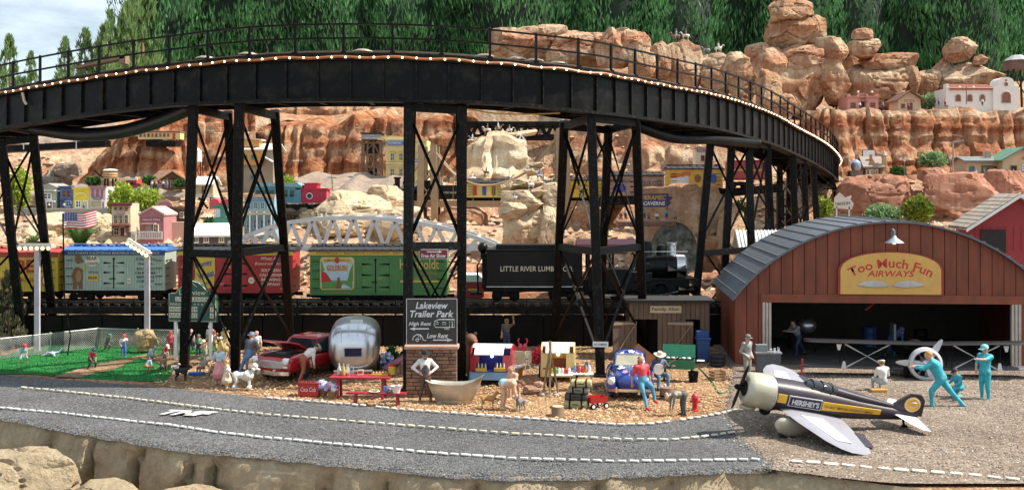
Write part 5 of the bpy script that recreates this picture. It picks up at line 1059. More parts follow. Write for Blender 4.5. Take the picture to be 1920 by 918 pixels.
m=MB();m.box((0,.6,-.25),(2.4,1.4,.5));tag(m.fin('deck_girder',BLK,None,loc=at(302,263,89)),'short black girder under the yellow coach on the cliff','bridge')
r=th('left_track_girder','long dark girder track crossing behind the leftmost trestle','bridge',at(100,288,84));m=MB();m.bar((-7,0,.1),(4,.5,.8),1.4,.5);m.fin('girder',BLK,r);m=MB();m.bar((-7,-.6,.75),(4,-.1,1.35),.06);m.fin('guard_rail',SILV,r)
for x in (-6,-2,2):m=MB();m.bar((x,-.6,.3),(x,-.6,1.1),.06);m.fin('guard_post',SILV,r)
m=MB();m.box((0,0,.28),(.85,.06,.45),M=Matrix.Rotation(R(-35),3,'X'));m.box((-.3,.1,0),(.05,.05,.6));m.box((.3,.1,0),(.05,.05,.6));tag(m.fin('solar_panel',pm((.4,.42,.46),.3,.3,name='panel_grey'),None,loc=at(614,340,86)),'tilted grey panel on posts at the cliff foot','panel')
r=th('telephone_pole','wooden telephone pole above the red caboose','pole',at(626,385,76));m=MB();m.bar((0,0,0),(-.15,0,2.1),.09);m.fin('pole',C(.4,.35,.25),r);m=MB();m.bar((-.45,0,1.95),(.2,0,1.9),.07);m.fin('cross_arm',C(.4,.35,.25),r)
# --- top right shelf
PKA=C(.52,.25,.20);r,W,H=bldg('adobe_store','pink adobe store with stepped top and round sign',1589,1647,181,206,106,PKA,None,3,trim=PKA);m=MB();m.prism([(.55*math.cos(t)-.0,H+.38*math.sin(t)) for t in np.linspace(0,math.pi,14)],-.03,.3);m.fin('round_parapet',PKA,r);decal(r,C(.2,.06,.05),ellp(0,H*.97,.42,.22),-.08,'sign_board');txt('RED ROCK',CREAM,r,(0,-.09,H*.98),.6,.13)
for s in (-1,1):m=MB();m.box((s*(W/2-.15),.15,H+.1),(.3,.4,.3));m.fin('step_block',PKA,r)
for x in (-.95,.95):window(r,x,H*.36,.4,.4,0,C(.25,.08,.06))
door(r,0,.45,.75,0,DARK,C(.25,.08,.06));m=MB();m.box((0,-.2,H*.62),(.8,.4,.06));m.fin('awning',C(.25,.08,.06),r)
r,W,H=bldg('cottage','tan cottage with dark brown gabled roof on the top cliff',1684,1726,186,206,105,C(.6,.48,.32),C(.16,.08,.06),2.6,'gable',rh=.34,over=.35);decal(r,C(.35,.2,.12),rect(-.5,H*.75,.5,H*.95),-.03,'sign_board');txt('TRADING POST',CREAM,r,(0,-.04,H*.85),.85,.12);door(r,.05,.35,.6,0,C(.25,.05,.05),WOOD);window(r,-.6,H*.38,.3,.35,0,BROWN)
MW=C(.72,.70,.66,.8,.05);r,W,H=bldg('mission','white mission with arched windows and red tile roof',1778,1862,165,197,104,MW,None,3.4,trim=MW)
m=MB();m.box((0,.6,H+.12),(W*.96,1.6,.08),M=Matrix.Rotation(R(20),3,'X'));m.fin('tile_roof',C(.35,.1,.06),r)
for i in range(22):m=MB();m.cyl((-W*.47+W*.94*i/21,-.2,H-.1),(-W*.47+W*.94*i/21,1.2,H+.4),.08,6);m.fin('roof_tile',C(.38,.12,.07),r)
def archwin(r,x,z,w,h,y,fm,pane):
    pts=[(x-w/2,z-h/2),(x+w/2,z-h/2)]+[(x+w/2*math.cos(t),z+h*.15+w/2*math.sin(t)) for t in np.linspace(0,math.pi,10)];m=MB();m.tube([(a,y-.02,b) for a,b in pts],.05,5,closed=True);f=m.fin('arched_window',fm,r);m=MB();m.prism(pts,y-.02,y-.005);m.fin('pane',pane,f)
for x in (-1.2,-.1,1.1):archwin(r,x,H*.4,.5,.62,0,C(.5,.3,.2),C(.18,.09,.07))
for s in (-1,):m=MB();m.box((s*(W/2+.1),.3,H*.62),(.25,.7,H*1.25));m.fin('buttress',MW,r)
m=MB();hb=2.5;m.prism([(W/2-.1,-1),(W/2+2.3,-1),(W/2+2.3,1.6),(W/2+2.15,1.75),(W/2+1.9,1.8),(W/2+1.85,2.2)]+[(W/2+1.1+.72*math.cos(t),2.2+.42*math.sin(t)) for t in np.linspace(.1,math.pi-.1,12)]+[(W/2+.35,2.2),(W/2+.3,1.8),(W/2+.05,1.75),(W/2-.1,1.6)],-.3,1.5);m.fin('bell_gable',MW,r)
archwin(r,W/2+1.1,H*.42,.85,1.0,-.32,C(.5,.3,.2),C(.22,.1,.07));archwin(r,W/2+1.1,1.95,.3,.3,-.32,C(.5,.3,.2),C(.15,.1,.08));m=MB();m.ell((W/2+1.1,-.34,2.32),(.1,.05,.1));m.fin('bell',BROWN,r)
r=th('lookout_tower','dark timber lookout tower with grey cap at right edge','tower',at(1912,190,108));
for sx in (-.6,.6):
    for sy in (0,1.2):m=MB();m.bar((sx*1.3,sy,-.5),(sx,sy,3.2),.16);m.fin('leg',DARK,r)
m=MB();m.box((0,.6,3.6),(1.9,1.9,.9));m.fin('cabin',C(.13,.07,.06),r);m=MB();m.lathe([(1.3,4.05),(.5,4.6),(.02,4.65)],8,(0,.6,0));m.fin('roof',C(.3,.32,.32),r);m=MB();m.bar((-.75,0,.3),(.65,0,2.6),.08);m.bar((.75,0,.3),(-.65,0,2.6),.08);m.fin('brace',DARK,r)
# --- shelf below the cliff
r,W,H=bldg('fairy_house','brown half timbered house with chimneys on the rock shelf',1621,1655,312,331,86,C(.26,.13,.06),C(.25,.2,.17),1.8,'gable',ridge='x',rh=.9,over=.15)
for x in (-.45,-.15,.2):window(r,x,H*.45,.2,.4,0,CREAM)
m=MB();m.box((-.05,.5,H+.55),(.18,.18,.8));m.fin('chimney',C(.45,.2,.08),r);m=MB();m.prism([(-.35,H*.95),(.25,H*.95),(-.05,H*1.75)],-.02,.8);m.fin('dormer',C(.4,.22,.1),r);m=MB();m.cyl((W/2+.1,0,-.3),(W/2+.1,0,1.65),.17,12);m.fin('round_turret',C(.46,.33,.18),r,1);m=MB();m.lathe([(.24,1.65),(.02,2.1)],12,(W/2+.1,0,0));m.fin('turret_cap',C(.3,.28,.25),r)
for s in range(7):m=MB();m.box((-W/2+W*s/6,-.03,H*.5),(.06,.05,H));m.fin('timber',DARK,r)
r=th('teapot_tank','silver blue round kettle shaped tank beside the half timbered house','tank',at(1605,332,86));m=MB();m.lathe([(.3,.5),(.4,.75),(.36,1.15),(.2,1.3),(.05,1.4)],16);m.fin('tank',pm((.35,.42,.5),.35,.6,name='tank_metal'),r,1);m=MB();m.bar((-.3,0,1.0),(-.55,0,1.3),.1);m.fin('spout',SILV,r);m=MB()
m.box((0,.2,.25),(.95,.8,.5));m.fin('plinth',C(.2,.13,.1),r)
r=th('drive_in_screen','small white outdoor screen on posts above the rock shelf','screen',at(1629,332,90));m=MB();m.box((0,0,1.9),(.95,.08,.62));m.fin('screen',WHT,r);m=MB();m.box((0,.05,1.9),(1.05,.06,.72));m.box((-.3,.05,.8),(.07,.07,1.6));m.box((.3,.05,.8),(.07,.07,1.6));m.fin('frame',BLK2,r)
def lamp_post(px,py,D,h,label):
    r=th('lamp_post',label,'street lamp',at(px,py,D),group='lamp posts on the right shelf');m=MB();m.cyl((0,0,-.2),(0,0,h),.04,8);m.lathe([(.1,0),(.05,.15)],8);m.fin('post',C(.16,.2,.18),r);m=MB();m.lathe([(.06,h),(.13,h+.2),(.04,h+.24)],8);m.fin('lantern',WHT,r);m=MB();m.lathe([(.17,h+.22),(.02,h+.36)],8);m.fin('cap',C(.1,.15,.14),r);return r
lamp_post(1696,332,84,1.2,'lamp post on the ledge left of the tilted block');lamp_post(1782,330,84,1.3,'lamp post beside the wooden pole right of tilted block');lamp_post(1812,432,64,.7,'short lamp post by the red barn roof')
for px,y0 in ((1622,205),(1812,196)):r=th('double_lamp_post','two armed lamp post %s on the top cliff'%('beside the pink adobe' if px<1700 else 'before the mission'),'street lamp',at(px,y0,103));m=MB();m.cyl((0,0,0),(0,0,1.7),.04,6);m.bar((-.7,0,1.5),(.7,0,1.5),.05);m.fin('post',C(.2,.1,.06),r);[MB().ell((s*.65,0,1.62),.12,8,6).fin('globe',CREAM,r) for s in (-1,1)]
m=MB();m.cyl((0,0,0),(0,0,2.6),.08,8,r2=.06);tag(m.fin('wooden_pole',C(.4,.33,.25),None,loc=at(1787,332,85)),'tall bare wooden pole on the rock shelf','pole')
r,W,H=bldg('ranch_house','long tan ranch house with dark green eaves',1812,1880,302,330,86,C(.5,.38,.24),C(.14,.16,.14),2.4,'gable',ridge='x',rh=.25,over=.3);[window(r,x,H*.5,.35,.35,0,C(.1,.25,.2)) for x in (-1,.9)];door(r,0,.35,.75,0,C(.08,.25,.15),WOOD);door(r,.5,.35,.75,0,C(.3,.12,.08),WOOD);m=MB();m.box((.6,.8,H+.5),(.35,.35,.6));m.fin('chimney',C(.4,.3,.25),r)
r,W,H=bldg('ranch_wing','tan gabled house with green roof edge at right edge',1880,1950,298,330,85,C(.55,.44,.28),C(.1,.2,.14),2.4,'gable',rh=.28,over=.35);door(r,-.6,.35,.75,0,DARK,WOOD);window(r,.3,H*.5,.4,.4,0,WHT);decal(r,C(.4,.15,.08),ellp(.3,H*1.05,.3,.12),-.03,'sign_board')
# --- red barn and small white roof near hangar
SHG=pm((.32,.27,.22),.9,0,.35,2,.7,14,name='grey_shingle');r,W,H=bldg('red_barn','red barn with weathered grey shingle roof at right edge',1826,1990,424,470,60,C(.28,.03,.035),SHG,3.4,'gable',rh=.33,over=.35,rz=R(-8))
for i in range(12):m=MB();m.box((-W/2+W*(i+.5)/12,-.02,H*.5),(.03,.03,H));m.fin('batten',C(.33,.03,.04),r)
for s in (-1,1):m=MB();m.prism([(s*(W/2+.42),H-.36*.66-.08),(s*(W/2+.42),H-.36*.66+.1),(0,H+W*.33+.17),(0,H+W*.33)][::-s],-.58,-.54);m.fin('barge_board',WHT,r)
sl=math.atan2(.33,.5);
for k in range(9):
    t=(k+.5)/9;m=MB();x=-(W/2+.35)*(1-t);z=H+.33*W*t-.25*(1-t);m.box((x,1.6,z+.19),((W/2+.35)/9/math.cos(sl)*1.12,4.2,.05),M=Matrix.Rotation(-sl+R(3),3,'Y'));m.fin('shingle_course',SHG,r)
m=MB();m.box((-W/2+1.1,-.05,.5),(1.3,.1,1.3));m.fin('barn_door',DARK,r)
r,W,H=bldg('corrugated_shed','white roofed small shed behind the hangar left shoulder',1395,1470,474,520,57.5,C(.4,.34,.24),C(.74,.74,.72),2.2,'gable',ridge='x',rh=.8,over=.25)
for i in range(14):m=MB();m.bar((-W/2-.2+(W+.4)*i/13,-.26,H-.02),(-W/2-.2+(W+.4)*i/13,1.1,H+H*.8+.14),.05,.04);m.fin('roof_rib',WHT,r)
r=th('drive_in_sign','white drive in sign board behind the bridge bend','sign',at(1580,415,74));m=MB();m.prism([(-.6,.9),(.6,.8),(.75,1.2),(.55,1.45),(.6,1.75),(.2,1.6),(-.2,1.95),(-.55,1.6)],0,.08);m.fin('board',C(.7,.62,.55),r);txt('DRIVE-IN',INK,r,(0,-.012,1.2),.95,.2,(R(90),R(-6),0),bold=.01);m=MB();m.box((-.4,.04,.3),(.08,.08,1.4));m.box((.45,.04,.3),(.08,.08,1.4));m.fin('post',WHT,r)
r,W,H=bldg('cream_tower_house','cream box house above the amber boxcar',1304,1331,277,312,78,C(.6,.52,.4),C(.3,.2,.16),1.2,trim=C(.45,.25,.2));decal(r,C(.2,.1,.15),rect(-.4,H*.78,.4,H*.92),-.03,'sign_board');window(r,0,H*.45,.22,.35,0,C(.3,.1,.1));txt('GENERAL STORE',WHT,r,(0,-.04,H*.85),.7,.09)
r=th('cavern_sign','jagged orange and black cavern sign on the rock mound','sign',at(1230,388,60.5));m=MB();m.prism([(-.95,.0),(.5,0),(.62,.1),(.6,-.05),(.85,.25),(.75,.3),(.95,.55),(.7,.6),(.72,.75),(-.95,.72)],0,.1);m.fin('board',C(.06,.05,.12),r);txt('MERAMEC',C(.65,.36,.08),r,(-.15,-.012,.52),1.4,.26,bold=.03,shear=.15);txt('CAVERNS',WHT,r,(-.1,-.012,.2),1.2,.22,bold=.03,shear=.15)
m=MB();m.box((0,.35,0),(3.2,1.0,.3));tag(m.fin('stone_ledge',pm((.24,.13,.09),.9,0,.35,6,.6,name='ledge_stone'),None,loc=at(1213,419,60.2),bev=.06),'brown stone ledge with tiny visitors under the cavern sign','ledge')
m=MB();m.lathe([(.95,0),(1.2,.1),(1.3,.3)],18,(0,0,0),M=Matrix.Rotation(R(90),3,'X')@Matrix.Diagonal((1,1.25,1)),cap=False);m.prism(ellp(0,0,1.,1.3,20),.05,.1);tag(m.fin('cavern_mouth',pm((.16,.17,.15),.9,0,.9,2.5,.6,name='mossy_dark'),None,loc=at(1262,470,60.3)),'dark mossy cavern mouth ringed with grey stone behind the smokestack','cave')
# ================================================================ HANGAR
hg=th('hangar','red wooden arched airplane hangar with open front','hangar',(15.73,45.5,0),R(-5));HR=6.39;RA=8.07;ZC=6.02-RA;EV=2.88;DP=8.5
HW=pm((.17,.04,.016),.62,0,.35,2.2,.2,vstretch=5,name='red_plank');HDR=pm((.20,.05,.02),.6,0,.2,2,.15,name='red_beam');RG=pm((.105,.12,.14),.5,.1,.15,2,.05,name='grey_roof_sheet')
arc= lambda x:ZC+math.sqrt(RA*RA-x*x)
ox0,ox1=(1450-960)/45.25-15.73,(1888-960)/45.25-15.73;OH=7.3-(568-360)/45.25
n=27;w=2*HR/n
for i in range(n):
    a,b=-HR+w*i,-HR+w*(i+1);mid=(a+b)/2;z0=0 if (mid<ox0 or mid>ox1) else OH+.3;dy=random.uniform(-.012,.012)
    m=MB();m.prism([(a+.014,z0),(b-.014,z0),(b-.014,arc(b) if abs(b)<=HR else EV),(a+.014,arc(a))],dy,.12+dy);m.fin('plank',HW,hg)
m=MB();m.prism([(x,0 if k==0 else 0) for k,x in enumerate((ox0,-HR+.02))]+[(-HR+.02,EV)]+[(x,arc(x)-.06) for x in np.linspace(-HR+.05,HR-.05,30)]+[(HR-.02,EV),(HR-.02,0),(ox1,0),(ox1,OH),(ox0,OH)],.125,.2);m.fin('front_backing',DARK,hg)
m=MB();m.box((0,-.03,OH+.17),(ox1-ox0+1.0,.14,.34));m.fin('header_beam',HDR,hg)
for s,x in ((-1,ox0),(1,ox1)):
    for k in range(3):m=MB();m.box((x-s*0+s*(.06+.13*k),.02-.02*k,OH/2),(.1,.16,OH));m.fin('door_track',pm((.42,.38,.32),.6,name='pale_jamb'),hg)
for s in (-1,1):m=MB();m.box((s*(HR-.06),DP/2,EV/2),(.12,DP,EV));m.fin('side_wall',HW,hg)
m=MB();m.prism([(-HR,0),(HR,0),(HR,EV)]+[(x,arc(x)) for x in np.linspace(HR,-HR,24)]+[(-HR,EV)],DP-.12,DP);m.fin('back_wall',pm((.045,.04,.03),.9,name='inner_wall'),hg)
m=MB();xs=np.linspace(-1,1,37);a0=math.asin(HR/RA)*1.02;
ring= lambda rr,y:[(rr*math.sin(a0*t),y,ZC+rr*math.cos(a0*t)) for t in xs]
for k in range(6):
    y0=-.25+(DP+.4)*k/6;y1=-.25+(DP+.4)*(k+1)/6-.012;m=MB();m.loft([ring(RA+.01+.0*k,y0)+ring(RA+.09,y0)[::-1],ring(RA+.01,y1)+ring(RA+.09,y1)[::-1]]);m.fin('roof_sheet',RG,hg,1)
for k in range(26):
    t=-1+2*(k+.5)/26;m=MB();x,z=(RA+.1)*math.sin(a0*t),ZC+(RA+.1)*math.cos(a0*t);m.bar((x,-.24,z),(x,DP+.1,z),.05,.05);m.fin('roof_rib',RG,hg)
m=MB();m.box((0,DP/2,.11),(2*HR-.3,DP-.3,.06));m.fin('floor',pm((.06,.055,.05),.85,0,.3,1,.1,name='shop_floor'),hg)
sx0,sx1=(1572-960)/45.25-15.73,(1764-960)/45.25-15.73;sz0,sz1=7.3-(552-360)/45.25,7.3-(471-360)/45.25;scx=(sx0+sx1)/2;shw=(sx1-sx0)/2
def signpoly(k):
    a=shw*k;z0=sz0+(1-k)*.6;zs=sz0+(sz1-sz0)*.52;return [(scx-a,z0),(scx+a,z0),(scx+a,zs)]+[(scx+a*math.cos(t),zs+(sz1-zs)*k*math.sin(t)**.8) for t in np.linspace(.12,math.pi-.12,16)]+[(scx-a,zs)]
m=MB();m.prism(signpoly(1),-.16,-.1);sb=m.fin('sign_board',pm((.3,.03,.02),.5,name='sign_border'),hg);m=MB();m.prism(signpoly(.955),-.185,-.155);m.fin('sign_face',pm((.62,.36,.09),.6,0,.1,3,.08,name='sign_yellow'),sb)
o=txt('Too Much Fun',REDI,sb,(scx,-.19,sz1-.48),3.5,.38,arc=3.6,bold=.02);txt('AIRWAYS',REDI,sb,(scx,-.19,sz0+.88),1.9,.26,shear=.2,bold=.02)
for s in (-1,1):
    pts=[(scx+s*.03,sz0+.40),(scx+s*.35,sz0+.56),(scx+s*.75,sz0+.62),(scx+s*1.2,sz0+.52),(scx+s*1.38,sz0+.4),(scx+s*1.0,sz0+.33),(scx+s*.6,sz0+.30),(scx+s*.2,sz0+.33)];m=MB();m.prism(pts[::s],-.23,-.18);m.fin('wing_emblem',pm((.45,.43,.4),.4,.5,name='tin'),sb,bev=.02)
lz=7.3-(452-360)/45.25;m=MB();m.tube([(-.02,-.02,lz+.25),(-.02,-.25,lz+.5),(-.02,-.5,lz+.45),(-.02,-.5,lz+.22)],.04,8);m.fin('lamp_arm',pm((.2,.25,.27),.5,name='lamp_grey'),hg,1);m=MB();m.lathe([(.06,lz+.25),(.12,lz+.15),(.38,lz-.02),(.39,lz-.05),(.34,lz-.04),(.1,lz+.12)],18,(-.02,-.5,0));ls=m.fin('lamp_shade',pm((.36,.42,.44),.4,.2,name='lamp_enamel'),hg,1);m=MB();m.ell((-.02,-.5,lz),.1);m.fin('bulb',emit((1,.75,.4),3),ls,3)
m=MB();m.tube([(-2.6,3,3.9),(-1,3.2,2.6),(-.3,3,3.8)],.05,6);m.fin('hanging_hose',DARK,hg);m=MB();m.tube([(-.3,2,3.6),(-.1,2.1,2.6),(-.6,2,2.2)],.05,6);m.fin('hanging_hose',RED,hg)
# ================================================================ YARD OBJECTS
def sup(w,h,e,n=28,cz=0,flat=0):
    """superellipse ring in x,z"""
    out=[]
    for i in range(n):
        t=2*math.pi*i/n;c,s=math.cos(t),math.sin(t);out.append((w*abs(c)**(2/e)*(1 if c>=0 else -1),cz+h*abs(s)**(2/e)*(1 if s>=0 else -1)))
    return out
def wheel(parent,x,y,r,w=.16,hub=CHROME,white=False):
    M_=Matrix.Rotation(R(90),3,'Y');s=1 if x>0 else -1
    m=MB();m.lathe([(r*.6,-w/2),(r*.9,-w/2),(r,-w*.3),(r,w*.3),(r*.9,w/2),(r*.6,w/2)],22,(x,y,r),M=M_);o=m.fin('wheel',TYRE,parent,1)
    m=MB();m.lathe([(.01,s*w*.52),(r*.3,s*w*.5),(r*.6,s*w*.36),(r*.62,s*w*.1)],18,(x,y,r),M=M_,cap=False);m.fin('rim',hub,o,1)
# ---- red convertible-era sedan with raised hood
CARR=pm((.42,.012,.015),.25,0,.06,2,.0,coat=.8,name='car_red');CARW=pm((.72,.72,.70),.25,0,.05,2,0,coat=.8,name='car_white')
car=th('parked_car','red and white finned car with its hood raised','car',gp(520,716)+Vector((.75,2.2,0)),R(-25))
def body_ring(y,w,zb,zt,e=3.4):return [(x,y,z) for x,z in sup(w/2,(zt-zb)/2,e,28,(zt+zb)/2)]
m=MB();m.loft([body_ring(y,w,zb,zt) for y,w,zb,zt in ((-2.42,1.62,.42,.86),(-2.35,1.78,.34,.95),(-2.0,1.86,.28,.98),(-1.2,1.88,.26,.98),(0,1.88,.26,.96),(1.2,1.88,.26,.97),(2.0,1.84,.3,.98),(2.4,1.7,.36,.93),(2.48,1.5,.45,.85))]);m.fin('body',CARR,car,1)
m=MB();m.loft([[(s*.955*k,y,z) for y,z in ((.35,.55),(2.3,.45),(2.35,.95),(.9,.93),(.55,.8))] for k in (.985,1.0) for s in (1,)]);m.loft([[(-.955*k,y,z) for y,z in ((.35,.55),(2.3,.45),(2.35,.95),(.9,.93),(.55,.8))] for k in (.985,1.0)]);m.box((0,1.85,.985),(1.5,1.0,.03));m.fin('white_quarter',CARW,car)
for s in (-1,1):m=MB();m.loft([body_ring(y,.2,zb,zt,3) for y,zb,zt in ((1.0,.9,.96),(2.0,.85,1.08),(2.42,.75,1.1))]);m.v=[(x+s*.82,y,z) for x,y,z in m.v];m.fin('tail_fin',CARW,car,1)
for s in (-1,1):m=MB();m.ell((s*.74,-1.45,.80),(.2,.98,.24),16,12);m.fin('front_fender',CARR,car,3);m=MB();m.ell((s*.6,1.75,.88),(.32,.7,.16),16,12);m.fin('rear_deck',CARW,car,3)
lo=[(-.82,-.65,.93),(.82,-.65,.93),(.84,1.3,.93),(-.84,1.3,.93)];hi=[(-.64,-.2,1.42),(.64,-.2,1.42),(.62,.9,1.42),(-.62,.9,1.42)]
m=MB();m.loft([lo,hi]);m.fin('glasshouse',GLS,car)
m=MB();m.loft([[(x*1.03,y*1.05,z) for x,y,z in hi],[(x*1.0,y*1.0,z+.07) for x,y,z in hi],[(x*.8,.35+(y-.35)*.85,z+.13) for x,y,z in hi],[(x*.45,.35+(y-.35)*.5,z+.16) for x,y,z in hi]]);m.fin('roof',CARR,car,1)
for a_,b_ in zip(lo,hi):m=MB();m.bar(a_,b_,.07);m.fin('pillar',CARR,car)
m=MB();m.box((0,-1.5,.985),(1.3,1.35,.02));m.fin('engine_bay',DARK,car);m=MB();m.box((0,-1.4,1.02),(.5,.7,.14));m.cyl((0,-1.3,1.08),(0,-1.3,1.16),.2,14);m.fin('engine',pm((.1,.1,.1),.5,.5,name='engine'),car)
m=MB();m.loft([[(-.66,-.72,1.0),(.66,-.72,1.0),(.66,-.72,1.04),(-.66,-.72,1.04)],[(-.64,-1.5,1.36),(.64,-1.5,1.36),(.64,-1.48,1.42),(-.64,-1.48,1.42)],[(-.6,-2.1,1.50),(.6,-2.1,1.50),(.6,-2.08,1.56),(-.6,-2.08,1.56)]]);m.fin('hood',CARR,car)
m=MB();m.loft([body_ring(-2.46,1.25,.55,.82,4),body_ring(-2.40,1.3,.52,.85,4)]);g=m.fin('grille',CHROME,car)
for i in range(15):m=MB();m.box((-.55+1.1*i/14,-2.475,.685),(.02,.02,.22));m.fin('grille_bar',CHROME,g)
for k in range(3):m=MB();m.box((0,-2.475,.61+.07*k),(1.15,.02,.015));m.fin('grille_bar',CHROME,g)
m=MB();m.loft([[(x,-2.5-.14*(1-(x/.95)**2)+dy,dz) for dy,dz in ((-.05,-.07),(.05,-.07),(.05,.07),(-.05,.07))] for x in np.linspace(-.95,.95,9)]);bm_=m.fin('bumper',CHROME,car,1);bm_.location.z=.40
for s in (-1,1):
    m=MB();m.box((s*.4,-2.7,.43),(.09,.1,.24));m.fin('bumper_guard',CHROME,car,bev=.02)
    m=MB();m.lathe([(.15,0),(.15,.1),(.12,.12)],18,(s*.72,-2.34,.83),M=Matrix.Rotation(R(90),3,'X'));h_=m.fin('headlight',CHROME,car,1);m=MB();m.ell((s*.72,-2.45,.83),(.115,.05,.115));m.fin('lens',pm((.8,.8,.75),.1,0,.05,3,0,name='lens'),h_,3)
    m=MB();m.box((s*.7,-2.44,.62),(.2,.04,.07));m.fin('parking_light',CARW,car)
    for y in (-1.5,1.55):wheel(car,s*.86,y,.34)
m=MB();m.box((0,-2.63,.42),(.34,.02,.13));m.fin('licence_plate',GOLD,car);txt('1955',INK,car,(0,-2.645,.42),.26,.08)
# ---- flowered blue beetle
VW=th('parked_car','blue round backed beetle painted with white flowers','car',gp(1186,752)+Vector((.1,2.0,0)),R(-6));VB_=pm((.012,.035,.22),.22,0,.1,2,0,coat=.9,name='beetle_blue')
def vr(y,w,zb,zt,e=2.6):return [(x,y,z) for x,z in sup(w/2,(zt-zb)/2,e,28,(zt+zb)/2)]
m=MB();m.loft([vr(-1.95,.5,.45,.7),vr(-1.85,.8,.35,.84),vr(-1.5,1.1,.3,.95),vr(-1.0,1.3,.26,1.02),(vr(-.6,1.4,.25,1.05)),vr(.2,1.45,.25,1.08),vr(1.0,1.36,.28,1.05),vr(1.5,1.15,.32,.95),vr(1.85,.7,.4,.75)]);m.fin('body',VB_,VW,2)
m=MB();m.loft([[(x,y,z) for x,z in sup(w/2,h/2,3,24,1.0+h/2-.1)] for y,w,h in ((-.62,1.18,.12),(-.45,1.2,.36),(-.2,1.16,.58),(.3,1.14,.62),(.8,1.06,.5),(1.2,.9,.28),(1.45,.7,.08))]);cab=m.fin('roof',VB_,VW,2)
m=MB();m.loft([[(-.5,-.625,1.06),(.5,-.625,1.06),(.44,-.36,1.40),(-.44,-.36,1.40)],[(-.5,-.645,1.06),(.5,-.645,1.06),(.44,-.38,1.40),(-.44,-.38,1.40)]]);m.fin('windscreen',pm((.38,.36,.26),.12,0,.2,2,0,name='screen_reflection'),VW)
m=MB();m.tube([(-.52,-.64,1.05),(.52,-.64,1.05),(.46,-.37,1.42),(-.46,-.37,1.42)],.025,6,closed=True);m.fin('windscreen_frame',CHROME,VW)
for s in (-1,1):
    m=MB();m.box((s*.585,.15,1.27),(.03,.75,.26));m.fin('side_window',GLS,VW)
    m=MB();m.ell((s*.62,-1.35,.48),(.26,.62,.36),18,12);m.fin('front_fender',VB_,VW,3);m=MB();m.ell((s*.62,1.25,.46),(.27,.6,.38),18,12);m.fin('rear_fender',VB_,VW,3)
    m=MB();m.ell((s*.62,-1.86,.68),(.15,.1,.16),16,10);hl=m.fin('headlight',CHROME,VW,3);m=MB();m.ell((s*.62,-1.92,.68),(.12,.07,.13),16,10);m.fin('lens',pm((.78,.76,.66),.1,0,.05,3,0,name='lens2'),hl,3)
    m=MB();m.box((s*.72,-.1,.3),(.16,1.5,.06));m.fin('running_board',BLK,VW)
    for y in (-1.3,1.2):wheel(VW,s*.62,y,.31,.15)
m=MB();m.tube([(0,-1.93,.68),(0,-1.75,.9),(0,-1.2,1.02),(0,-.7,1.07)],.02,6);m.fin('hood_trim',CHROME,VW);m=MB();m.loft([[(x,-2.02-.1*(1-(x/.8)**2)+dy,.40+dz) for dy,dz in ((-.03,-.05),(.03,-.05),(.03,.05),(-.03,.05))] for x in np.linspace(-.8,.8,9)]);m.fin('bumper',CHROME,VW,1)
for s in (-1,1):m=MB();m.box((s*.45,-2.1,.42),(.06,.08,.2));m.fin('bumper_guard',CHROME,VW)
def flower(x,y,z,rr,mat,rot,par=None):
    m=MB();m.prism([(rr*(.55+.45*abs(math.cos(2.5*t)))*math.cos(t),rr*(.55+.45*abs(math.cos(2.5*t)))*math.sin(t)) for t in np.linspace(0,2*math.pi,30,endpoint=False)],-.006,.0,ax='z');m.ell((0,0,0),(rr*.22,rr*.22,.012),8,6);return m.fin('flower_print',mat,par or VW,loc=(x,y,z),rot=rot)
FWH=pm((.75,.75,.78),.4,0,.05,3,0,name='flower_white');FPK=pm((.65,.3,.4),.4,0,.05,3,0,name='flower_pink')
for x,y,z,rr,f_,rx in ((-.28,-1.1,1.0,.15,FWH,10),(.22,-.95,1.03,.12,FWH,8),(-.15,-1.5,.93,.11,FPK,25),(.3,-1.45,.93,.14,FWH,25),(-.3,-.85,1.03,.09,FWH,6),(.08,-.2,1.465,.13,FWH,18),(-.28,-.25,1.42,.11,FWH,22),(.3,-.25,1.42,.1,FPK,22),(.55,-1.5,.8,.1,FWH,35),(-.6,-1.5,.82,.1,FWH,35)):flower(x,y,z+.025,rr,f_,(R(rx),0,x*3))
# ---- silver travel trailer
AIR=pm((.62,.63,.65),.30,1.,.12,1.5,.02,name='polished_aluminium');at_=th('travel_trailer','rounded silver travel trailer seen end on','trailer',gp(661,712)+Vector((0,.15,0)),R(6))
def ar(y,w,zb,zt):return [(x,y,z) for x,z in sup(w/2,(zt-zb)/2,3.0,36,(zt+zb)/2)]
m=MB();m.loft([ar(0,.9,.55,1.35),ar(.05,1.4,.40,1.62),ar(.2,1.75,.32,1.86),ar(.5,1.95,.28,2.03),ar(1.0,2.05,.26,2.1),ar(3.4,2.05,.26,2.1),ar(4.0,1.9,.3,1.98),ar(4.4,1.4,.5,1.6)]);m.fin('shell',AIR,at_,2)
m=MB();m.box((0,.03,1.06),(.78,.12,.42));wf=m.fin('window',SILV,at_,bev=.02);m=MB();m.box((0,-.035,1.06),(.66,.02,.32));m.fin('pane',pm((.015,.018,.05),.12,0,.3,2,0,name='blue_black_pane'),wf)
for x in (-.55,-.2,.2,.55):
    pts=[(x*(.8+.2*t),.03+.55*t**2.0,1.33+.72*math.sin(t*math.pi/2)) for t in np.linspace(0,1,8)];m=MB();m.tube(pts,.014,5);m.fin('seam',SILV,at_)
for z,y,w in ((1.34,.03,.85),(.72,.03,.8),(1.66,.19,.78)):m=MB();m.tube([(x,y+.28*(x/w)**2*.5,z) for x in np.linspace(-w,w,9)],.014,5);m.fin('seam',SILV,at_)
for s in (-1,1):m=MB();m.ell((s*.7,.3,1.62),(.05,.05,.05));m.fin('marker_lamp',CARR,at_);m=MB();m.ell((s*.78,.22,.95),(.06,.05,.09));m.fin('tail_lamp',CARR,at_);wheel(at_,s*.95,2.2,.33)
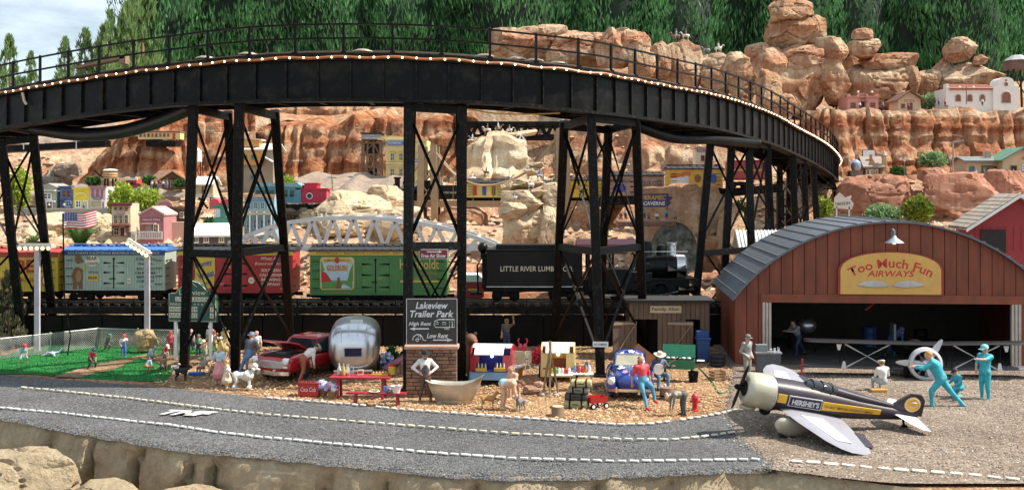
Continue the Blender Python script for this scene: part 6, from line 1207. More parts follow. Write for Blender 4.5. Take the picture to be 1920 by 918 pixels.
m=MB();m.box((0,-.02,.33),(1.5,.12,.1));m.fin('bumper',CHROME,at_,bev=.02);m=MB();m.cyl((0,.3,.35),(0,-.35,.25),.06,8);m.fin('hitch',SILV,at_);m=MB();m.box((.1,1.5,2.13),(.5,.6,.12));m.fin('roof_vent',SILV,at_)
# ---- picnic table, bench and what stands on them
TBR=pm((.34,.015,.03),.45,0,.15,3,.1,name='picnic_red')
pt=th('picnic_table','red picnic table in front of the silver trailer','table',gp(678,745),R(-3));
for k in range(4):m=MB();m.box((0,-.33+.22*k,.76),(2.15,.2,.05));m.fin('plank',TBR,pt)
for s in (-1,1):
    for q in (-1,1):m=MB();m.bar((s*.8,q*.32,0),(s*.8,q*.22,.73),.09,.07);m.fin('leg',TBR,pt)
    m=MB();m.box((s*.8,0,.68),(.07,.85,.08));m.fin('cross_bar',TBR,pt)
be=th('bench','low red bench in front of the picnic table','bench',gp(706,759),R(-6))
for k in range(2):m=MB();m.box((0,-.1+.2*k,.42),(2.05,.18,.05));m.fin('plank',TBR,be)
for s in (-1,1):m=MB();m.bar((s*.75,-.12,0),(s*.72,-.06,.4),.08,.08);m.fin('leg',TBR,be);m=MB();m.bar((s*.75,.12,0),(s*.72,.06,.4),.08,.08);m.fin('leg',TBR,be)
def lath(name,label,cat,loc,prof,mat,n=14,parts=(),group=None):
    r=th(name,label,cat,loc,group=group);m=MB();m.lathe(prof,n);m.fin('body',mat,r,1)
    for nm,pr,mt in parts:m=MB();m.lathe(pr,n);m.fin(nm,mt,r,1)
    return r
GB=pm((.45,.3,.08),.15,0,.1,3,0,name='amber_glass');GC=pm((.5,.48,.42),.15,0,.1,3,0,name='clear_bottle');MUS=pm((.62,.42,.05),.4,name='mustard');BLC=pm((.08,.25,.5),.4,name='cup_blue')
tp= lambda px,z,ref:Vector(((px-960)*ref/F,ref,z))
bot=[(.07,0),(.08,.03),(.08,.2),(.03,.3),(.03,.4),(.02,.41)]
lath('bottle','clear bottle at the left end of the picnic table','bottle',tp(636,.79,39.2),bot,GC);lath('bottle','amber bottle beside the clear one on picnic table','bottle',tp(644,.79,39.1),bot,GB)
r=lath('pitcher','silver pitcher with handle on the picnic table','pitcher',tp(653,.79,39.2),[(.1,0),(.12,.12),(.07,.27),(.08,.36),(.06,.37)],CHROME);m=MB();m.tube([(.09,0,.3),(.2,0,.28),(.18,0,.1),(.1,0,.08)],.015,6);m.fin('handle',CHROME,r)
lath('jar','yellow mustard jar with red lid at right end of picnic table','jar',tp(735,.79,39.3),[(.12,0),(.13,.03),(.13,.28),(.11,.3)],MUS,16,[('lid',[(.13,.3),(.13,.37),(.02,.38)],CARR)])
r=th('food_tray','red tray of buns on the picnic table','tray',tp(712,.79,39.2));m=MB();m.box((0,0,.02),(.6,.3,.04));m.fin('tray',MUS,r);[MB().ell((-.22+.11*i,0,.08),(.05,.1,.05),8,6).fin('bun',C(.5,.3,.12),r) for i in range(5)]
r=th('carton','small red and white carton on the picnic table','carton',tp(676,.79,39.2));m=MB();m.box((0,0,.09),(.2,.14,.18));m.fin('box',CREAM,r);m=MB();m.box((0,-.075,.1),(.16,.01,.09));m.fin('print',REDI,r)
r=lath('cup','blue cup standing on the red bench','cup',tp(724,.445,37.7),[(.07,0),(.08,.02),(.085,.2),(.07,.2),(.06,.05)],BLC,14);r=lath('bucket','white bucket of utensils on the red bench','bucket',tp(743,.445,37.6),[(.12,0),(.17,.22),(.19,.24),(.15,.22),(.1,.05)],WHT,16)
for i in range(4):m=MB();m.bar((0,0,.1),(-.08+.05*i,0,.36),.015);m.fin('utensil',WOOD,r)
r=th('plate','white plate of food on the red bench','plate',tp(702,.445,37.7));m=MB();m.lathe([(.1,0),(.2,.03),(.2,.04),(.02,.02)],16);m.fin('dish',WHT,r);[MB().ell((-.07+.07*i,0,.07),(.06,.06,.05),8,6).fin('food',c_,r) for i,c_ in enumerate((MUS,C(.5,.3,.1),GRNI))]
r=th('cooler','red lettered drink cooler full of bottles','cooler',gp(581,741),R(-6));m=MB();m.box((0,0,.24),(.76,.42,.46));m.fin('box',CARR,r,bev=.02);m=MB();m.box((0,0,.475),(.8,.46,.03));m.fin('rim',CARR,r);txt('Coca Cola',WHT,r,(0,-.222,.26),.55,.16,shear=.3)
for i in range(9):
    m=MB();m.lathe([(.03,.3),(.035,.48),(.012,.56),(.015,.6)],8,(-.32+.08*i,-.05+.07*(i%2),0));m.fin('bottle',pm((.05,.03,.02),.1,name='cola_glass'),r)
def bouquet(px,py,label,cols,n=46,s=.26,pot=C(.3,.18,.08)):
    r=th('flower_pot',label,'flowers',gp(px,py));m=MB();m.lathe([(.14,0),(.2,.25),(.22,.27),(.18,.25)],14);m.fin('pot',pot,r,1);rs=random.Random(px)
    for i in range(n):
        d=Vector((rs.gauss(0,1),rs.gauss(0,1),abs(rs.gauss(0,1)))).normalized()*s*rs.uniform(.7,1.05);p=d+Vector((0,0,.3))
        m=MB()
        for k in range(5):a=k*1.2566;m.ell(p+Vector((.035*math.cos(a),.02*math.sin(a),.035*math.sin(a))),(.03,.02,.03),6,4)
        m.fin('blossom',cols[i%len(cols)],r)
    return r
LAV=pm((.4,.38,.7),.6,name='lavender');BLF=pm((.2,.35,.65),.6,name='blue_petal');WHF=pm((.75,.75,.78),.6,name='white_petal');PKF=pm((.65,.25,.4),.6,name='pink_petal')
bouquet(606,741,'pot of white and blue flowers beside the cooler',[WHF,LAV,WHF,BLF]);bouquet(624,746,'pot of lavender and pink flowers right of the white ones',[LAV,WHF,PKF]);bouquet(722,690,'blue flowers in a blue tub right of the silver trailer',[BLF,WHF,LAV],50,.36,BLC)
# ---- trailer park sign on a stone wall
D0=39.0;sw=th('park_sign','engraved black trailer park sign standing on a brown stone wall','sign',(at(809,0,D0).x,D0,0));BK=pm((.24,.13,.08),.85,0,.3,5,.4,name='brown_stone');BK2=pm((.30,.17,.10),.85,0,.3,5,.4,name='brown_stone_pale');BK3=pm((.18,.09,.06),.85,0,.3,5,.4,name='brown_stone_dark')
m=MB();m.box((0,.28,.87),(1.78,.5,1.74));m.fin('mortar_core',pm((.10,.065,.045),.95,name='mortar'),sw);rs=random.Random(4);z=.02
for row_ in range(13):
    h=rs.uniform(.11,.15);x=-.91
    while x<.9:
        w=min(rs.uniform(.2,.5),.91-x)
        if .91-x-w<.12:w=.91-x
        m=MB();m.box((x+w/2,.02+rs.uniform(-.02,.02),z+h/2),(w-.022,.09,h-.022));m.fin('brick',rs.choice((BK,BK,BK2,BK3)),sw,bev=.012);x+=w
    z+=h
    if z>1.70:break
m=MB();m.box((0,.22,z+.07),(1.94,.66,.14));m.fin('cap_stone',pm((.42,.25,.18),.8,0,.2,4,.3,name='cap_stone'),sw,bev=.04);zb=z+.14;m=MB();m.box((0,.2,zb+.82),(1.82,.07,1.64));bd_=m.fin('board',pm((.025,.024,.022),.45,0,.5,2,.1,name='slate_board'),sw)
ENG=pm((.62,.62,.62),.6,name='engraved_white');yb=.158;m=MB()
for a_,b_ in (((-.9,zb+.01),(.9,zb+.01)),((.9,zb+.01),(.9,zb+1.63)),((.9,zb+1.63),(-.9,zb+1.63)),((-.9,zb+1.63),(-.9,zb+.01))):m.bar((a_[0],yb,a_[1]),(b_[0],yb,b_[1]),.018,.012)
m.fin('border',ENG,bd_);txt('Lakeview',ENG,bd_,(.0,yb,zb+1.40),1.15,.24,shear=.25,bold=.02);txt('Trailer Park',ENG,bd_,(0,yb,zb+1.10),1.55,.24,shear=.25,bold=.02);txt('High Rent',ENG,bd_,(-.42,yb,zb+.73),.8,.17,shear=.3,bold=.02);txt('Low Rent',ENG,bd_,(.2,yb,zb+.32),.76,.17,shear=.3,bold=.02)
def arrow(x0,x1,z):s=1 if x1>x0 else -1;decal(bd_,ENG,[(x0,z-.02),(x1-s*.2,z-.02),(x1-s*.2,z-.06),(x1,z),(x1-s*.2,z+.06),(x1-s*.2,z+.02),(x0,z+.02)][::s],yb+.002,'arrow')
arrow(-.1,-.8,zb+.57);arrow(.05,.75,zb+.17)
def outline(pts,closed=True):m=MB();m.tube([(x,yb,z) for x,z in pts],.013,4,closed=closed);m.fin('drawing',ENG,bd_)
outline([(.08,zb+.72),(.14,zb+.62),(.45,zb+.62),(.8,zb+.62),(.8,zb+.9),(.25,zb+.9),(.1,zb+.84)]);outline(rect(.38,zb+.72,.5,zb+.8));outline(rect(.63,zb+.63,.73,zb+.83));outline(rect(.14,zb+.73,.22,zb+.81));outline(ellp(.5,zb+.59,.04,.04,10));outline(ellp(.58,zb+.59,.04,.04,10))
outline([(-.68,zb+.16),(-.66,zb+.28),(-.55,zb+.36),(-.42,zb+.36),(-.34,zb+.28),(-.3,zb+.16),(-.2,zb+.16)],False);outline(ellp(-.52,zb+.17,.05,.05,10));outline(rect(-.48,zb+.2,-.4,zb+.31))
# ---- bathtub
tb=th('bathtub','pale metal slipper bathtub standing on the gravel','bathtub',gp(850,758)+Vector((0,.3,0)),R(-6));TBM=pm((.52,.47,.38),.35,.4,.15,3,.05,name='old_zinc');rings=[]
for k,(f_,z) in enumerate(((.62,0),(.68,.04),(.74,.2),(.8,.34),(.83,.36),(.86,.42),(.93,.56),(1.0,.66),(1.05,.68),(.99,.66),(.9,.5),(.7,.1),(.3,.06))):
    rg=[]
    for i in range(28):
        t=2*math.pi*i/28;c,s=math.cos(t),math.sin(t);x=.92*f_*c+(.14*z if c>0 else -.05*z)*1.2;rise=(.34*max(0,c)**2.2+.10*max(0,-c)**2)*min(1,max(0,(z-.1)/.5)) if k<10 else (.1*max(0,c) if k==10 else 0);rg.append((x,.40*f_*s,z+rise))
    rings.append(rg)
m=MB();m.loft(rings);m.fin('tub',TBM,tb,2);m=MB();m.box((-.1,0,.02),(.9,.4,.04));m.fin('base',TBM,tb)
# ---- teardrop trailers
def teardrop(label,px,py,W,H,L,c1,c2,c3,inner,lampc,lid,rz=0):
    r=th('teardrop_trailer',label,'trailer',gp(px,py),rz);tops=[(-0.0,.22),(0,.55),(.12,H*.8),(.35,H*.95),(.9,H),(L*.7,H*.9),(L,H*.35),(L,.25)]
    for s in (-1,1):
        m=MB();m.prism(tops,s*W/2-.03,s*W/2+.03,ax='x');m.fin('side',c1,r)
        m=MB();m.prism([(-.02,.2),(-.02,.5),(.3,.55),(L,.45),(L,.2)],s*W/2-.045,s*W/2+.045,ax='x');m.fin('lower_side',c2,r)
        m=MB();m.box((s*(W/2-.16),.08,H*.5),(.3,.08,H*.55),M=Matrix.Rotation(R(-8),3,'X'));m.fin('front_cheek',c1,r);wheel(r,s*(W/2+.08),L*.55,.24,.14)
    m=MB();m.loft([[(-W/2,y,z),(W/2,y,z),(W/2,y,z-.04),(-W/2,y,z-.04)] for y,z in tops[3:]]);m.fin('roof',c3,r);m=MB();m.box((0,L/2,.24),(W-.08,L,.08));m.fin('floor',c2,r);m=MB();m.box((0,.45,H*.55),(W-.1,.04,H*.75));bk=m.fin('galley_back',inner,r)
    m=MB();m.box((0,.2,.52),(W-.1,.5,.05));m.fin('counter',inner,r);m=MB();m.box((0,-.02,.36),(W-.02,.06,.3));m.fin('apron',c2,r)
    m=MB();m.loft([[(-W*.36,y,z),(W*.36,y,z),(W*.36,y,z-.03),(-W*.36,y,z-.03)] for y,z in ((.4,H*.97),(0,H*1.04),(-.4,H*.98),(-.62,H*.86))]);m.fin('lifted_hatch',lid,r,1);m=MB();m.ell((0,.38,H*.72),.055,10,8);m.fin('lamp',emit(lampc,6),r,3)
    return r
BLI=pm((.01,.015,.22),.4,name='deep_blue');LBL=pm((.2,.4,.6),.4,name='sky_blue');
r=teardrop('red white and blue teardrop trailer with lit blue galley',920,722,1.52,1.46,2.3,CARR,LBL,WHT,BLI,(.7,.75,1),WHT,R(-6))
for sx in (-.36,.34):
    q=th('bottle_crate','yellow bottle crate on the %s side of the teardrop counter'%('left' if sx<0 else 'right'),'crate',r.location+Vector((sx,-.0,.55)),group='bottle crates on the teardrop counter');m=MB();m.box((0,0,.06),(.42,.22,.12));m.fin('crate',MUS,q)
    for i in range(6):m=MB();m.lathe([(.03,.05),(.03,.2),(.012,.28),(.012,.3)],8,(-.16+.065*i,0,0));m.fin('bottle',WHT if i%2 else INK,q)
r=teardrop('cream yellow box trailer with lit orange galley',1046,716,1.25,1.42,1.9,C(.7,.55,.22,.4),C(.66,.52,.2,.4),C(.75,.72,.62,.4),pm((.3,.08,.02),.5,name='rust_galley'),(1,.8,.6),C(.7,.66,.56,.4),R(-4));m=MB();m.box((0,.42,.98),(1.0,.06,.22));m.fin('shelf_panel',C(.6,.4,.08),r)
# ---- camp furniture around the trailers
def ftable(label,px,py,w,z=.62):
    r=th('folding_table',label,'table',gp(px,py));m=MB();m.box((0,0,z),(w,.5,.035));m.fin('tabletop',WHT,r)
    for s in (-1,1):
        for q in (-1,1):m=MB();m.tube([(s*w*.44,q*.2,0),(s*w*.4,q*.18,z)],.018,6);m.fin('leg',SILV,r)
        m=MB();m.tube([(s*w*.44,-.2,.1),(s*w*.44,.2,.1)],.014,6);m.fin('stretcher',SILV,r)
    return r
r1=ftable('white folding table under the cream trailer galley',1052,733,.85);r2=ftable('white folding table with red and blue jars near tower leg',1092,731,.8)
for i,(dx,c_) in enumerate(((-.3,MUS),(-.18,GRNI),(-.06,WHT),(.06,CREAM),(.18,REDI),(.3,WHT))):lath('jar',['mustard jar','green jar','white jar','cream jar','red jar','small white pot'][i]+' on the table under the cream trailer','jar',r1.location+Vector((dx,0,.64)),[(.05,0),(.06,.02),(.06,.17),(.03,.2),(.03,.22)],c_,10)
for i,(dx,c_) in enumerate(((-.28,BLC),(-.14,REDI),(0,REDI),(.13,C(.5,.2,.05)),(.26,WHT))):lath('jar',['blue can','red bottle','second red bottle','rust coloured jar','white tub'][i]+' on the folding table beside the tower leg','jar',r2.location+Vector((dx,0,.64)),[(.05,0),(.06,.02),(.06,.19),(.03,.24),(.03,.28)],c_,10)
r=th('camp_tripod','wooden stick camp tripod with hanging kettle over a fire ring','tripod',gp(1032,741));
for a in range(3):m=MB();m.tube([(.33*math.cos(a*2.1+.4),.3*math.sin(a*2.1+.4),0),(.02*math.cos(a*2.1+3),0,1.75),(-.04*math.cos(a*2.1),0,1.95)],[.045,.04,.03],7);m.fin('stick',C(.3,.2,.1),r)
m=MB();m.tube([(0,0,1.7),(0,0,.55)],.008,4);m.fin('chain',BLK,r);m=MB();m.lathe([(.1,.3),(.15,.36),(.14,.5),(.06,.55)],14);m.fin('kettle',BLK2,r,1)
for a in range(7):m=MB();m.ell((.32*math.cos(a*.9),.26*math.sin(a*.9),.05),(.1,.08,.07),8,6);m.fin('fire_stone',C(.45,.36,.28),r)
def luggage(label,px,py,z,w,h,mat):r=th('suitcase',label,'suitcase',gp(px,py)+Vector((0,0,z)),R(-8),group='stack of suitcases');m=MB();m.loft([[(x,y,zz) for y,zz in ((-.2,0),(.2,0),(.24,h*.5),(.2,h),(-.2,h),(-.24,h*.5))] for x in (-w/2,w/2)]);m.fin('case',mat,r,bev=.04);[MB().box((s*w*.25,0,h/2),(.05,.5,h+.02)).fin('strap',BLK,r) for s in (-1,1)];m=MB();m.tube([(-.1,-.25,h*.55),(-.08,-.3,h*.6),(.08,-.3,h*.6),(.1,-.25,h*.55)],.015,5);m.fin('handle',BLK,r)
OLV=C(.36,.33,.16);CHR=C(.05,.05,.05);luggage('olive bottom suitcase of the leaning stack beside the red wagon',1080,764,0,.8,.28,OLV);luggage('black suitcase second from the ground in the stack',1081,764,.29,.78,.22,CHR);luggage('grey green suitcase third from the ground in the stack',1085,764,.52,.72,.2,C(.2,.2,.16));luggage('olive suitcase on top of the leaning stack',1090,764,.73,.7,.22,OLV)
r=th('toy_wagon','little red pull wagon beside the suitcases','wagon',gp(1118,764),R(25));m=MB();rg= lambda f_,z:[(-.34*f_,-.22*f_,z),(.34*f_,-.22*f_,z),(.34*f_,.22*f_,z),(-.34*f_,.22*f_,z)];m.loft([rg(.9,.2),rg(1,.4),rg(.94,.4),rg(.85,.23)]);m.fin('tray',CARR,r)
for s in (-1,1):
    for q in (-1,1):m=MB();m.lathe([(.1,-.03),(.1,.03)],14,(s*.25,q*.24,.1),M=Matrix.Rotation(R(90),3,'X'));w_=m.fin('wheel',BLK,r);m=MB();m.lathe([(.06,-.035),(.06,.035)],10,(s*.25,q*.24,.1),M=Matrix.Rotation(R(90),3,'X'));m.fin('hub',WHT,w_)
m=MB();m.tube([(-.3,0,.18),(-.75,-.1,.05)],.02,6);m.fin('handle',BLK,r)
r=th('tree_stump','small sawn tree stump near the road edge','stump',gp(1046,779));m=MB();m.lathe([(.24,0),(.21,.08),(.2,.3),(.19,.32)],16);m.fin('bark',C(.2,.12,.07),r,1);m=MB();m.lathe([(.19,.32),(.12,.33),(.02,.33)],16);m.fin('cut_face',C(.6,.45,.26),r)
r=th('flamingo_ornament','pink lawn flamingo ornaments behind the trailers','ornament',gp(980,680))
for s in (-1,1):m=MB();m.tube([(s*.02,0,0),(s*.03,0,.5)],.012,5);m.ell((s*.1,0,.68),(.1,.08,.16),10,8);m.tube([(s*.14,0,.75),(s*.2,0,.98),(s*.14,0,1.05)],.03,6);m.fin('flamingo',pm((.65,.06,.12),.5,name='flamingo_pink'),r)
r=th('side_table','beige flat panel table leaning behind the teardrop trailer','table',gp(975,692));m=MB();m.box((0,0,.5),(.95,.06,.5));m.fin('panel',C(.55,.45,.3),r);m=MB();m.bar((.2,-.05,0),(.35,-.05,.7),.04);m.bar((.45,-.05,0),(.2,-.05,.7),.04);m.fin('folding_leg',WHT,r)
lath('bucket','orange bucket with white rim between the two trailers','bucket',gp(973,706),[(.13,0),(.17,.4),(.19,.42),(.14,.4)],pm((.65,.22,.02),.4,name='bucket_orange'),16,[('rim',[(.18,.38),(.2,.44),(.13,.44)],WHT)])
r=th('carved_bear','brown carved bear statue behind the teardrop trailer','statue',gp(882,706));m=MB();m.ell((0,0,.75),(.3,.28,.75),14,10);m.ell((.02,-.08,1.5),(.26,.26,.24),14,10);m.ell((.16,-.25,1.44),(.14,.16,.11),10,8);m.fin('body',C(.17,.07,.03),r,3);[MB().ell((.02+s*.18,0,1.72),.07,8,6).fin('ear',C(.17,.07,.03),r) for s in (-1,1)]
# ---- grill, bin, shed, hydrant, barrel
GRE=pm((.015,.17,.08),.45,0,.15,3,.05,name='grill_green');r=th('barbecue_grill','green smoker grill with its lid open','grill',gp(1272,714),R(-12));m=MB();m.prism([(-.25,.5),(.25,.5),(.32,.85),(-.32,.85)],-.62,.62,ax='x');m.fin('firebox',GRE,r);m=MB();m.box((0,.38,1.12),(1.26,.06,.5),M=Matrix.Rotation(R(-18),3,'X'));m.fin('lid',GRE,r)
m=MB();m.box((0,0,.84),(1.18,.56,.03));m.fin('grate',BLK,r);[MB().ell((-.4+.2*i,-.05,.9),(.09,.08,.05),8,6).fin('meat_patty',C(.55,.5,.45),r) for i in range(5)];[MB().bar((sx*.55,sy*.2,0),(sx*.5,sy*.18,.52),.06).fin('leg',BLK,r) for sx in (-1,1) for sy in (-1,1)];m=MB();m.box((.85,0,.78),(.42,.45,.03));m.fin('side_shelf',BLK2,r);m=MB();m.box((.85,0,.82),(.28,.3,.02));m.fin('paper',WHT,r)
lath('bin','dark grey bucket under the grill side shelf','bucket',gp(1300,716),[(.16,0),(.2,.4),(.21,.42)],BLK2,14)
r=th('wheelie_bin','tall blue recycling bin beside the shed','bin',gp(1318,679));BB=pm((.015,.06,.2),.5,name='bin_blue');rg= lambda f_,z:[(-.27*f_,-.27*f_,z),(.27*f_,-.27*f_,z),(.27*f_,.27*f_,z),(-.27*f_,.27*f_,z)];m=MB();m.loft([rg(.8,.08),rg(1,1.0)]);m.fin('body',BB,r,bev=.03);m=MB();m.box((0,0,1.04),(.62,.62,.08));m.box((0,.1,1.2),(.55,.3,.3));m.fin('lid',BB,r,bev=.03);[MB().lathe([(.1,-.04),(.1,.04)],12,(s*.25,.25,.1),M=Matrix.Rotation(R(90),3,'Y')).fin('wheel',BLK,r) for s in (-1,1)]
Ds=48.0;sh_=th('shed','brown plank shed with a name board and open doors','shed',(at(1256,0,Ds).x,Ds,0),R(-1));kx= lambda px:(px-1256)*Ds/F;SHH=at(0,566,Ds).z;SW=pm((.13,.085,.055),.8,0,.35,3,.3,vstretch=5,name='shed_plank')
xa=kx(1180);n=17;w=(kx(1330)-xa)/n
for i in range(n):
    a=xa+w*i;mid=1256+(a+w/2)*F/Ds;z0=SHH*.70 if (1186<mid<1232 or 1290<mid<1312) else 0
    m=MB();m.box((a+w/2,random.uniform(-.01,.01),(z0+SHH)/2),(w-.018,.06,SHH-z0));m.fin('plank',SW,sh_)
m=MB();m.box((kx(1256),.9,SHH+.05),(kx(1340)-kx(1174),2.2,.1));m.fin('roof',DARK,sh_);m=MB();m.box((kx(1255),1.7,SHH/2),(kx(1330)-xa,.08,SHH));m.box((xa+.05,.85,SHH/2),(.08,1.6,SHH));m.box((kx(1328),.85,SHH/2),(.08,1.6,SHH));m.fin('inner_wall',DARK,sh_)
for x0_,an in ((kx(1158),18),(kx(1262),-12)):
    d=th('door',None,None,(x0_+.3,-.12,0),R(an));d.parent=sh_;
    for i in range(4):m=MB();m.box((-.42+.28*i,0,SHH*.34),(.26,.05,SHH*.66));m.fin('plank',SW,d)
    m=MB();m.bar((-.5,-.045,.15),(.5,-.045,SHH*.62),.09,.03);m.box((0,-.045,SHH*.63),(1.1,.035,.1));m.box((0,-.045,.1),(1.1,.035,.1));m.fin('brace',C(.3,.22,.14),d)
m=MB();m.box((kx(1248),-.07,SHH*.875),(kx(1277)-kx(1219),.05,.3));sb=m.fin('name_board',C(.45,.36,.22),sh_);txt('Family Afair',C(.06,.05,.03),sb,(kx(1248),-.1,SHH*.875),1.2,.19,bold=.02)
HY_=pm((.5,.02,.03),.4,name='hydrant_red');r=lath('fire_hydrant','red fire hydrant behind the bending hobo','hydrant',gp(1303,770),[(.13,0),(.13,.05),(.09,.07),(.1,.4),(.13,.42),(.12,.5),(.05,.58),(.02,.6)],HY_);m=MB();m.cyl((-.17,0,.32),(.17,0,.32),.05,8);m.fin('nozzle',HY_,r)
lath('wooden_keg','small brown wooden keg before the guitar player','keg',gp(1251,748),[(.22,0),(.27,.2),(.24,.42),(.02,.43)],C(.22,.13,.08),16,[('hoop',[(.27,.12),(.275,.16),(.26,.18)],BLK2)])
# signs on the towers
def plate(name,label,px,py,D,w,h,mat,ink,lines,rz=0):
    r=th(name,label,'sign',at(px,py,D),rz);m=MB();m.box((0,0,0),(w*1.04,.04,h*1.1));m.fin('border',ink,r);m=MB();m.box((0,-.025,0),(w,.03,h));m.fin('board',mat,r)
    for s,x,z,tw,th2 in lines:txt(s,ink,r,(x,-.045,z),tw,th2,bold=.01)
    return r
MAR=pm((.16,.012,.02),.5,name='maroon_sign');r=plate('air_show_sign','maroon sign with white arrow on the narrow tower',813,476,41.0,1.04,.32,MAR,WHT,[('Free Air Show',0,-.06,.9,.14)]);decal(r,WHT,[(-.25,.07),(.2,.07),(.2,.04),(.32,.085),(.2,.13),(.2,.1),(-.25,.1)],-.042,'arrow')
plate('no_dumping_sign','white no dumping sign fixed to a tower leg',1126,645,42.6,.6,.2,WHT,INK,[('NO DUMPING',0,0,.5,.1)],R(-5))
# ---- ball field furniture
SCB=pm((.025,.10,.075),.6,0,.15,2,.08,name='scoreboard_green');Dq=47.6;sc_=th('scoreboard','green baseball scoreboard with white lettering','scoreboard',(at(361,0,Dq).x,Dq,0),R(-8));z0=at(0,603,Dq).z;hw=48*Dq/F
pts=[(-hw,0),(hw,0),(hw,1.22),(hw*.72,1.25),(hw*.55,1.45),(hw*.28,1.72),(0,1.8),(-hw*.28,1.72),(-hw*.55,1.45),(-hw*.72,1.25),(-hw,1.22)];m=MB();m.prism([(x,z0+z) for x,z in pts],0,.14);m.fin('board',SCB,sc_)
m=MB();m.tube([(x*.96,-.012,z0+.03+z*.965) for x,z in pts],.014,4,closed=True);m.fin('border',CREAM,sc_);txt('Lakeview',CREAM,sc_,(0,-.012,z0+1.27),1.2,.22);m=MB();m.box((0,-.012,z0+.98),(1.55,.02,.19));m.fin('name_strip',CREAM,sc_);txt('LITTLE LEAGUE',SCB,sc_,(0,-.026,z0+.98),1.45,.13,bold=.02);txt('INNING',CREAM,sc_,(-.78,-.012,z0+.76),.5,.12);txt('1 2 3 4 5 6 7',CREAM,sc_,(.12,-.012,z0+.76),1.1,.1);txt('TOTAL',CREAM,sc_,(.88,-.012,z0+.76),.4,.11)
for k,(nm,sc2) in enumerate((('RAGTAGS','0304'),('RASCALS','0033'))):
    z=z0+.55-.27*k;m=MB();m.box((-.77,-.012,z),(.56,.02,.2));m.fin('name_strip',CREAM,sc_);txt(nm,INK,sc_,(-.77,-.026,z),.5,.14,bold=.02)
    for i,ch in enumerate(sc2):m=MB();m.box((-.36+.17*i,-.012,z),(.14,.02,.21));t2=m.fin('score_tile',CREAM,sc_);txt(ch,INK,t2,(-.36+.17*i,-.026,z),None,.15,bold=.02)
    m=MB();m.box((.88,-.012,z),(.16,.02,.21));t2=m.fin('score_tile',CREAM,sc_);txt('76'[k],INK,t2,(.88,-.026,z),None,.15)
for s in (-1,1):m=MB();m.box((s*hw*.72,.08,z0/2),(.13,.1,z0));m.fin('post',WHT,sc_)
decal(sc_,CREAM,[(-.2,z0+1.5),(0,z0+1.66),(.2,z0+1.5),(.2,z0+1.53),(0,z0+1.69),(-.2,z0+1.53)],-.006,'chevron')
LPM=pm((.42,.38,.42),.6,0,.2,3,.1,name='lamp_pole_grey');WARM=emit((1,.76,.35),1.1)
def flood(label,px,ytop,D,w,tilt,zb=0,lx=0):
    r=th('floodlight_pole',label,'floodlight',((px-960)*D/F,D,zb),group='floodlight poles of the ball field');zt=at(0,ytop,D).z-zb;m=MB();m.box((0,0,zt/2),(.22,.16,zt));m.fin('pole',LPM,r)
    M_=Matrix.Rotation(tilt,3,'Y');m=MB();m.box(Vector((lx,-.1,zt+.1)),(w,.55,.14),M=M_);m.box(Vector((lx,-.1,zt+.2)),(w*.96,.3,.08),M=M_);hd=m.fin('lamp_head',pm((.45,.43,.38),.5,0,.15,3,.1,name='lamp_head_grey'),r)
    for i in range(6):m=MB();m.ell(Vector((lx,-.36,zt+.03))+M_@Vector((-w*.42+w*.84*i/5,0,0)),(.09,.07,.09),10,8);m.fin('bulb',WARM,hd,3)
flood('left floodlight pole beside the yellow car',70,466,50,1.55,0);flood('floodlight pole with tilted head on the straw mound',276,468,50,1.2,R(32),0,-.35)
r=rocks('straw_mound','tan straw coloured mound at the foot of the tilted floodlight',[(272,640,56,48,49.8,.6)],pm((.42,.30,.16),.95,0,.4,6,.9,14,name='straw'))
fl=th('flagpole','thin flagpole with a waving stars and stripes flag','flag',((122-960)*49/F,49,0));zt=at(0,400,49).z;m=MB();m.tube([(.15,0,1.4),(-.02,0,2.5),(-.1,0,zt)],.035,8);m.tube([(.15,0,1.4),(.25,0,.9),(.1,0,0)],.03,6);m.fin('pole',BLK2,fl)
FWD,FHT=1.45,.72;flr=pm((.5,.02,.03),.7,name='flag_red');flw=pm((.78,.76,.74),.7,name='flag_white');flb=pm((.02,.03,.16),.7,name='flag_blue')
def fp(u,v):return (-.08+FWD*u,.12*math.sin(u*7),zt-.02-FHT*(1-v)+.16*u+.05*math.sin(u*6+1)-.0*u)
for s in range(13):
    m=MB();v0,v1=s/13,(s+1)/13
    rr=[[Vector(fp(u,v0)),Vector(fp(u,v1)),Vector(fp(u,v1))+Vector((0,.012,0)),Vector(fp(u,v0))+Vector((0,.012,0))] for u in np.linspace(0,1,16)];m.loft(rr);m.fin('stripe',flr if s%2==0 else flw,fl)
m=MB();rr=[[Vector(fp(u,6/13))-Vector((0,.01,0)),Vector(fp(u,1))-Vector((0,.01,0)),Vector(fp(u,1))+Vector((0,.02,0)),Vector(fp(u,6/13))+Vector((0,.02,0))] for u in np.linspace(0,.42,8)];m.loft(rr);cn=m.fin('canton',flb,fl)
for i in range(6):
    for j in range(5):p=Vector(fp(.035+.07*i,6/13+(7/13)*(j+.5)/5));m=MB();m.prism([(p.x+.032*(1 if k%2==0 else .42)*math.sin(k*math.pi/5),p.z+.032*(1 if k%2==0 else .42)*math.cos(k*math.pi/5)) for k in range(10)][::-1],p.y-.016,p.y-.011);m.fin('star',flw,cn)
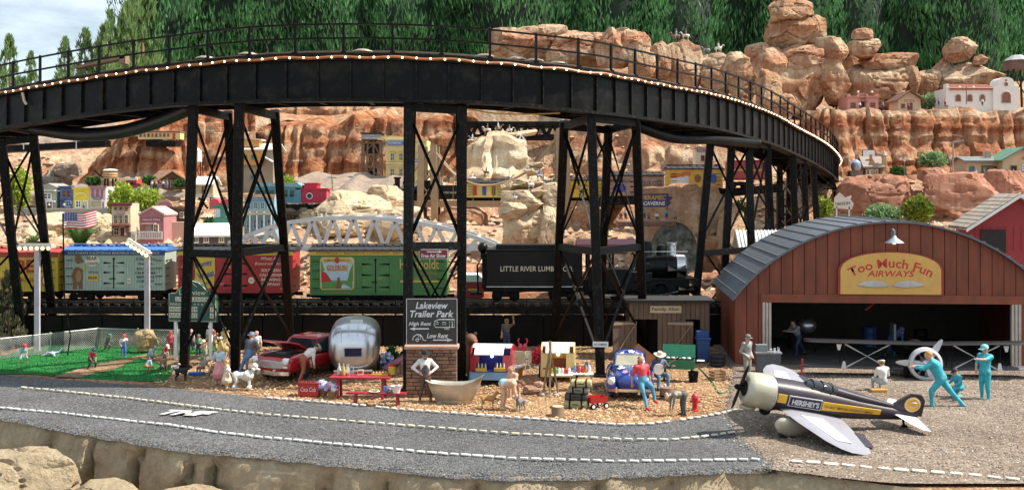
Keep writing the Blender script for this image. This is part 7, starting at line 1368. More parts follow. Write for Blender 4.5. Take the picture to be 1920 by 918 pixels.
# ---- chain link fence
fe=th('chain_link_fence','low chain link fence round the ball field','fence',gp(183,652));fo=gp(183,652);CLM=pm((.5,.5,.47),.5,.5,.2,3,0,name='galvanised_wire')
segs=[(gp(-120,690),gp(0,674)),(gp(0,674),gp(183,652)),(gp(183,652),gp(335,656))];FH=.92
for a_,b_ in segs:
    L_=(b_-a_).length;d=(b_-a_)/L_;m=MB();st=.105;k=-FH
    while k<L_:
        for sg in (1,-1):
            x0_,z0_,x1_,z1_=(k,0,k+FH,FH) if sg>0 else (k+FH,0,k,FH)
            def clip(xa_,za_,xb_,zb_):
                pts=[]
                for (x,z),(x2,z2) in (((xa_,za_),(xb_,zb_)),((xb_,zb_),(xa_,za_))):
                    if x<0:t=(0-x)/(x2-x);x,z=0,z+(z2-z)*t
                    if x>L_:t=(L_-x)/(x2-x);x,z=L_,z+(z2-z)*t
                    pts.append((x,z))
                return pts
            if max(x0_,x1_)<=0.01 or min(x0_,x1_)>=L_-.01:continue
            (xa_,za_),(xb_,zb_)=clip(x0_,z0_,x1_,z1_);p,q=a_+d*xa_+up*za_-fo,a_+d*xb_+up*zb_-fo;m.tube([p,q],.0125,3,cap=False)
        k+=st
    o=m.fin('wire_mesh',CLM,fe,fixn=False);tag(o,kind='stuff')
    for t in np.linspace(0,1,max(2,int(L_/2)+1)):m=MB();p=a_.lerp(b_,t)-fo;m.cyl(p,p+up*(FH+.06),.035,8);m.fin('post',CLM,fe)
    m=MB();m.cyl(a_+up*FH-fo,b_+up*FH-fo,.025,6);m.fin('top_rail',CLM,fe)
r=th('sled','blue plastic sled lying on the infield','sled',gp(368,703),R(10));m=MB();rg= lambda f_,z:[(x*f_,y*f_,z) for x,y in ((-.3,-.17),(.3,-.17),(.36,0),(.3,.17),(-.3,.17))];m.loft([rg(.8,.02),rg(1,.12),rg(.93,.12),rg(.75,.05)]);m.fin('shell',pm((.02,.15,.5),.4,name='sled_blue'),r)
# tiny shelf dwellers and tools at the hangar
r=th('tool_bench','grey tool bench with clutter by the hangar door','workbench',gp(1440,700),R(-5));m=MB();m.box((0,0,.42),(.95,.5,.8));m.fin('cabinet',pm((.09,.10,.11),.5,name='bench_grey'),r);m=MB();m.box((0,0,.85),(1.05,.58,.06));m.fin('top',pm((.2,.22,.22),.5,name='bench_top'),r);m=MB();m.box((-.25,.1,1.02),(.45,.3,.28));m.fin('tool_chest',pm((.2,.23,.23),.5,name='chest_grey'),r);[MB().cyl((.1+.15*i,-.1,.88),(.1+.15*i,-.1,1.02+.04*i),.05,8).fin('can',CHROME if i else WHT,r) for i in range(3)];m=MB();m.bar((-.4,-.2,.9),(.2,-.25,.9),.03);m.fin('wrench',CHROME,r)
r=th('floor_jack','red trolley jack with upright handle on the apron','jack',gp(1507,727));m=MB();m.loft([[(-.3,y,z) for y,z in ((-.14,.05),(.14,.05),(.1,.16),(-.1,.16))],[(.3,y,z) for y,z in ((-.18,.05),(.18,.05),(.18,.3),(-.18,.3))]]);m.fin('body',CARR,r,bev=.02);m=MB();m.tube([(-.1,0,.2),(-.05,0,1.1)],.035,8);m.fin('handle',CARR,r);[MB().lathe([(.06,-.04),(.06,.04)],10,(sx*.25,sy*.17,.06),M=Matrix.Rotation(R(90),3,'X')).fin('wheel',BLK,r) for sx in (-1,1) for sy in (-1,1)]
m=MB();m.box((0,0,.1),(.55,.3,.2));tag(m.fin('wooden_box',C(.55,.26,.05),None,loc=gp(1647,739),bev=.015),'orange wooden box under the seated mechanic','box')
def drum(label,loc,mat):return lath('oil_drum',label,'drum',loc,[(.3,0),(.31,.03),(.3,.05),(.3,.3),(.315,.32),(.3,.34),(.3,.6),(.315,.62),(.3,.64),(.3,.9),(.31,.92),(.28,.93)],mat,18)
drum('dark drum inside the hangar on the left',(13.0,50.5,.14),DARK);drum('blue drum deep inside the hangar',(16.6,51,.14),BB);drum('black drum at the hangar right wall',(18.6,50,.14),BLK2)
r=th('engine_stand','grey engine on a stand in the dark hangar','engine',(13.2,49.2,.14));m=MB();m.ell((0,0,1.2),(.45,.4,.35),12,8);m.fin('engine',SILV,r,3);[MB().bar((s*.4,0,0),(s*.2,0,.95),.08).fin('leg',BLK2,r) for s in (-1,1)]

# ---- more yard clutter
bush(1012,668,47,40,34,leafmat('red_blossom',(.35,.01,.03),(.6,.06,.1),2,.2),'bush of red flowers behind the cream trailer',900,.12)
bush(735,672,46,22,40,DG,'green leafy plant behind the blue flower tub',500,.18)
r=th('garden_table','dark pink tilted garden table right of the silver trailer','table',gp(738,704),R(30));m=MB();m.box((0,0,.5),(.9,.5,.05),M=Matrix.Rotation(R(-25),3,'Y'));m.fin('tabletop',C(.3,.08,.14),r);[MB().bar((s*.3,0,0),(s*.3,0,.5+s*.14),.05).fin('leg',C(.3,.08,.14),r) for s in (-1,1)]
r=th('lumber_pile','small pile of brown boards beside the tower leg','lumber',gp(1128,724),R(15));[MB().box((.03*(i%3),-.15+.13*(i%3),.04+.06*(i//3)),(.75,.11,.05),rz=.1*(i%2)).fin('plank',C(.3,.17,.09),r) for i in range(6)]
r=th('leaning_board','orange brown board leaning on the tower leg behind beetle','board',gp(1206,690),R(5));m=MB();m.box((0,0,.55),(.95,.06,.5),M=Matrix.Rotation(R(38),3,'Y'));m.fin('board',C(.3,.12,.05),r)
def tyre_stack(label,px,py,n):
    for i in range(n):r=th('tyre',label%('bottom','middle','top')[i],'tyre',gp(px,py)+Vector((.02*i,.03*i,.16*i)),group='old tyres stacked by the shed');m=MB();m.lathe([(.2,0),(.3,.0),(.34,.05),(.34,.11),(.3,.16),(.2,.16)],20,cap=False);m.lathe([(.2,0),(.17,.08),(.2,.16)],20,cap=False);m.fin('rubber',TYRE,r,1)
tyre_stack('%s tyre of the stack right of the blue bin',1345,686,3)
for px,py,w,lab in ((995,738,40,'flat tan rock behind the stump'),(1010,725,22,'small rock beside the fire tripod'),(1385,735,20,'small dark rock at the apron corner'),(1350,700,26,'low rock between shed and hangar')):D=gd(py);rocks('yard_rock',lab,[(px,py-5,w,w*.5,D,.8)],ROCK_PNK)
r=th('paper_bag','crumpled white bag on the gravel before the grill','bag',gp(1262,752));me=boulder_mesh(77,.2,3);me.materials.append(WHT);o=put('bag',me,r,(0,0,.1));o.scale=(.18,.14,.12)
r=th('crate','slatted wooden crate beside the garden shed door','crate',gp(1345,712),R(20));[MB().box((0,y,.08+.12*k),(.5,.03,.09)).fin('slat',C(.33,.2,.1),r) for k in range(3) for y in (-.2,.2)];[MB().box((x,0,.08+.12*k),(.03,.38,.09)).fin('slat',C(.33,.2,.1),r) for k in range(3) for x in (-.24,.24)]
for px,py,c_,lab in ((648,700,C(.5,.5,.52),'grey gas bottle before the silver trailer'),(1100,700,BLC,'blue gas bottle behind the folding table')):lath('gas_bottle',lab,'gas bottle',gp(px,py),[(.14,0),(.15,.05),(.15,.3),(.08,.4),(.05,.42),(.05,.48)],c_,14)
m=MB();m.tube(cat_rom([gp(1310,690)+Vector((0,0,.03)),gp(1332,712)+Vector((0,0,.03)),gp(1350,738)+Vector((0,0,.03)),gp(1372,728)+Vector((0,0,.03))],.2),.025,6);tag(m.fin('garden_hose',GRE,None),'dark green garden hose lying between grill and hangar','hose')
# ================================================================ PEOPLE AND ANIMALS
V=Vector
_jobs=[]
STAND=dict(pel=(0,0,.95),che=(0,0,1.32),nek=(0,.01,1.47),hed=(0,-.02,1.62),sL=(.19,.01,1.41),sR=(-.19,.01,1.41),eL=(.26,.02,1.13),eR=(-.26,.02,1.13),hL=(.27,-.06,.88),hR=(-.27,-.06,.88),
             pL=(.09,0,.92),pR=(-.09,0,.92),kL=(.11,-.02,.5),kR=(-.11,-.02,.5),aL=(.12,.02,.09),aR=(-.12,.02,.09))
UP=('che','nek','hed','sL','sR','eL','eR','hL','hR')
def pose(tilt=0,side=0,dz=0,**kw):
    """joint table: torso tilted forward about the hips, then named joints overridden (arm joints ride with the torso when prefixed t_)"""
    J={k:V(v) for k,v in STAND.items()};pv=J['pel'].copy()
    for k,v in kw.items():
        if k.startswith('t_'):J[k[2:]]=V(v)
    Q=Matrix.Rotation(R(tilt),3,'X')@Matrix.Rotation(R(side),3,'Y')
    for k in UP:J[k]=pv+Q@(J[k]-pv)
    if 'pel' in kw:
        d=V(kw['pel'])-pv
        for k in UP+('pL','pR','pel'):J[k]=J[k]+d
    for k,v in kw.items():
        if not k.startswith('t_') and k!='pel':J[k]=V(v)
    if dz:
        for k in J:J[k].z+=dz
    return J
POSES={
 'stand':pose(),'relax':pose(eL=(.3,.05,1.15),hL=(.22,-.15,1.0),kL=(.14,-.05,.5),aL=(.2,-.02,.09)),
 'hips':pose(eL=(.44,.08,1.18),hL=(.2,-.08,1.02),eR=(-.44,.08,1.18),hR=(-.2,-.08,1.02),kL=(.16,0,.5),aL=(.2,.02,.09),aR=(-.18,.02,.09)),
 'pockets':pose(eL=(.3,.1,1.12),hL=(.16,-.12,.95),eR=(-.3,.1,1.12),hR=(-.16,-.12,.95)),
 'point':pose(eL=(.26,-.32,1.36),hL=(.24,-.62,1.4),eR=(-.3,-.02,1.15),hR=(-.2,-.16,1.0)),
 'wave':pose(eL=(.38,-.05,1.52),hL=(.36,-.1,1.8)),
 'push':pose(26,0,pel=(0,-.05,.86),t_eL=(.22,-.28,1.38),t_hL=(.16,-.52,1.52),t_eR=(-.22,-.26,1.36),t_hR=(-.16,-.5,1.5),kL=(.14,-.3,.5),aL=(.14,-.28,.09),kR=(-.14,.22,.46),aR=(-.16,.55,.1)),
 'lean':pose(52,0,pel=(0,.1,.9),t_eL=(.26,-.22,1.2),t_hL=(.2,-.42,1.1),t_eR=(-.26,-.22,1.2),t_hR=(-.2,-.42,1.1),kL=(.12,.06,.48),aL=(.14,.14,.09),kR=(-.12,.12,.48),aR=(-.2,.34,.09)),
 'bend':pose(88,0,pel=(0,.1,.9),eL=(.2,-.42,.62),hL=(.14,-.46,.34),eR=(-.2,-.42,.62),hR=(-.14,-.46,.34),kL=(.13,.04,.48),aL=(.16,.1,.09),kR=(-.13,.04,.48),aR=(-.16,.1,.09)),
 'sit':pose(4,0,pel=(0,.1,.48),kL=(.16,-.36,.5),aL=(.16,-.38,.09),kR=(-.16,-.36,.5),aR=(-.16,-.38,.09),t_eL=(.28,-.05,1.16),t_hL=(.18,-.3,1.05),t_eR=(-.28,-.05,1.16),t_hR=(-.18,-.3,1.05)),
 'guitar':pose(6,0,pel=(0,.1,.55),kL=(.2,-.36,.55),aL=(.2,-.38,.09),kR=(-.16,-.36,.5),aR=(-.2,-.4,.09),t_eL=(.36,-.1,1.2),t_hL=(.42,-.3,1.3),t_eR=(-.36,-.06,1.16),t_hR=(-.02,-.32,1.1)),
 'hood':pose(-12,0,pel=(0,.1,.86),kL=(.14,-.32,.72),aL=(.2,-.42,.3),kR=(-.1,-.22,.5),aR=(-.12,-.5,.1),t_eL=(.3,.12,1.14),t_hL=(.32,.1,.9),t_eR=(-.3,.12,1.14),t_hR=(-.34,.1,.9)),
 'kneel':pose(18,0,pel=(0,.12,.5),kL=(.14,-.3,.5),aL=(.14,-.25,.09),kR=(-.12,-.08,.1),aR=(-.12,.35,.09),t_eL=(.26,-.16,1.2),t_hL=(.18,-.36,1.2),t_eR=(-.26,-.16,1.2),t_hR=(-.18,-.36,1.2)),
 'crouch':pose(38,0,pel=(0,.16,.5),kL=(.22,-.22,.48),aL=(.22,-.02,.09),kR=(-.22,-.22,.48),aR=(-.22,-.02,.09),t_eL=(.27,-.2,1.2),t_hL=(.14,-.42,1.15),t_eR=(-.27,-.2,1.2),t_hR=(-.14,-.42,1.15)),
 'field':pose(30,0,pel=(0,.1,.76),kL=(.26,-.2,.46),aL=(.32,.0,.09),kR=(-.26,-.2,.46),aR=(-.32,.0,.09),t_eL=(.26,-.18,1.16),t_hL=(.14,-.42,1.05),t_eR=(-.26,-.18,1.16),t_hR=(-.14,-.42,1.05)),
 'run':pose(16,0,pel=(0,0,.9),kL=(.12,-.34,.62),aL=(.12,-.1,.36),kR=(-.12,.1,.46),aR=(-.12,.42,.22),t_eL=(.26,.16,1.16),t_hL=(.22,.0,.98),t_eR=(-.26,-.16,1.16),t_hR=(-.16,-.36,1.26),dz=-.1),
 'bat':pose(10,0,pel=(0,0,.88),t_eL=(.34,-.1,1.3),t_hL=(.26,.02,1.52),t_eR=(-.1,-.28,1.34),t_hR=(.2,-.04,1.48),kL=(.22,-.12,.48),aL=(.28,.02,.09),kR=(-.22,-.12,.48),aR=(-.28,.02,.09)),
 'stride':pose(4,kL=(.12,-.22,.52),aL=(.12,-.3,.1),kR=(-.12,.1,.5),aR=(-.12,.34,.12),eL=(.27,.1,1.14),hL=(.26,.02,.9),eR=(-.27,-.08,1.14),hR=(-.24,-.28,1.0))}
_cols={}
def cm(c):
    if c not in _cols:_cols[c]=pm(c,.6,0,.28,5,.35,9,name='figure_paint')
    return _cols[c]
SK=(.5,.28,.18)
def person(label,loc,h,rz,ps,shirt,pants,shoes=(.03,.025,.02),skin=SK,hair=(.05,.03,.02),hat=None,hatc=(.1,.1,.1),sleeve='short',bib=None,skirt=None,lie=False,long_hair=False,vox=.03,group=None,fingers=True,beard=None):
    J={k:v.copy() for k,v in POSES[ps].items()};k=h/1.75;r=th('person',label,'person',loc,rz,k,group)
    if lie:r.rotation_euler=(R(82),0,rz)
    kid=h<1.2;hs=1.28 if kid else 1.0
    B=[]   # capsules: a, b, ra, rb, material slot   0 skin 1 shirt 2 trousers 3 shoes 4 hair 5 bib
    lo=1 if sleeve=='long' else 0;ls=0 if sleeve in ('shorts','swim') else 2;lt=0 if sleeve=='swim' else 2
    fx=(J['hed']-J['nek']).normalized();fwd=V((0,-1,0));fwd=(fwd-fx*fwd.dot(fx));fwd=fwd.normalized() if fwd.length>.3 else V((0,0,-1));H=J['hed']
    B+=[(J['pel'],J['pel']+(J['che']-J['pel'])*.35,.145,.13,2),(J['pel']+(J['che']-J['pel'])*.4,J['che'],.13,.155,1),(J['sL'],J['sR'],.085,.085,1),(J['che'],J['nek'],.13,.07,1),(J['nek'],H,.055,.055,0)]
    for s in 'LR':
        B+=[(J['s'+s],J['e'+s],.068,.05,1),(J['e'+s].lerp(J['s'+s],.0),J['h'+s],.047,.033,lo),(J['h'+s],J['h'+s]+(J['h'+s]-J['e'+s]).normalized()*.07,.04,.036,0)]
        toe=V((.0,-.17,-.045));B+=[(J['p'+s],J['k'+s],.095,.068,lt),(J['k'+s],J['a'+s],.065,.042,ls),(J['a'+s]+V((0,.03,-.03)),J['a'+s]+toe,.05,.042,3)]
        if skirt:pass
    B+=[(H+fx*.015*hs,H+fx*.05*hs,.098*hs,.1*hs,0),(H-fx*.055*hs+fwd*.03*hs,H-fx*.07*hs+fwd*.045*hs,.06*hs,.05*hs,0),(H+fwd*.095*hs,H+fwd*.115*hs-fx*.025*hs,.016*hs,.022*hs,0)]
    sd=fx.cross(fwd).normalized()
    for s in (-1,1):B.append((H+sd*s*.098*hs,H+sd*s*.104*hs+fx*.02*hs,.022*hs,.024*hs,0))
    if skirt:B.append((J['pel']+V((0,0,.05)),J['pel']-V((0,0,.42)),.14,.27,5))
    if bib:B.append((J['pel']+(J['che']-J['pel'])*.3+fwd*.03,J['che']-V((0,0,.02))+fwd*.055,.13,.11,5))
    B=[(a,b,ra*g,rb*g,mi) for a,b,ra,rb,mi in B for g in ((1.0 if mi==4 else 1.22 if mi in (1,2,5) else 1.15 if mi==3 else 1.12),)]
    m=MB()
    for a,b,ra,rb,_ in B:
        d=b-a;L=d.length
        if L<1e-4:d=V((0,0,1));L=.001;b=a+d*L
        u=d.normalized();pts=[a-u*ra*.86,a-u*ra*.5,a,b,b+u*rb*.5,b+u*rb*.86];m.tube(pts,[ra*.5,ra*.87,ra,rb,rb*.87,rb*.5],10)
    me=m.mesh('body',cm(skin));o=bpy.data.objects.new('body',me);COL.objects.link(o);md=o.modifiers.new('remesh','REMESH');md.mode='VOXEL';md.voxel_size=vox;md.use_smooth_shade=True
    sm=o.modifiers.new('smooth','SMOOTH');sm.factor=.5;sm.iterations=2
    mats=[cm(skin),cm(shirt),cm(pants),cm(shoes),cm(hair),cm(bib or skirt or pants)]
    _jobs.append((o,r,B,mats,J,fingers,H,fx,fwd,sd,hs))
    # hair and hat as children
    q=MB();Mh=Matrix((sd,-fwd,fx)).transposed()
    if hat!='bald':
        q.ell(H+fx*.05*hs-fwd*.022*hs,(.112*hs,.112*hs,.105*hs),14,8,M=Mh)
        if long_hair:q.ell(H-fx*.06*hs-fwd*.075*hs,(.1*hs,.06*hs,.16*hs),12,8,M=Mh)
        q.fin('hair',cm(hair),r,3)
    if beard:q=MB();q.ell(H-fx*.09*hs+fwd*.07*hs,(.07,.05,.08),10,8,M=Mh);q.fin('beard',cm(beard),r,3)
    if hat in ('cap','cowboy','flat'):
        q=MB();T= lambda p:H+Mh@(V(p)*hs)
        if hat=='cap':
            q.lathe([(.125,.05),(.124,.09),(.10,.145),(.05,.17),(.005,.175)],16,T((0,.005,0)),M=Mh*hs);q.loft([[T((x,-.1-.0*abs(x),.062)),T((x,-.2+.6*x*x*4,.05)),T((x,-.2+.6*x*x*4,.062)),T((x,-.1,.075))] for x in (-.09,-.045,0,.045,.09)])
        elif hat=='flat':q.lathe([(.12,.05),(.15,.1),(.13,.14),(.01,.15)],16,T((0,-.015,0)),M=Mh*hs);q.loft([[T((x,-.1,.055)),T((x,-.18+2*x*x,.045)),T((x,-.18+2*x*x,.06)),T((x,-.1,.08))] for x in (-.08,0,.08)])
        else:
            q.lathe([(.115,.05),(.11,.12),(.085,.2),(.03,.185),(.005,.18)],16,T((0,0,0)),M=Mh*hs);rr=[]
            for rad in (.1,.17,.23):rr.append([T((rad*math.cos(t)*1.05,rad*math.sin(t)*.95,.055+.05*(rad/.23)**2*math.cos(t)**2)) for t in np.linspace(0,2*math.pi,20,endpoint=False)])
            q.loft(rr,cap=False);q.loft([[p+fx*.012 for p in x] for x in rr],cap=False)
        q.fin('hat',cm(hatc),r,2)
    return r
def finish_people():
    bpy.context.view_layer.update();dg=bpy.context.evaluated_depsgraph_get()
    for o,r,B,mats,J,fingers,H,fx,fwd,sd,hs in _jobs:
        me=bpy.data.meshes.new_from_object(o.evaluated_get(dg));old=o.data;o.modifiers.clear();o.data=me;bpy.data.meshes.remove(old)
        n=len(me.polygons);c=np.empty(n*3);me.polygons.foreach_get('center',c);c=c.reshape(-1,3);best=np.full(n,9.);idx=np.zeros(n,int)
        for a,b,ra,rb,mi in B:
            a_,b_=np.array(a),np.array(b);d=b_-a_;t=np.clip(((c-a_)@d)/max(d@d,1e-9),0,1);dist=np.linalg.norm(c-(a_+t[:,None]*d),axis=1)-(ra+(rb-ra)*t);k=dist<best;best[k]=dist[k];idx[k]=mi
        me.materials.clear();[me.materials.append(x) for x in mats];me.polygons.foreach_set('material_index',idx.astype(np.int32))
        if fingers:   # five fingers per hand, eyes, mouth welded into the body mesh
            q=MB()
            for s in 'LR':
                d=(J['h'+s]-J['e'+s]).normalized();a,b=frame_of(d);base=J['h'+s]+d*.085;sg=1 if s=='L' else -1
                for i,l in enumerate((.06,.07,.066,.052)):
                    p=base+a*(-.03+.02*i);cu=(d*.75-b*.5*1).normalized();q.tube([p-d*.03,p+d*l*.5,p+d*l*.5+cu*l*.6],[.0105,.0095,.008],6,mi=0)
                p=J['h'+s]+d*.03+a*sg*.035;q.tube([p,p+(d*.5+a*sg*.7).normalized()*.045,p+(d*.9+a*sg*.3).normalized()*.08],[.012,.011,.009],6,mi=0)
            for s in (-1,1):q.ell(H+fwd*.098*hs+sd*s*.036*hs+fx*.022*hs,.013*hs,6,4,mi=4)
            q.tube([H+fwd*.098*hs-fx*.062*hs-sd*.025*hs,H+fwd*.108*hs-fx*.064*hs,H+fwd*.098*hs-fx*.062*hs+sd*.025*hs],.007*hs,5,mi=4)
            bm=bmesh.new();bm.from_mesh(me);nv=[bm.verts.new(v) for v in q.v]
            for f,mi in zip(q.f,q.m):
                try:ff=bm.faces.new([nv[i] for i in f]);ff.material_index=mi;ff.smooth=True
                except ValueError:pass
            bm.to_mesh(me);bm.free()
        me.update();o.parent=r
BL,RD,WH,GN,BR,GR_,TQ,NV=(.08,.17,.42),(.38,.03,.04),(.65,.62,.58),(.08,.16,.08),(.2,.1,.05),(.25,.25,.24),(.03,.33,.40),(.03,.04,.1)
LBc=(.3,.45,.55);PKc=(.6,.25,.25);BKc=(.02,.02,.02)
def pz(px,py,z=0):p=gp(px,py);p.z=z;return p
# hangar crew
person('man in turquoise coveralls pushing the propeller blade',gp(1768,766),2.1,R(-112),'push',TQ,TQ,BKc,hair=(.4,.2,.06),hat=None,sleeve='long')
person('man in turquoise coveralls standing and pointing, rightmost mechanic',gp(1847,752),1.95,R(-62),'point',TQ,TQ,(.05,.05,.05),hat='cap',hatc=(.2,.5,.52),sleeve='short')
person('kneeling mechanic in turquoise coveralls and dark cap',gp(1795,748),1.5,R(-75),'kneel',TQ,TQ,BKc,hat='cap',hatc=BKc,sleeve='long')
person('seated mechanic in pale overalls seen from behind',gp(1655,737)+V((0,.15,.0)),1.62,R(190),'sit',WH,(.35,.4,.42),BR,hat='flat',hatc=(.55,.52,.42),sleeve='long',hair=(.2,.12,.06))
person('grey uniformed man standing by the tool bench',gp(1401,712),1.75,R(40),'pockets',GR_,(.26,.25,.22),BKc,hat='cap',hatc=(.12,.12,.12),sleeve='long')
person('mechanic in blue standing in the dark hangar',(16.4,47.2,.14),1.75,R(20),'lean',(.03,.06,.2),(.03,.05,.15),BKc,hat='cap',hatc=NV,sleeve='long')
person('mechanic at the engine deep in the hangar left',(12.6,48.2,.14),1.7,R(-60),'push',GR_,NV,BKc,sleeve='long')
# around the trailers
person('bearded lawman in vest and black hat standing with hands on hips',gp(797,752),1.74,R(10),'hips',WH,(.1,.06,.05),BR,hat='cowboy',hatc=BKc,sleeve='long',bib=(.05,.05,.06),beard=(.35,.12,.05))
person('mechanic in red brown overalls leaning over the red car',gp(573,716),1.75,R(118),'lean',WH,(.32,.08,.04),BKc,hat='flat',hatc=GR_,sleeve='long',bib=(.32,.08,.04))
person('woman in pale blue swimsuit bending down to a dog',gp(948,767),1.7,R(70),'bend',(.6,.36,.23),LBc,(.6,.36,.23),hair=(.12,.05,.02),sleeve='swim',long_hair=True,skin=(.6,.36,.23))
person('kneeling woman in front of the teardrop trailer',gp(962,748),1.62,R(-50),'kneel',(.6,.36,.25),(.55,.3,.22),(.6,.36,.23),hair=(.3,.14,.05),sleeve='swim',long_hair=True,skin=(.6,.36,.23))
person('dark dressed person waving behind the trailers',gp(950,660),1.5,R(0),'wave',(.12,.09,.07),NV,BKc,hat='cap',hatc=BR)
person('woman in red shirt and jeans leaning on the beetle',gp(1208,764)+V((0,.1,0)),1.8,R(18),'hood',(.55,.05,.06),(.05,.22,.32),(.5,.05,.05),hair=(.2,.08,.03),sleeve='short',long_hair=True)
person('guitar player in wide pale hat sitting beside the grill',gp(1237,728),1.72,R(12),'guitar',(.06,.08,.14),(.1,.22,.32),(.06,.05,.06),hat='cowboy',hatc=(.6,.52,.42),sleeve='long')
person('ragged man bending by the red hydrant',gp(1278,779),1.35,R(-78),'bend',(.22,.19,.15),(.06,.07,.06),BKc,hat='flat',hatc=(.62,.5,.42),sleeve='long')
person('woman in pink dress by the poodle, seen from behind',gp(412,722),1.5,R(160),'relax',(.45,.55,.6),PKc,SK,hair=(.5,.3,.1),skirt=PKc,long_hair=True)
person('small girl in cream dress beside the pink dress woman',gp(425,728),1.05,R(120),'stand',(.6,.5,.35),(.6,.5,.35),BR,hair=(.45,.28,.1),skirt=(.62,.52,.38),long_hair=True)
person('man in jeans and grey vest sitting against the tower leg',gp(466,702),1.75,R(-20),'hood',(.12,.13,.14),(.12,.2,.32),BKc,hat='cap',hatc=(.14,.2,.26),sleeve='short')
person('boy in pink cap behind the red car',gp(481,678),1.3,R(10),'stand',WH,BR,BKc,hat='cap',hatc=(.6,.25,.25))
# ball players
KG='children playing baseball'
kid= lambda lab,px,py,h,rz,ps,sh,pa,hat='cap',hc=RD,**kw:person(lab,gp(px,py),h,R(rz),ps,sh,pa,kw.pop('shoes',BR),hat=hat,hatc=hc,group=KG,vox=.035,**kw)
kid('outfielder in pale blue shirt and red cap at the far left',42,682,1.0,55,'field',LBc,LBc,hc=RD,sleeve='shorts')
r=kid('player in light blue lying flat on the grass',118,668,.95,90,'run',LBc,LBc,hc=LBc,lie=True);r.location.z=.12;r.rotation_euler=(R(84),0,R(-80))
kid('player in red shirt and dark cap holding the ball',171,692,1.02,60,'field',RD,BKc,hc=NV)
kid('player in dark green running beside the fence corner',200,660,.9,100,'run',(.07,.12,.06),(.1,.08,.05),hc=(.1,.35,.3))
kid('pitcher in blue overalls and red cap with arm out',232,671,1.02,20,'point',WH,BL,hc=RD,bib=BL)
kid('catcher in blue crouching with pale blue cap',283,678,1.0,100,'crouch',LBc,GR_,hc=LBc)
kid('crouching boy in orange trousers in front of the catcher',278,697,.9,130,'crouch',LBc,(.45,.18,.05),hat=None)
kid('boy in brown seen from behind, crouching by home plate',305,699,.95,175,'crouch',BR,(.06,.05,.05),hat=None)
kid('boy in red with white cap kneeling on the base path',308,672,.92,70,'crouch',RD,GR_,hc=WH)
kid('boy in red striped shirt standing by the scoreboard post',320,666,1.05,0,'stand',(.42,.06,.08),(.4,.06,.06),hc=RD)
kid('batter in cream shirt and white cap behind the tower leg',385,682,1.05,-40,'bat',(.6,.5,.3),GR_,hc=WH)
kid('boy in green waiting left of the batter',372,668,.95,30,'stand',(.15,.25,.12),NV,hc=(.15,.1,.08))
kid('boy in red cap with a bat right of the batter',403,664,1.1,-20,'bat',WH,(.5,.35,.15),hc=RD)
kid('boy in yellow shirt standing right of the batter',414,676,1.0,-60,'relax',(.6,.45,.15),BR,hc=WH)
kid('blond boy crouching right of the tower leg',396,708,.85,40,'crouch',(.5,.35,.2),BR,hat=None,hair=(.5,.35,.12))
kid('boy in pale shirt seen over the fence',116,643,.95,10,'stand',LBc,WH,hat=None,hair=(.6,.4,.3))
kid('boy in dark red with black cap behind the fence',157,645,1.1,-20,'stand',(.35,.05,.08),GR_,hc=BKc)
kid('boy in white shirt standing behind the batter group',394,655,1.1,15,'stand',WH,(.5,.42,.3),hc=WH)
kid('woman in yellow dress at the right of the batter group',421,668,1.3,-30,'relax',(.6,.5,.2),(.55,.45,.2),hat=None,hair=(.4,.25,.1),skirt=(.55,.45,.2))
kid('boy in brown vest far right of the ball players',436,680,1.05,-70,'field',(.25,.14,.08),(.1,.12,.2),hc=(.3,.2,.12))
kid('boy in pink cap between scoreboard posts',358,660,1.0,20,'stand',(.6,.5,.45),NV,hc=(.6,.3,.3))
kid('boy in green cap sitting at the tower foot',379,700,.9,-30,'sit',(.3,.3,.25),BR,hc=(.1,.25,.12))
q=th('baseball_bat','wooden bat raised by the boy in the red cap','bat',gp(405,664)+V((.1,0,.9)),0);m=MB();m.tube([(0,0,0),(.25,0,.1),(.5,0,.16)],[.015,.03,.035],8);m.fin('bat',C(.5,.33,.14),q)
# little onlookers on ledges and hills
SM='tiny visitors in the hill town'
def tiny(lab,px,py,D,h,sh,pa,ps='stand',rz=0,hat='cap',hc=BR):person(lab,at(px,py,D),h,R(rz),ps,sh,pa,hat=hat,hatc=hc,vox=.06,group=SM,fingers=False)
for px,sh,ps,lab in ((1164,RD,'sit','tiny red dressed visitor sitting at the left end of the cavern ledge'),(1173,(.5,.4,.35),'stand','tiny tan visitor on the cavern ledge beside the red one'),(1208,(.1,.3,.25),'stand','tiny green visitor on the cavern ledge'),(1216,(.6,.05,.05),'sit','tiny red visitor in the middle of the cavern ledge'),(1232,WH,'sit','tiny white dressed visitor sitting on the cavern ledge'),(1250,TQ,'relax','tiny teal visitor standing on the cavern ledge'),(1266,(.2,.25,.3),'sit','tiny grey visitor at the right end of the cavern ledge')):tiny(lab,px,413,60.3,.62,sh,NV,ps)
for i,(px,sh) in enumerate(((285,WH),(293,PKc),(300,NV),(306,WH),(313,BL))):tiny('tiny townsperson before the log cabin, number %s from left'%('first','second','third','fourth','fifth')[i],px,354,83,.62,sh,BKc if i%2 else BL)
for i,(px,sh,lab) in enumerate(((92,WH,'tiny white visitor before the grey green storefront'),(120,WH,'tiny visitor before the blue storefront door'),(134,BKc,'tiny dark visitor before the blue storefront window'),(157,GR_,'tiny grey visitor before the yellow storefront'))):tiny(lab,px,393,78.8,.5,sh,NV)
for i,(px,sh,lab) in enumerate(((1655,BL,'tiny blue visitor between adobe and cottage'),(1703,RD,'tiny red visitor at the cottage door'),(1760,BL,'tiny blue visitor beside the mission left'),(1772,PKc,'tiny pink visitor beside the mission wall'),(1842,WH,'tiny white visitor before the mission'),(1612,WH,'tiny white visitor before the adobe'))):tiny(lab,px,206 if px<1740 else 200,102.5,.75,sh,NV)
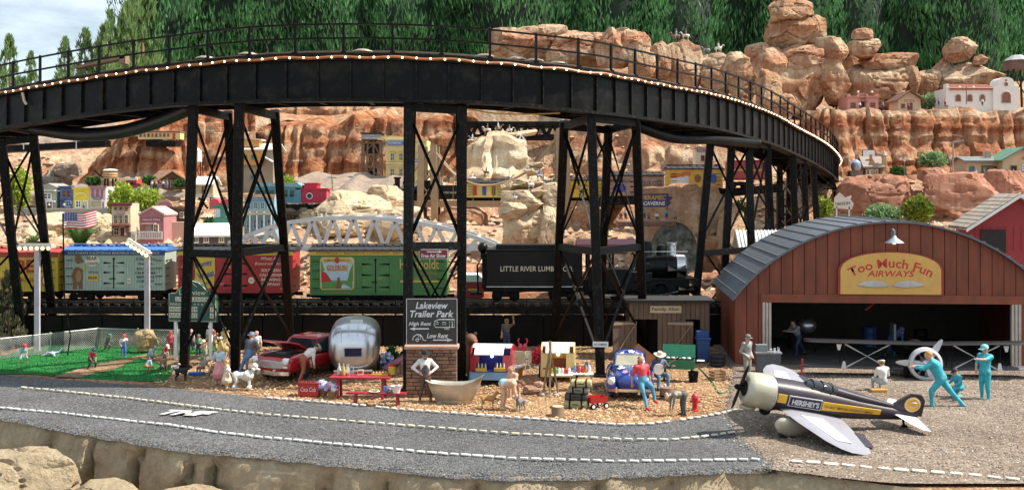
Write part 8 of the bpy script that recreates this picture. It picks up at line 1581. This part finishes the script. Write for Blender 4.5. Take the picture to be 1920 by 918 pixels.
for i,px in enumerate((1830,1845,1856,1868,1878,1900,1912)):tiny('tiny onlooker %s of seven in the row before the ranch house'%('first','second','third','fourth','fifth','sixth','seventh')[i],px,331,83.5,.55,((.3,.5,.6),GN,BL,(.5,.6,.7),WH,BL,(.2,.4,.5))[i],NV)
finish_people_later=True
# ---- animals
def blob(parts,vox,name,mat,root):
    """one continuous body: tapered tubes fused by a voxel remesh"""
    m=MB()
    for a,b,ra,rb in parts:
        a,b=V(a),V(b);u=(b-a).normalized();m.tube([a-u*ra*.86,a-u*ra*.5,a,b,b+u*rb*.5,b+u*rb*.86],[ra*.5,ra*.87,ra,rb,rb*.87,rb*.5],10)
    me=m.mesh(name,mat);o=bpy.data.objects.new(name,me);COL.objects.link(o);md=o.modifiers.new('remesh','REMESH');md.mode='VOXEL';md.voxel_size=vox;md.use_smooth_shade=True;sm=o.modifiers.new('smooth','SMOOTH');sm.factor=.5;sm.iterations=2
    _blobs.append(o);o.parent=root;return o
_blobs=[]
def dog(label,px,py,h,rz,col,ears='up',fluffy=False,pup=False):
    """standing dog facing local -x; h is shoulder height"""
    s=h;r=th('dog',label,'dog',gp(px,py),rz);P=[((-.38*s,0,.82*s),(.42*s,0,.80*s),.2*s,.16*s),((-.32*s,0,.74*s),(-.1*s,0,.74*s),.21*s,.2*s),((-.45*s,0,.92*s),(-.62*s,0,1.15*s),.13*s,.10*s),((-.64*s,0,1.2*s),(-.70*s,0,1.2*s),.135*s,.12*s),((-.72*s,0,1.17*s),(-.96*s,0,1.11*s),.075*s,.05*s)]
    for y in (-.12*s,.12*s):
        P+=[((-.34*s,y,.7*s),(-.36*s,y,.38*s),.09*s,.06*s),((-.36*s,y,.38*s),(-.34*s,y,.08*s),.055*s,.05*s),((-.34*s,y,.05*s),(-.41*s,y,.04*s),.05*s,.04*s)]
        P+=[((.38*s,y,.74*s),(.30*s,y,.46*s),.13*s,.075*s),((.30*s,y,.46*s),(.46*s,y,.30*s),.07*s,.05*s),((.46*s,y,.30*s),(.42*s,y,.07*s),.05*s,.045*s),((.42*s,y,.05*s),(.35*s,y,.04*s),.05*s,.04*s)]
    P+=[((.52*s,0,.85*s),(.75*s,0,1.05*s),.05*s,.03*s)]
    for y in (-1,1):P.append(((-.62*s,y*.11*s,1.26*s),(-.58*s,y*.15*s,1.38*s if ears=='up' else 1.1*s),.05*s,.025*s))
    mt=pm(col,.9,0,.3,9,.8,25,name='fur');blob(P,.028*s+.006,'body',mt,r)
    if fluffy:
        for c,q in (((-.3*s,0,.8*s),.30*s),((-.66*s,0,1.32*s),.17*s),((.78*s,0,1.1*s),.13*s),((-.35*s,-.13*s,.16*s),.115*s),((-.35*s,.13*s,.16*s),.115*s),((.43*s,-.13*s,.2*s),.12*s),((.43*s,.13*s,.2*s),.12*s),((-.6*s,-.14*s,1.15*s),.1*s),((-.6*s,.14*s,1.15*s),.1*s),((.35*s,0,.82*s),.22*s)):
            bm=bmesh.new();bmesh.ops.create_icosphere(bm,subdivisions=3,radius=q)
            for v in bm.verts:v.co*=1+.16*fbm(v.co*14/s*.5+V(c)*3,2)
            me=bpy.data.meshes.new('fur_pompom');bm.to_mesh(me);bm.free();me.materials.append(mt);me.polygons.foreach_set('use_smooth',[True]*len(me.polygons));put('fur_pompom',me,r,c)
    m=MB();m.ell((-.98*s,0,1.13*s),.035*s,8,6);m.fin('nose',BLK,r);[MB().ell((-.77*s,y*.075*s,1.25*s),.018*s,6,4).fin('eye',BLK,r) for y in (-1,1)]
    return r
dog('white clipped poodle standing by the road',455,731,.68,R(180),(.68,.66,.6),'down',True);dog('golden dog facing the bending woman',915,766,.46,R(180),(.42,.22,.07),'down');dog('grey shaggy dog right of the bending woman',976,770,.42,R(60),(.16,.16,.16),'up');dog('black dog standing at the edge of the infield',340,713,.48,R(170),(.02,.02,.02),'up');dog('white dog sitting at the guitar player feet',1243,742,.36,R(100),(.65,.6,.55),'down');dog('white puppy behind the black dog',328,700,.34,R(150),(.6,.55,.45),'down')
r=th('guitar','round bodied guitar held by the seated player','guitar',gp(1237,728)+V((-.02,-.36,.78)),R(12));m=MB();m.lathe([(.2,-.035),(.21,0),(.2,.035)],22,(-.08,0,0),M=Matrix.Rotation(R(90),3,'X'));m.fin('body',C(.55,.5,.45),r,1);m=MB();m.bar((.05,-.02,.05),(.62,-.02,.36),.05,.03);m.fin('neck',WOOD,r);m=MB();m.bar((.6,-.02,.35),(.74,-.02,.43),.08,.03);m.fin('headstock',BLK,r)
bpy.context.view_layer.update();_dg=bpy.context.evaluated_depsgraph_get()
def drop(p,up_=1.2):
    h,l,*_=SC.ray_cast(_dg,p+V((0,0,up_)),V((0,0,-1)));return l if h and abs(l.z-p.z)<3 else p
def horse(label,px,py,D,s,col,rider,rz=0):
    r=th('mounted_rider',label,'rider',drop(at(px,py,D)),rz,s,'mounted riders on the rocks');P=[((-.5,0,1.25),(.5,0,1.25),.28,.26),((-.6,0,1.4),(-.95,0,1.85),.17,.11),((-.98,0,1.9),(-1.3,0,1.72),.11,.07),((.7,0,1.3),(.9,0,.8),.07,.04)]
    for y in (-.15,.15):P+=[((-.5,y,1.1),(-.55,y,.6),.12,.07),((-.55,y,.6),(-.52,y,.05),.06,.06),((.5,y,1.1),(.42,y,.65),.15,.08),((.42,y,.65),(.55,y,.05),.06,.06)]
    blob(P,.07,'horse_body',cm(col),r)
    Q=[((0,0,1.55),(0,0,2.05),.17,.19),((0,0,2.2),(0,0,2.36),.09,.11)]
    for y in (-1,1):Q+=[((0,y*.12,1.55),(-.25,y*.32,1.2),.11,.09),((-.25,y*.32,1.2),(-.15,y*.33,.8),.08,.06),((0,y*.22,2.05),(-.15,y*.3,1.8),.07,.06),((-.15,y*.3,1.8),(-.4,y*.15,1.7),.05,.05)]
    blob(Q,.06,'rider_body',cm(rider),r);m=MB();m.lathe([(.28,2.42),(.13,2.45),(.11,2.6),(.02,2.62)],12);m.fin('hat',cm((.15,.12,.1)),r)
for i,(px,py,D,s,c1,c2,rz,lab) in enumerate(((886,262,88,.3,GR_,WH,0,'rider on grey horse at the left of the cream cliff top'),(914,258,88,.36,WH,BR,0,'rider on white horse on the cream cliff top'),(934,258,88,.36,BR,WH,180,'rider on brown horse on the cream cliff top'),(955,260,88,.32,WH,GR_,180,'rider on pale horse right of the brown one'),(972,264,88,.28,WH,WH,0,'smallest rider at the right of the cream cliff top'),(886,318,84.6,.36,WH,WH,0,'rider on white horse on the lower cream ledge'),(912,320,84.6,.3,BKc,BKc,0,'rider on black horse on the lower cream ledge'),(955,326,84.6,.32,GR_,WH,180,'rider on grey horse right on the lower cream ledge'),(1012,350,65.5,.3,GR_,BL,40,'rider in blue climbing the pale rock pillar'),(996,357,65.2,.28,WH,WH,30,'rider in white on the pale rock pillar'),(964,378,64.6,.25,WH,GR_,0,'small pale rider on the left lobe of the rock pillar'),(1268,84,97.5,.5,BR,GR_,0,'rider on brown horse on the orange boulder above the bridge'),(1286,86,97.5,.45,WH,BR,0,'rider on white horse on the orange boulder above the bridge'),(1325,100,98,.42,GR_,BKc,0,'dark rider on the ridge right of the orange boulder'),(1347,101,98,.42,WH,WH,180,'white horse rider on the ridge right of the orange boulder'),(332,272,89,.0,BR,BR,0,'')),):
    if s:horse(lab,px,py,D,s,c1,c2,R(rz))
for i,(px,lab) in enumerate(((978,'small white tent at left of the camp on the cream cliff'),(988,'middle small white tent on the cream cliff'),(1005,'larger white tent at right of the camp on the cream cliff'))):r=th('tent',lab,'tent',drop(at(px,268+i*4,88)));m=MB();w_=.3+.1*i;m.prism([(-w_,0),(w_,0),(0,w_*1.4)],0,.9);m.fin('canvas',WHT,r);m=MB();m.prism([(-w_*.4,0),(w_*.4,0),(0,w_*.9)],-.01,-.004);m.fin('opening',DARK,r)
finish_people();dg_=bpy.context.evaluated_depsgraph_get()
for o in _blobs:
    me=bpy.data.meshes.new_from_object(o.evaluated_get(dg_));old=o.data;o.modifiers.clear();o.data=me;bpy.data.meshes.remove(old)
# ================================================================ AIRCRAFT
def airfoil(ch,th_,n=9):
    up_=[(x*ch,th_*ch*(1.4*math.sqrt(x)-1.4*x)) for x in np.linspace(0,1,n)];return up_+[(x,-z*.45) for x,z in up_[::-1][1:-1]]
def wing(m,stations,sgn):
    """stations: (span y, leading-edge x, chord, z, thickness)"""
    m.loft([[(lx-x,sgn*y,z+zz) for x,zz in airfoil(c,t)] for y,lx,c,z,t in stations])
PUR=pm((.03,.022,.03),.42,0,.25,2,.04,coat=.1,spec=.35,name='purple_brown_paint');WGR=pm((.25,.245,.275),.45,0,.12,1.5,.04,name='wing_grey');CRMM=pm((.44,.41,.31),.38,.3,.1,2,.03,name='cream_cowl');YEL=pm((.68,.38,.03),.45,0,.08,3,0,name='stripe_yellow');WPAN=pm((.52,.51,.53),.45,0,.08,2,.03,name='wing_white')
pl=th('race_plane','purple brown low wing racing plane with yellow stripe and cream cowl','airplane',(8.05,33.0,.09),R(180+9));
pit=Matrix.Rotation(R(-11),4,'Y')@Matrix.Rotation(R(-13),4,'X');lift=Matrix.Translation((0,0,1.15))@pit@Matrix.Diagonal((.88,.90,.80,1))
def pfin(m,name,mat,parent=None,smooth=1):m.v=[tuple(lift@Vector(v)) for v in m.v];return m.fin(name,mat,parent or pl,smooth)
def fring(x,w,h,z=0,e=2.3):return [(x,a,b+z) for a,b in sup(w/2,h/2,e,26)]
m=MB();m.loft([fring(.35,1.12,1.16),fring(-.2,1.12,1.18),fring(-.9,1.05,1.14),fring(-1.8,.92,1.02,-.02),fring(-2.8,.7,.8,-.03),fring(-3.8,.46,.56,.0),fring(-4.7,.24,.36,.05),fring(-5.1,.12,.24,.08)]);pfin(m,'fuselage',PUR)
m=MB();m.loft([fring(1.28,.5,.5),fring(1.33,.82,.84),fring(1.28,1.06,1.08),fring(1.1,1.2,1.22),fring(.7,1.24,1.26),fring(.38,1.22,1.24)]);pfin(m,'cowl',CRMM,smooth=2)
m=MB();m.lathe([(.62,-.02),(.635,0),(.62,.02)],26,(.37,0,0),M=Matrix.Rotation(R(90),3,'Y'),cap=False);pfin(m,'cowl_band',SILV)
m=MB();m.lathe([(.3,0),(.12,.12),(.1,.3),(.02,.36)],14,(1.3,0,0),M=Matrix.Rotation(R(90),3,'Y'));pfin(m,'propeller_hub',BLK2)
for an in (12,192):
    m=MB();rr=[(.08,.09),(.3,.12),(.6,.13),(.85,.09),(.98,.03)];m.loft([[(1.45+.03*k,math.sin(R(an))*q+math.cos(R(an))*w*s,math.cos(R(an))*q-math.sin(R(an))*w*s) for k,s in ((0,-1),(1,0),(0,1),(-.6,0))] for q,w in rr]);pfin(m,'propeller_blade',BLK)
near=1   # local +y is the camera side after the half turn
for s in (1,-1):
    m=MB();wing(m,[(.35,.1,2.3,-.38,.11),(1.6,-.1,2.0,-.30,.11),(2.9,-.5,1.5,-.24,.10),(3.4,-.8,1.05,-.22,.09),(3.62,-1.1,.4,-.21,.07)],s);w_=pfin(m,'wing',WGR,smooth=2)
    m=MB();m.prism([(-.4,s*1.05),(-1.2,s*1.05),(-1.4,s*2.9),(-.9,s*2.9)][::s],-.17,-.16,ax='z');m.v=[(x,y,z-.075+.065*(abs(y)-1.05)/1.85) for x,y,z in m.v];pfin(m,'wing_panel',WPAN,w_)
    m=MB();wing(m,[(1.7,-2.05,.34,-.28,.1),(2.9,-1.9,.3,-.22,.1)],s);pfin(m,'aileron',PUR,w_)
    m=MB();wing(m,[(.1,-4.15,.9,.06,.07),(.9,-4.4,.6,.08,.07),(1.3,-4.65,.3,.09,.06)],s);pfin(m,'tailplane',WPAN,smooth=2)
    m=MB();m.loft([[(x,s*1.0+a,b) for a,b in sup(w/2,h/2,2.5,16,z)] for x,w,h,z in ((.35,.1,.2,-.75),(.2,.26,.55,-.78),(-.15,.32,.72,-.8),(-.6,.26,.55,-.74),(-1.0,.08,.15,-.6))]);wp=pfin(m,'wheel_pant',CRMM,smooth=2);m=MB();m.lathe([(.2,-.07),(.22,0),(.2,.07)],14,(-.1,s*1.0,-1.12),M=Matrix.Rotation(R(90),3,'X'));pfin(m,'wheel',TYRE,wp)
m=MB();m.loft([[(x,y*.05,z) for x,z in ((-3.9,.15),(-4.3,.6),(-4.65,.92),(-5.0,.95),(-5.2,.75),(-5.25,.1))] for y in (-1,1)]);pfin(m,'tail_fin',PUR,smooth=0)
m=MB();m.lathe([(.3,-.012),(.3,.012)],24,(-4.78,.055,.52),M=Matrix.Rotation(R(90),3,'X'));rd=pfin(m,'roundel',YEL);m=MB();m.lathe([(.24,-.01),(.27,0),(.24,.01)],24,(-4.78,.07,.52),M=Matrix.Rotation(R(90),3,'X'),cap=False);m.tube([(-4.9,.075,.62),(-4.68,.075,.60),(-4.9,.075,.47),(-4.66,.075,.42)],.025,6);pfin(m,'emblem',WPAN,rd)
def yside(x):return float(np.interp(-x,[-.35,.2,.9,1.8,2.8,3.8,4.7],[.56,.56,.525,.46,.35,.23,.12]))
def strip(x0,x1,z0,z1,z2,z3,mat,name,off=.012):
    m=MB();rr=[]
    for t in np.linspace(0,1,12):
        x=x0+(x1-x0)*t;a,b=z0+(z2-z0)*t,z1+(z3-z1)*t;rr.append([(x,yside(x)*(1-.32*abs(a)**2)+off,a),(x,yside(x)*(1-.0*abs(.5*(a+b)))+off,(a+b)/2),(x,yside(x)*(1-.32*abs(b)**2)+off,b),(x,yside(x)-.05,b),(x,yside(x)-.05,a)])
    m.loft(rr);return pfin(m,name,mat)
strip(.30,-.02,-.1,.22,-.1,.22,YEL,'stripe');strip(-1.35,-3.6,-.15,.19,-.02,.16,YEL,'stripe');strip(-.1,-1.32,-.17,.23,-.17,.23,WPAN,'name_panel',.010);np_=strip(-.13,-1.29,-.14,.20,-.14,.20,pm((.02,.015,.03),.5,name='panel_dark'),'name_panel',.022)
def ptxt(s,x,z,w,h,mat,bold):
    o=txt(s,mat,pl,(0,0,0),w,h,bold=bold);me=o.data;o.rotation_euler=(0,0,0)
    for v in me.vertices:X=x-v.co.x;v.co=lift@Vector((X,yside(X)+.05,z+v.co.y))
    o.location=(0,0,0)
ptxt("HERSHEY'S",-.71,.03,1.0,.22,WPAN,.04);ptxt('THE GREAT AMERICAN CHOCOLATE COMPANY',-2.35,.03,1.9,.1,INK,.01)
m=MB();m.loft([[(x,a,b) for a,b in sup(w/2,h/2,2.6,18,z)] for x,w,h,z in ((-.75,.3,.06,.56),(-1.0,.5,.36,.56),(-1.5,.54,.42,.54),(-1.95,.48,.34,.50))]);cn=pfin(m,'canopy',GLS,smooth=2);m=MB();m.loft([[(x,a,b) for a,b in sup(w/2,h/2,2.6,18,z)] for x,w,h,z in ((-1.9,.5,.36,.50),(-2.8,.4,.3,.40),(-4.2,.12,.16,.30))]);pfin(m,'spine',PUR,smooth=2)
for x in (-1.0,-1.35,-1.7):m=MB();m.tube([(x,.27*math.cos(t),.55+.22*math.sin(t)) for t in np.linspace(0,math.pi,10)],.018,5);pfin(m,'canopy_frame',BLK2,cn)
m=MB();m.bar((-4.6,0,-.05),(-4.75,0,-.42),.06);m.lathe([(.12,-.05),(.12,.05)],12,(-4.78,0,-.46),M=Matrix.Rotation(R(90),3,'X'));pfin(m,'tail_wheel',BLK)
m=MB();m.ell((1.0,0,-.72),(.3,.18,.12),10,8);pfin(m,'oil_cooler',CRMM)
# ---- biplane in the hangar mouth
bp=th('biplane','black silver biplane with white ringed engine in the hangar mouth','airplane',(15.9,42.6,.1),R(-5));SV=pm((.16,.165,.18),.4,.4,.12,1.5,.04,name='doped_silver')
def bw(z,y0,mat,span,name):
    m=MB();m.loft([[(x,y0+.5+(c-.5)*.95*k,z+zz+abs(x)*.02) for c,zz in ((0,0),(.12,.06),(.5,.08),(1.0,.0),(.5,-.04),(.12,-.04))] for x,k in [(-span-.25,.35),(-span-.12,.75)]+[(v,1) for v in np.linspace(-span,span,11)]+[(span+.12,.75),(span+.25,.35)]]);return m.fin(name,mat,bp,1)
bw(1.30,-.25,pm((.015,.016,.018),.35,.2,.3,1.5,.04,name='dark_doped_fabric'),4.2,'upper_wing');bw(.28,.05,SV,4.2,'lower_wing')
m=MB();m.loft([[(a,y,b+z) for a,b in sup(w/2,h/2,2.2,20)] for y,w,h,z in ((-.3,.98,.98,.62),(.6,.98,1.0,.64),(2.2,.7,.75,.7),(4.6,.12,.3,.72))]);m.fin('fuselage',BLK,bp,2)
m=MB();m.ell((0,.75,1.02),(.36,1.1,.36),18,12);m.fin('cockpit_hump',pm((.02,.021,.024),.25,.2,.3,2,.03,name='gloss_black'),bp,3);m=MB();m.lathe([(.02,0),(.5,.0)],22,(0,-.29,.62),M=Matrix.Rotation(R(90),3,'X'));m.fin('firewall',BLK2,bp)
m=MB();m.lathe([(.50,0),(.6,.0),(.64,-.1),(.62,-.3),(.52,-.36),(.5,-.3)],26,(0,-.3,.62),M=Matrix.Rotation(R(-90),3,'X'),cap=False);m.fin('cowl_ring',WPAN,bp,1)
for i in range(9):a=i*.698;m=MB();m.cyl((.2*math.cos(a),-.34,.62+.2*math.sin(a)),(.47*math.cos(a),-.34,.62+.47*math.sin(a)),.075,8);m.fin('engine_cylinder',pm((.2,.2,.2),.4,.7,name='cylinder_metal'),bp)
m=MB();m.lathe([(.22,0),(.16,.15),(.04,.22)],14,(0,-.32,.62),M=Matrix.Rotation(R(90),3,'X'));m.fin('propeller_hub',SILV,bp,1)
for an in (33,153,273):
    m=MB();rr=[(.1,.07),(.4,.12),(.75,.12),(1.0,.08),(1.12,.03)];c,s_=math.cos(R(an)),math.sin(R(an));m.loft([[(q*s_+w*k*c,-.52+dy,.62+q*c-w*k*s_) for k,dy in ((-1,.02),(0,-.025),(1,-.02),(0,.025))] for q,w in rr]);m.fin('propeller_blade',WPAN,bp,1)
STR=pm((.6,.6,.58),.45,name='strut_white')
for s in (-1,1):
    for x,nm in ((2.95,'strut'),(1.15,'strut')):m=MB();m.bar((s*x,.1,.3),(s*x,-.0,1.3),.03);m.bar((s*x,.8,.3),(s*x,.7,1.3),.03);m.fin('strut',BLK2,bp)
    for a_,b_ in (((1.15,.3),(2.95,1.3)),((2.95,.3),(1.15,1.3))):m=MB();m.cyl((s*a_[0],.15,a_[1]),(s*b_[0],.05,b_[1]),.035,6);m.fin('flying_wire',STR,bp)
    m=MB();m.prism([(s*3.05,1.28),(s*3.25,1.28),(s*3.2,1.05),(s*3.12,1.05)][::s],-.05,.0);m.prism([(s*2.85,.32),(s*3.05,.32),(s*2.98,.6),(s*2.9,.6)][::s],.05,.1);m.fin('strut_fairing',STR,bp)
    m=MB();m.bar((s*.3,.2,.35),(s*.55,.0,.18),.06);m.lathe([(.2,-.06),(.22,0),(.2,.06)],14,(s*.6,0,.2),M=Matrix.Rotation(R(90),3,'Y'));m.fin('landing_gear',BLK2,bp)
m=MB();m.prism([(-.05,.7),(.05,.7),(.04,1.6),(-.04,1.6)],4.0,4.7);m.fin('tail_fin',SV,bp);m=MB();m.box((0,4.3,.8),(2.4,.7,.05));m.fin('tailplane',SV,bp)
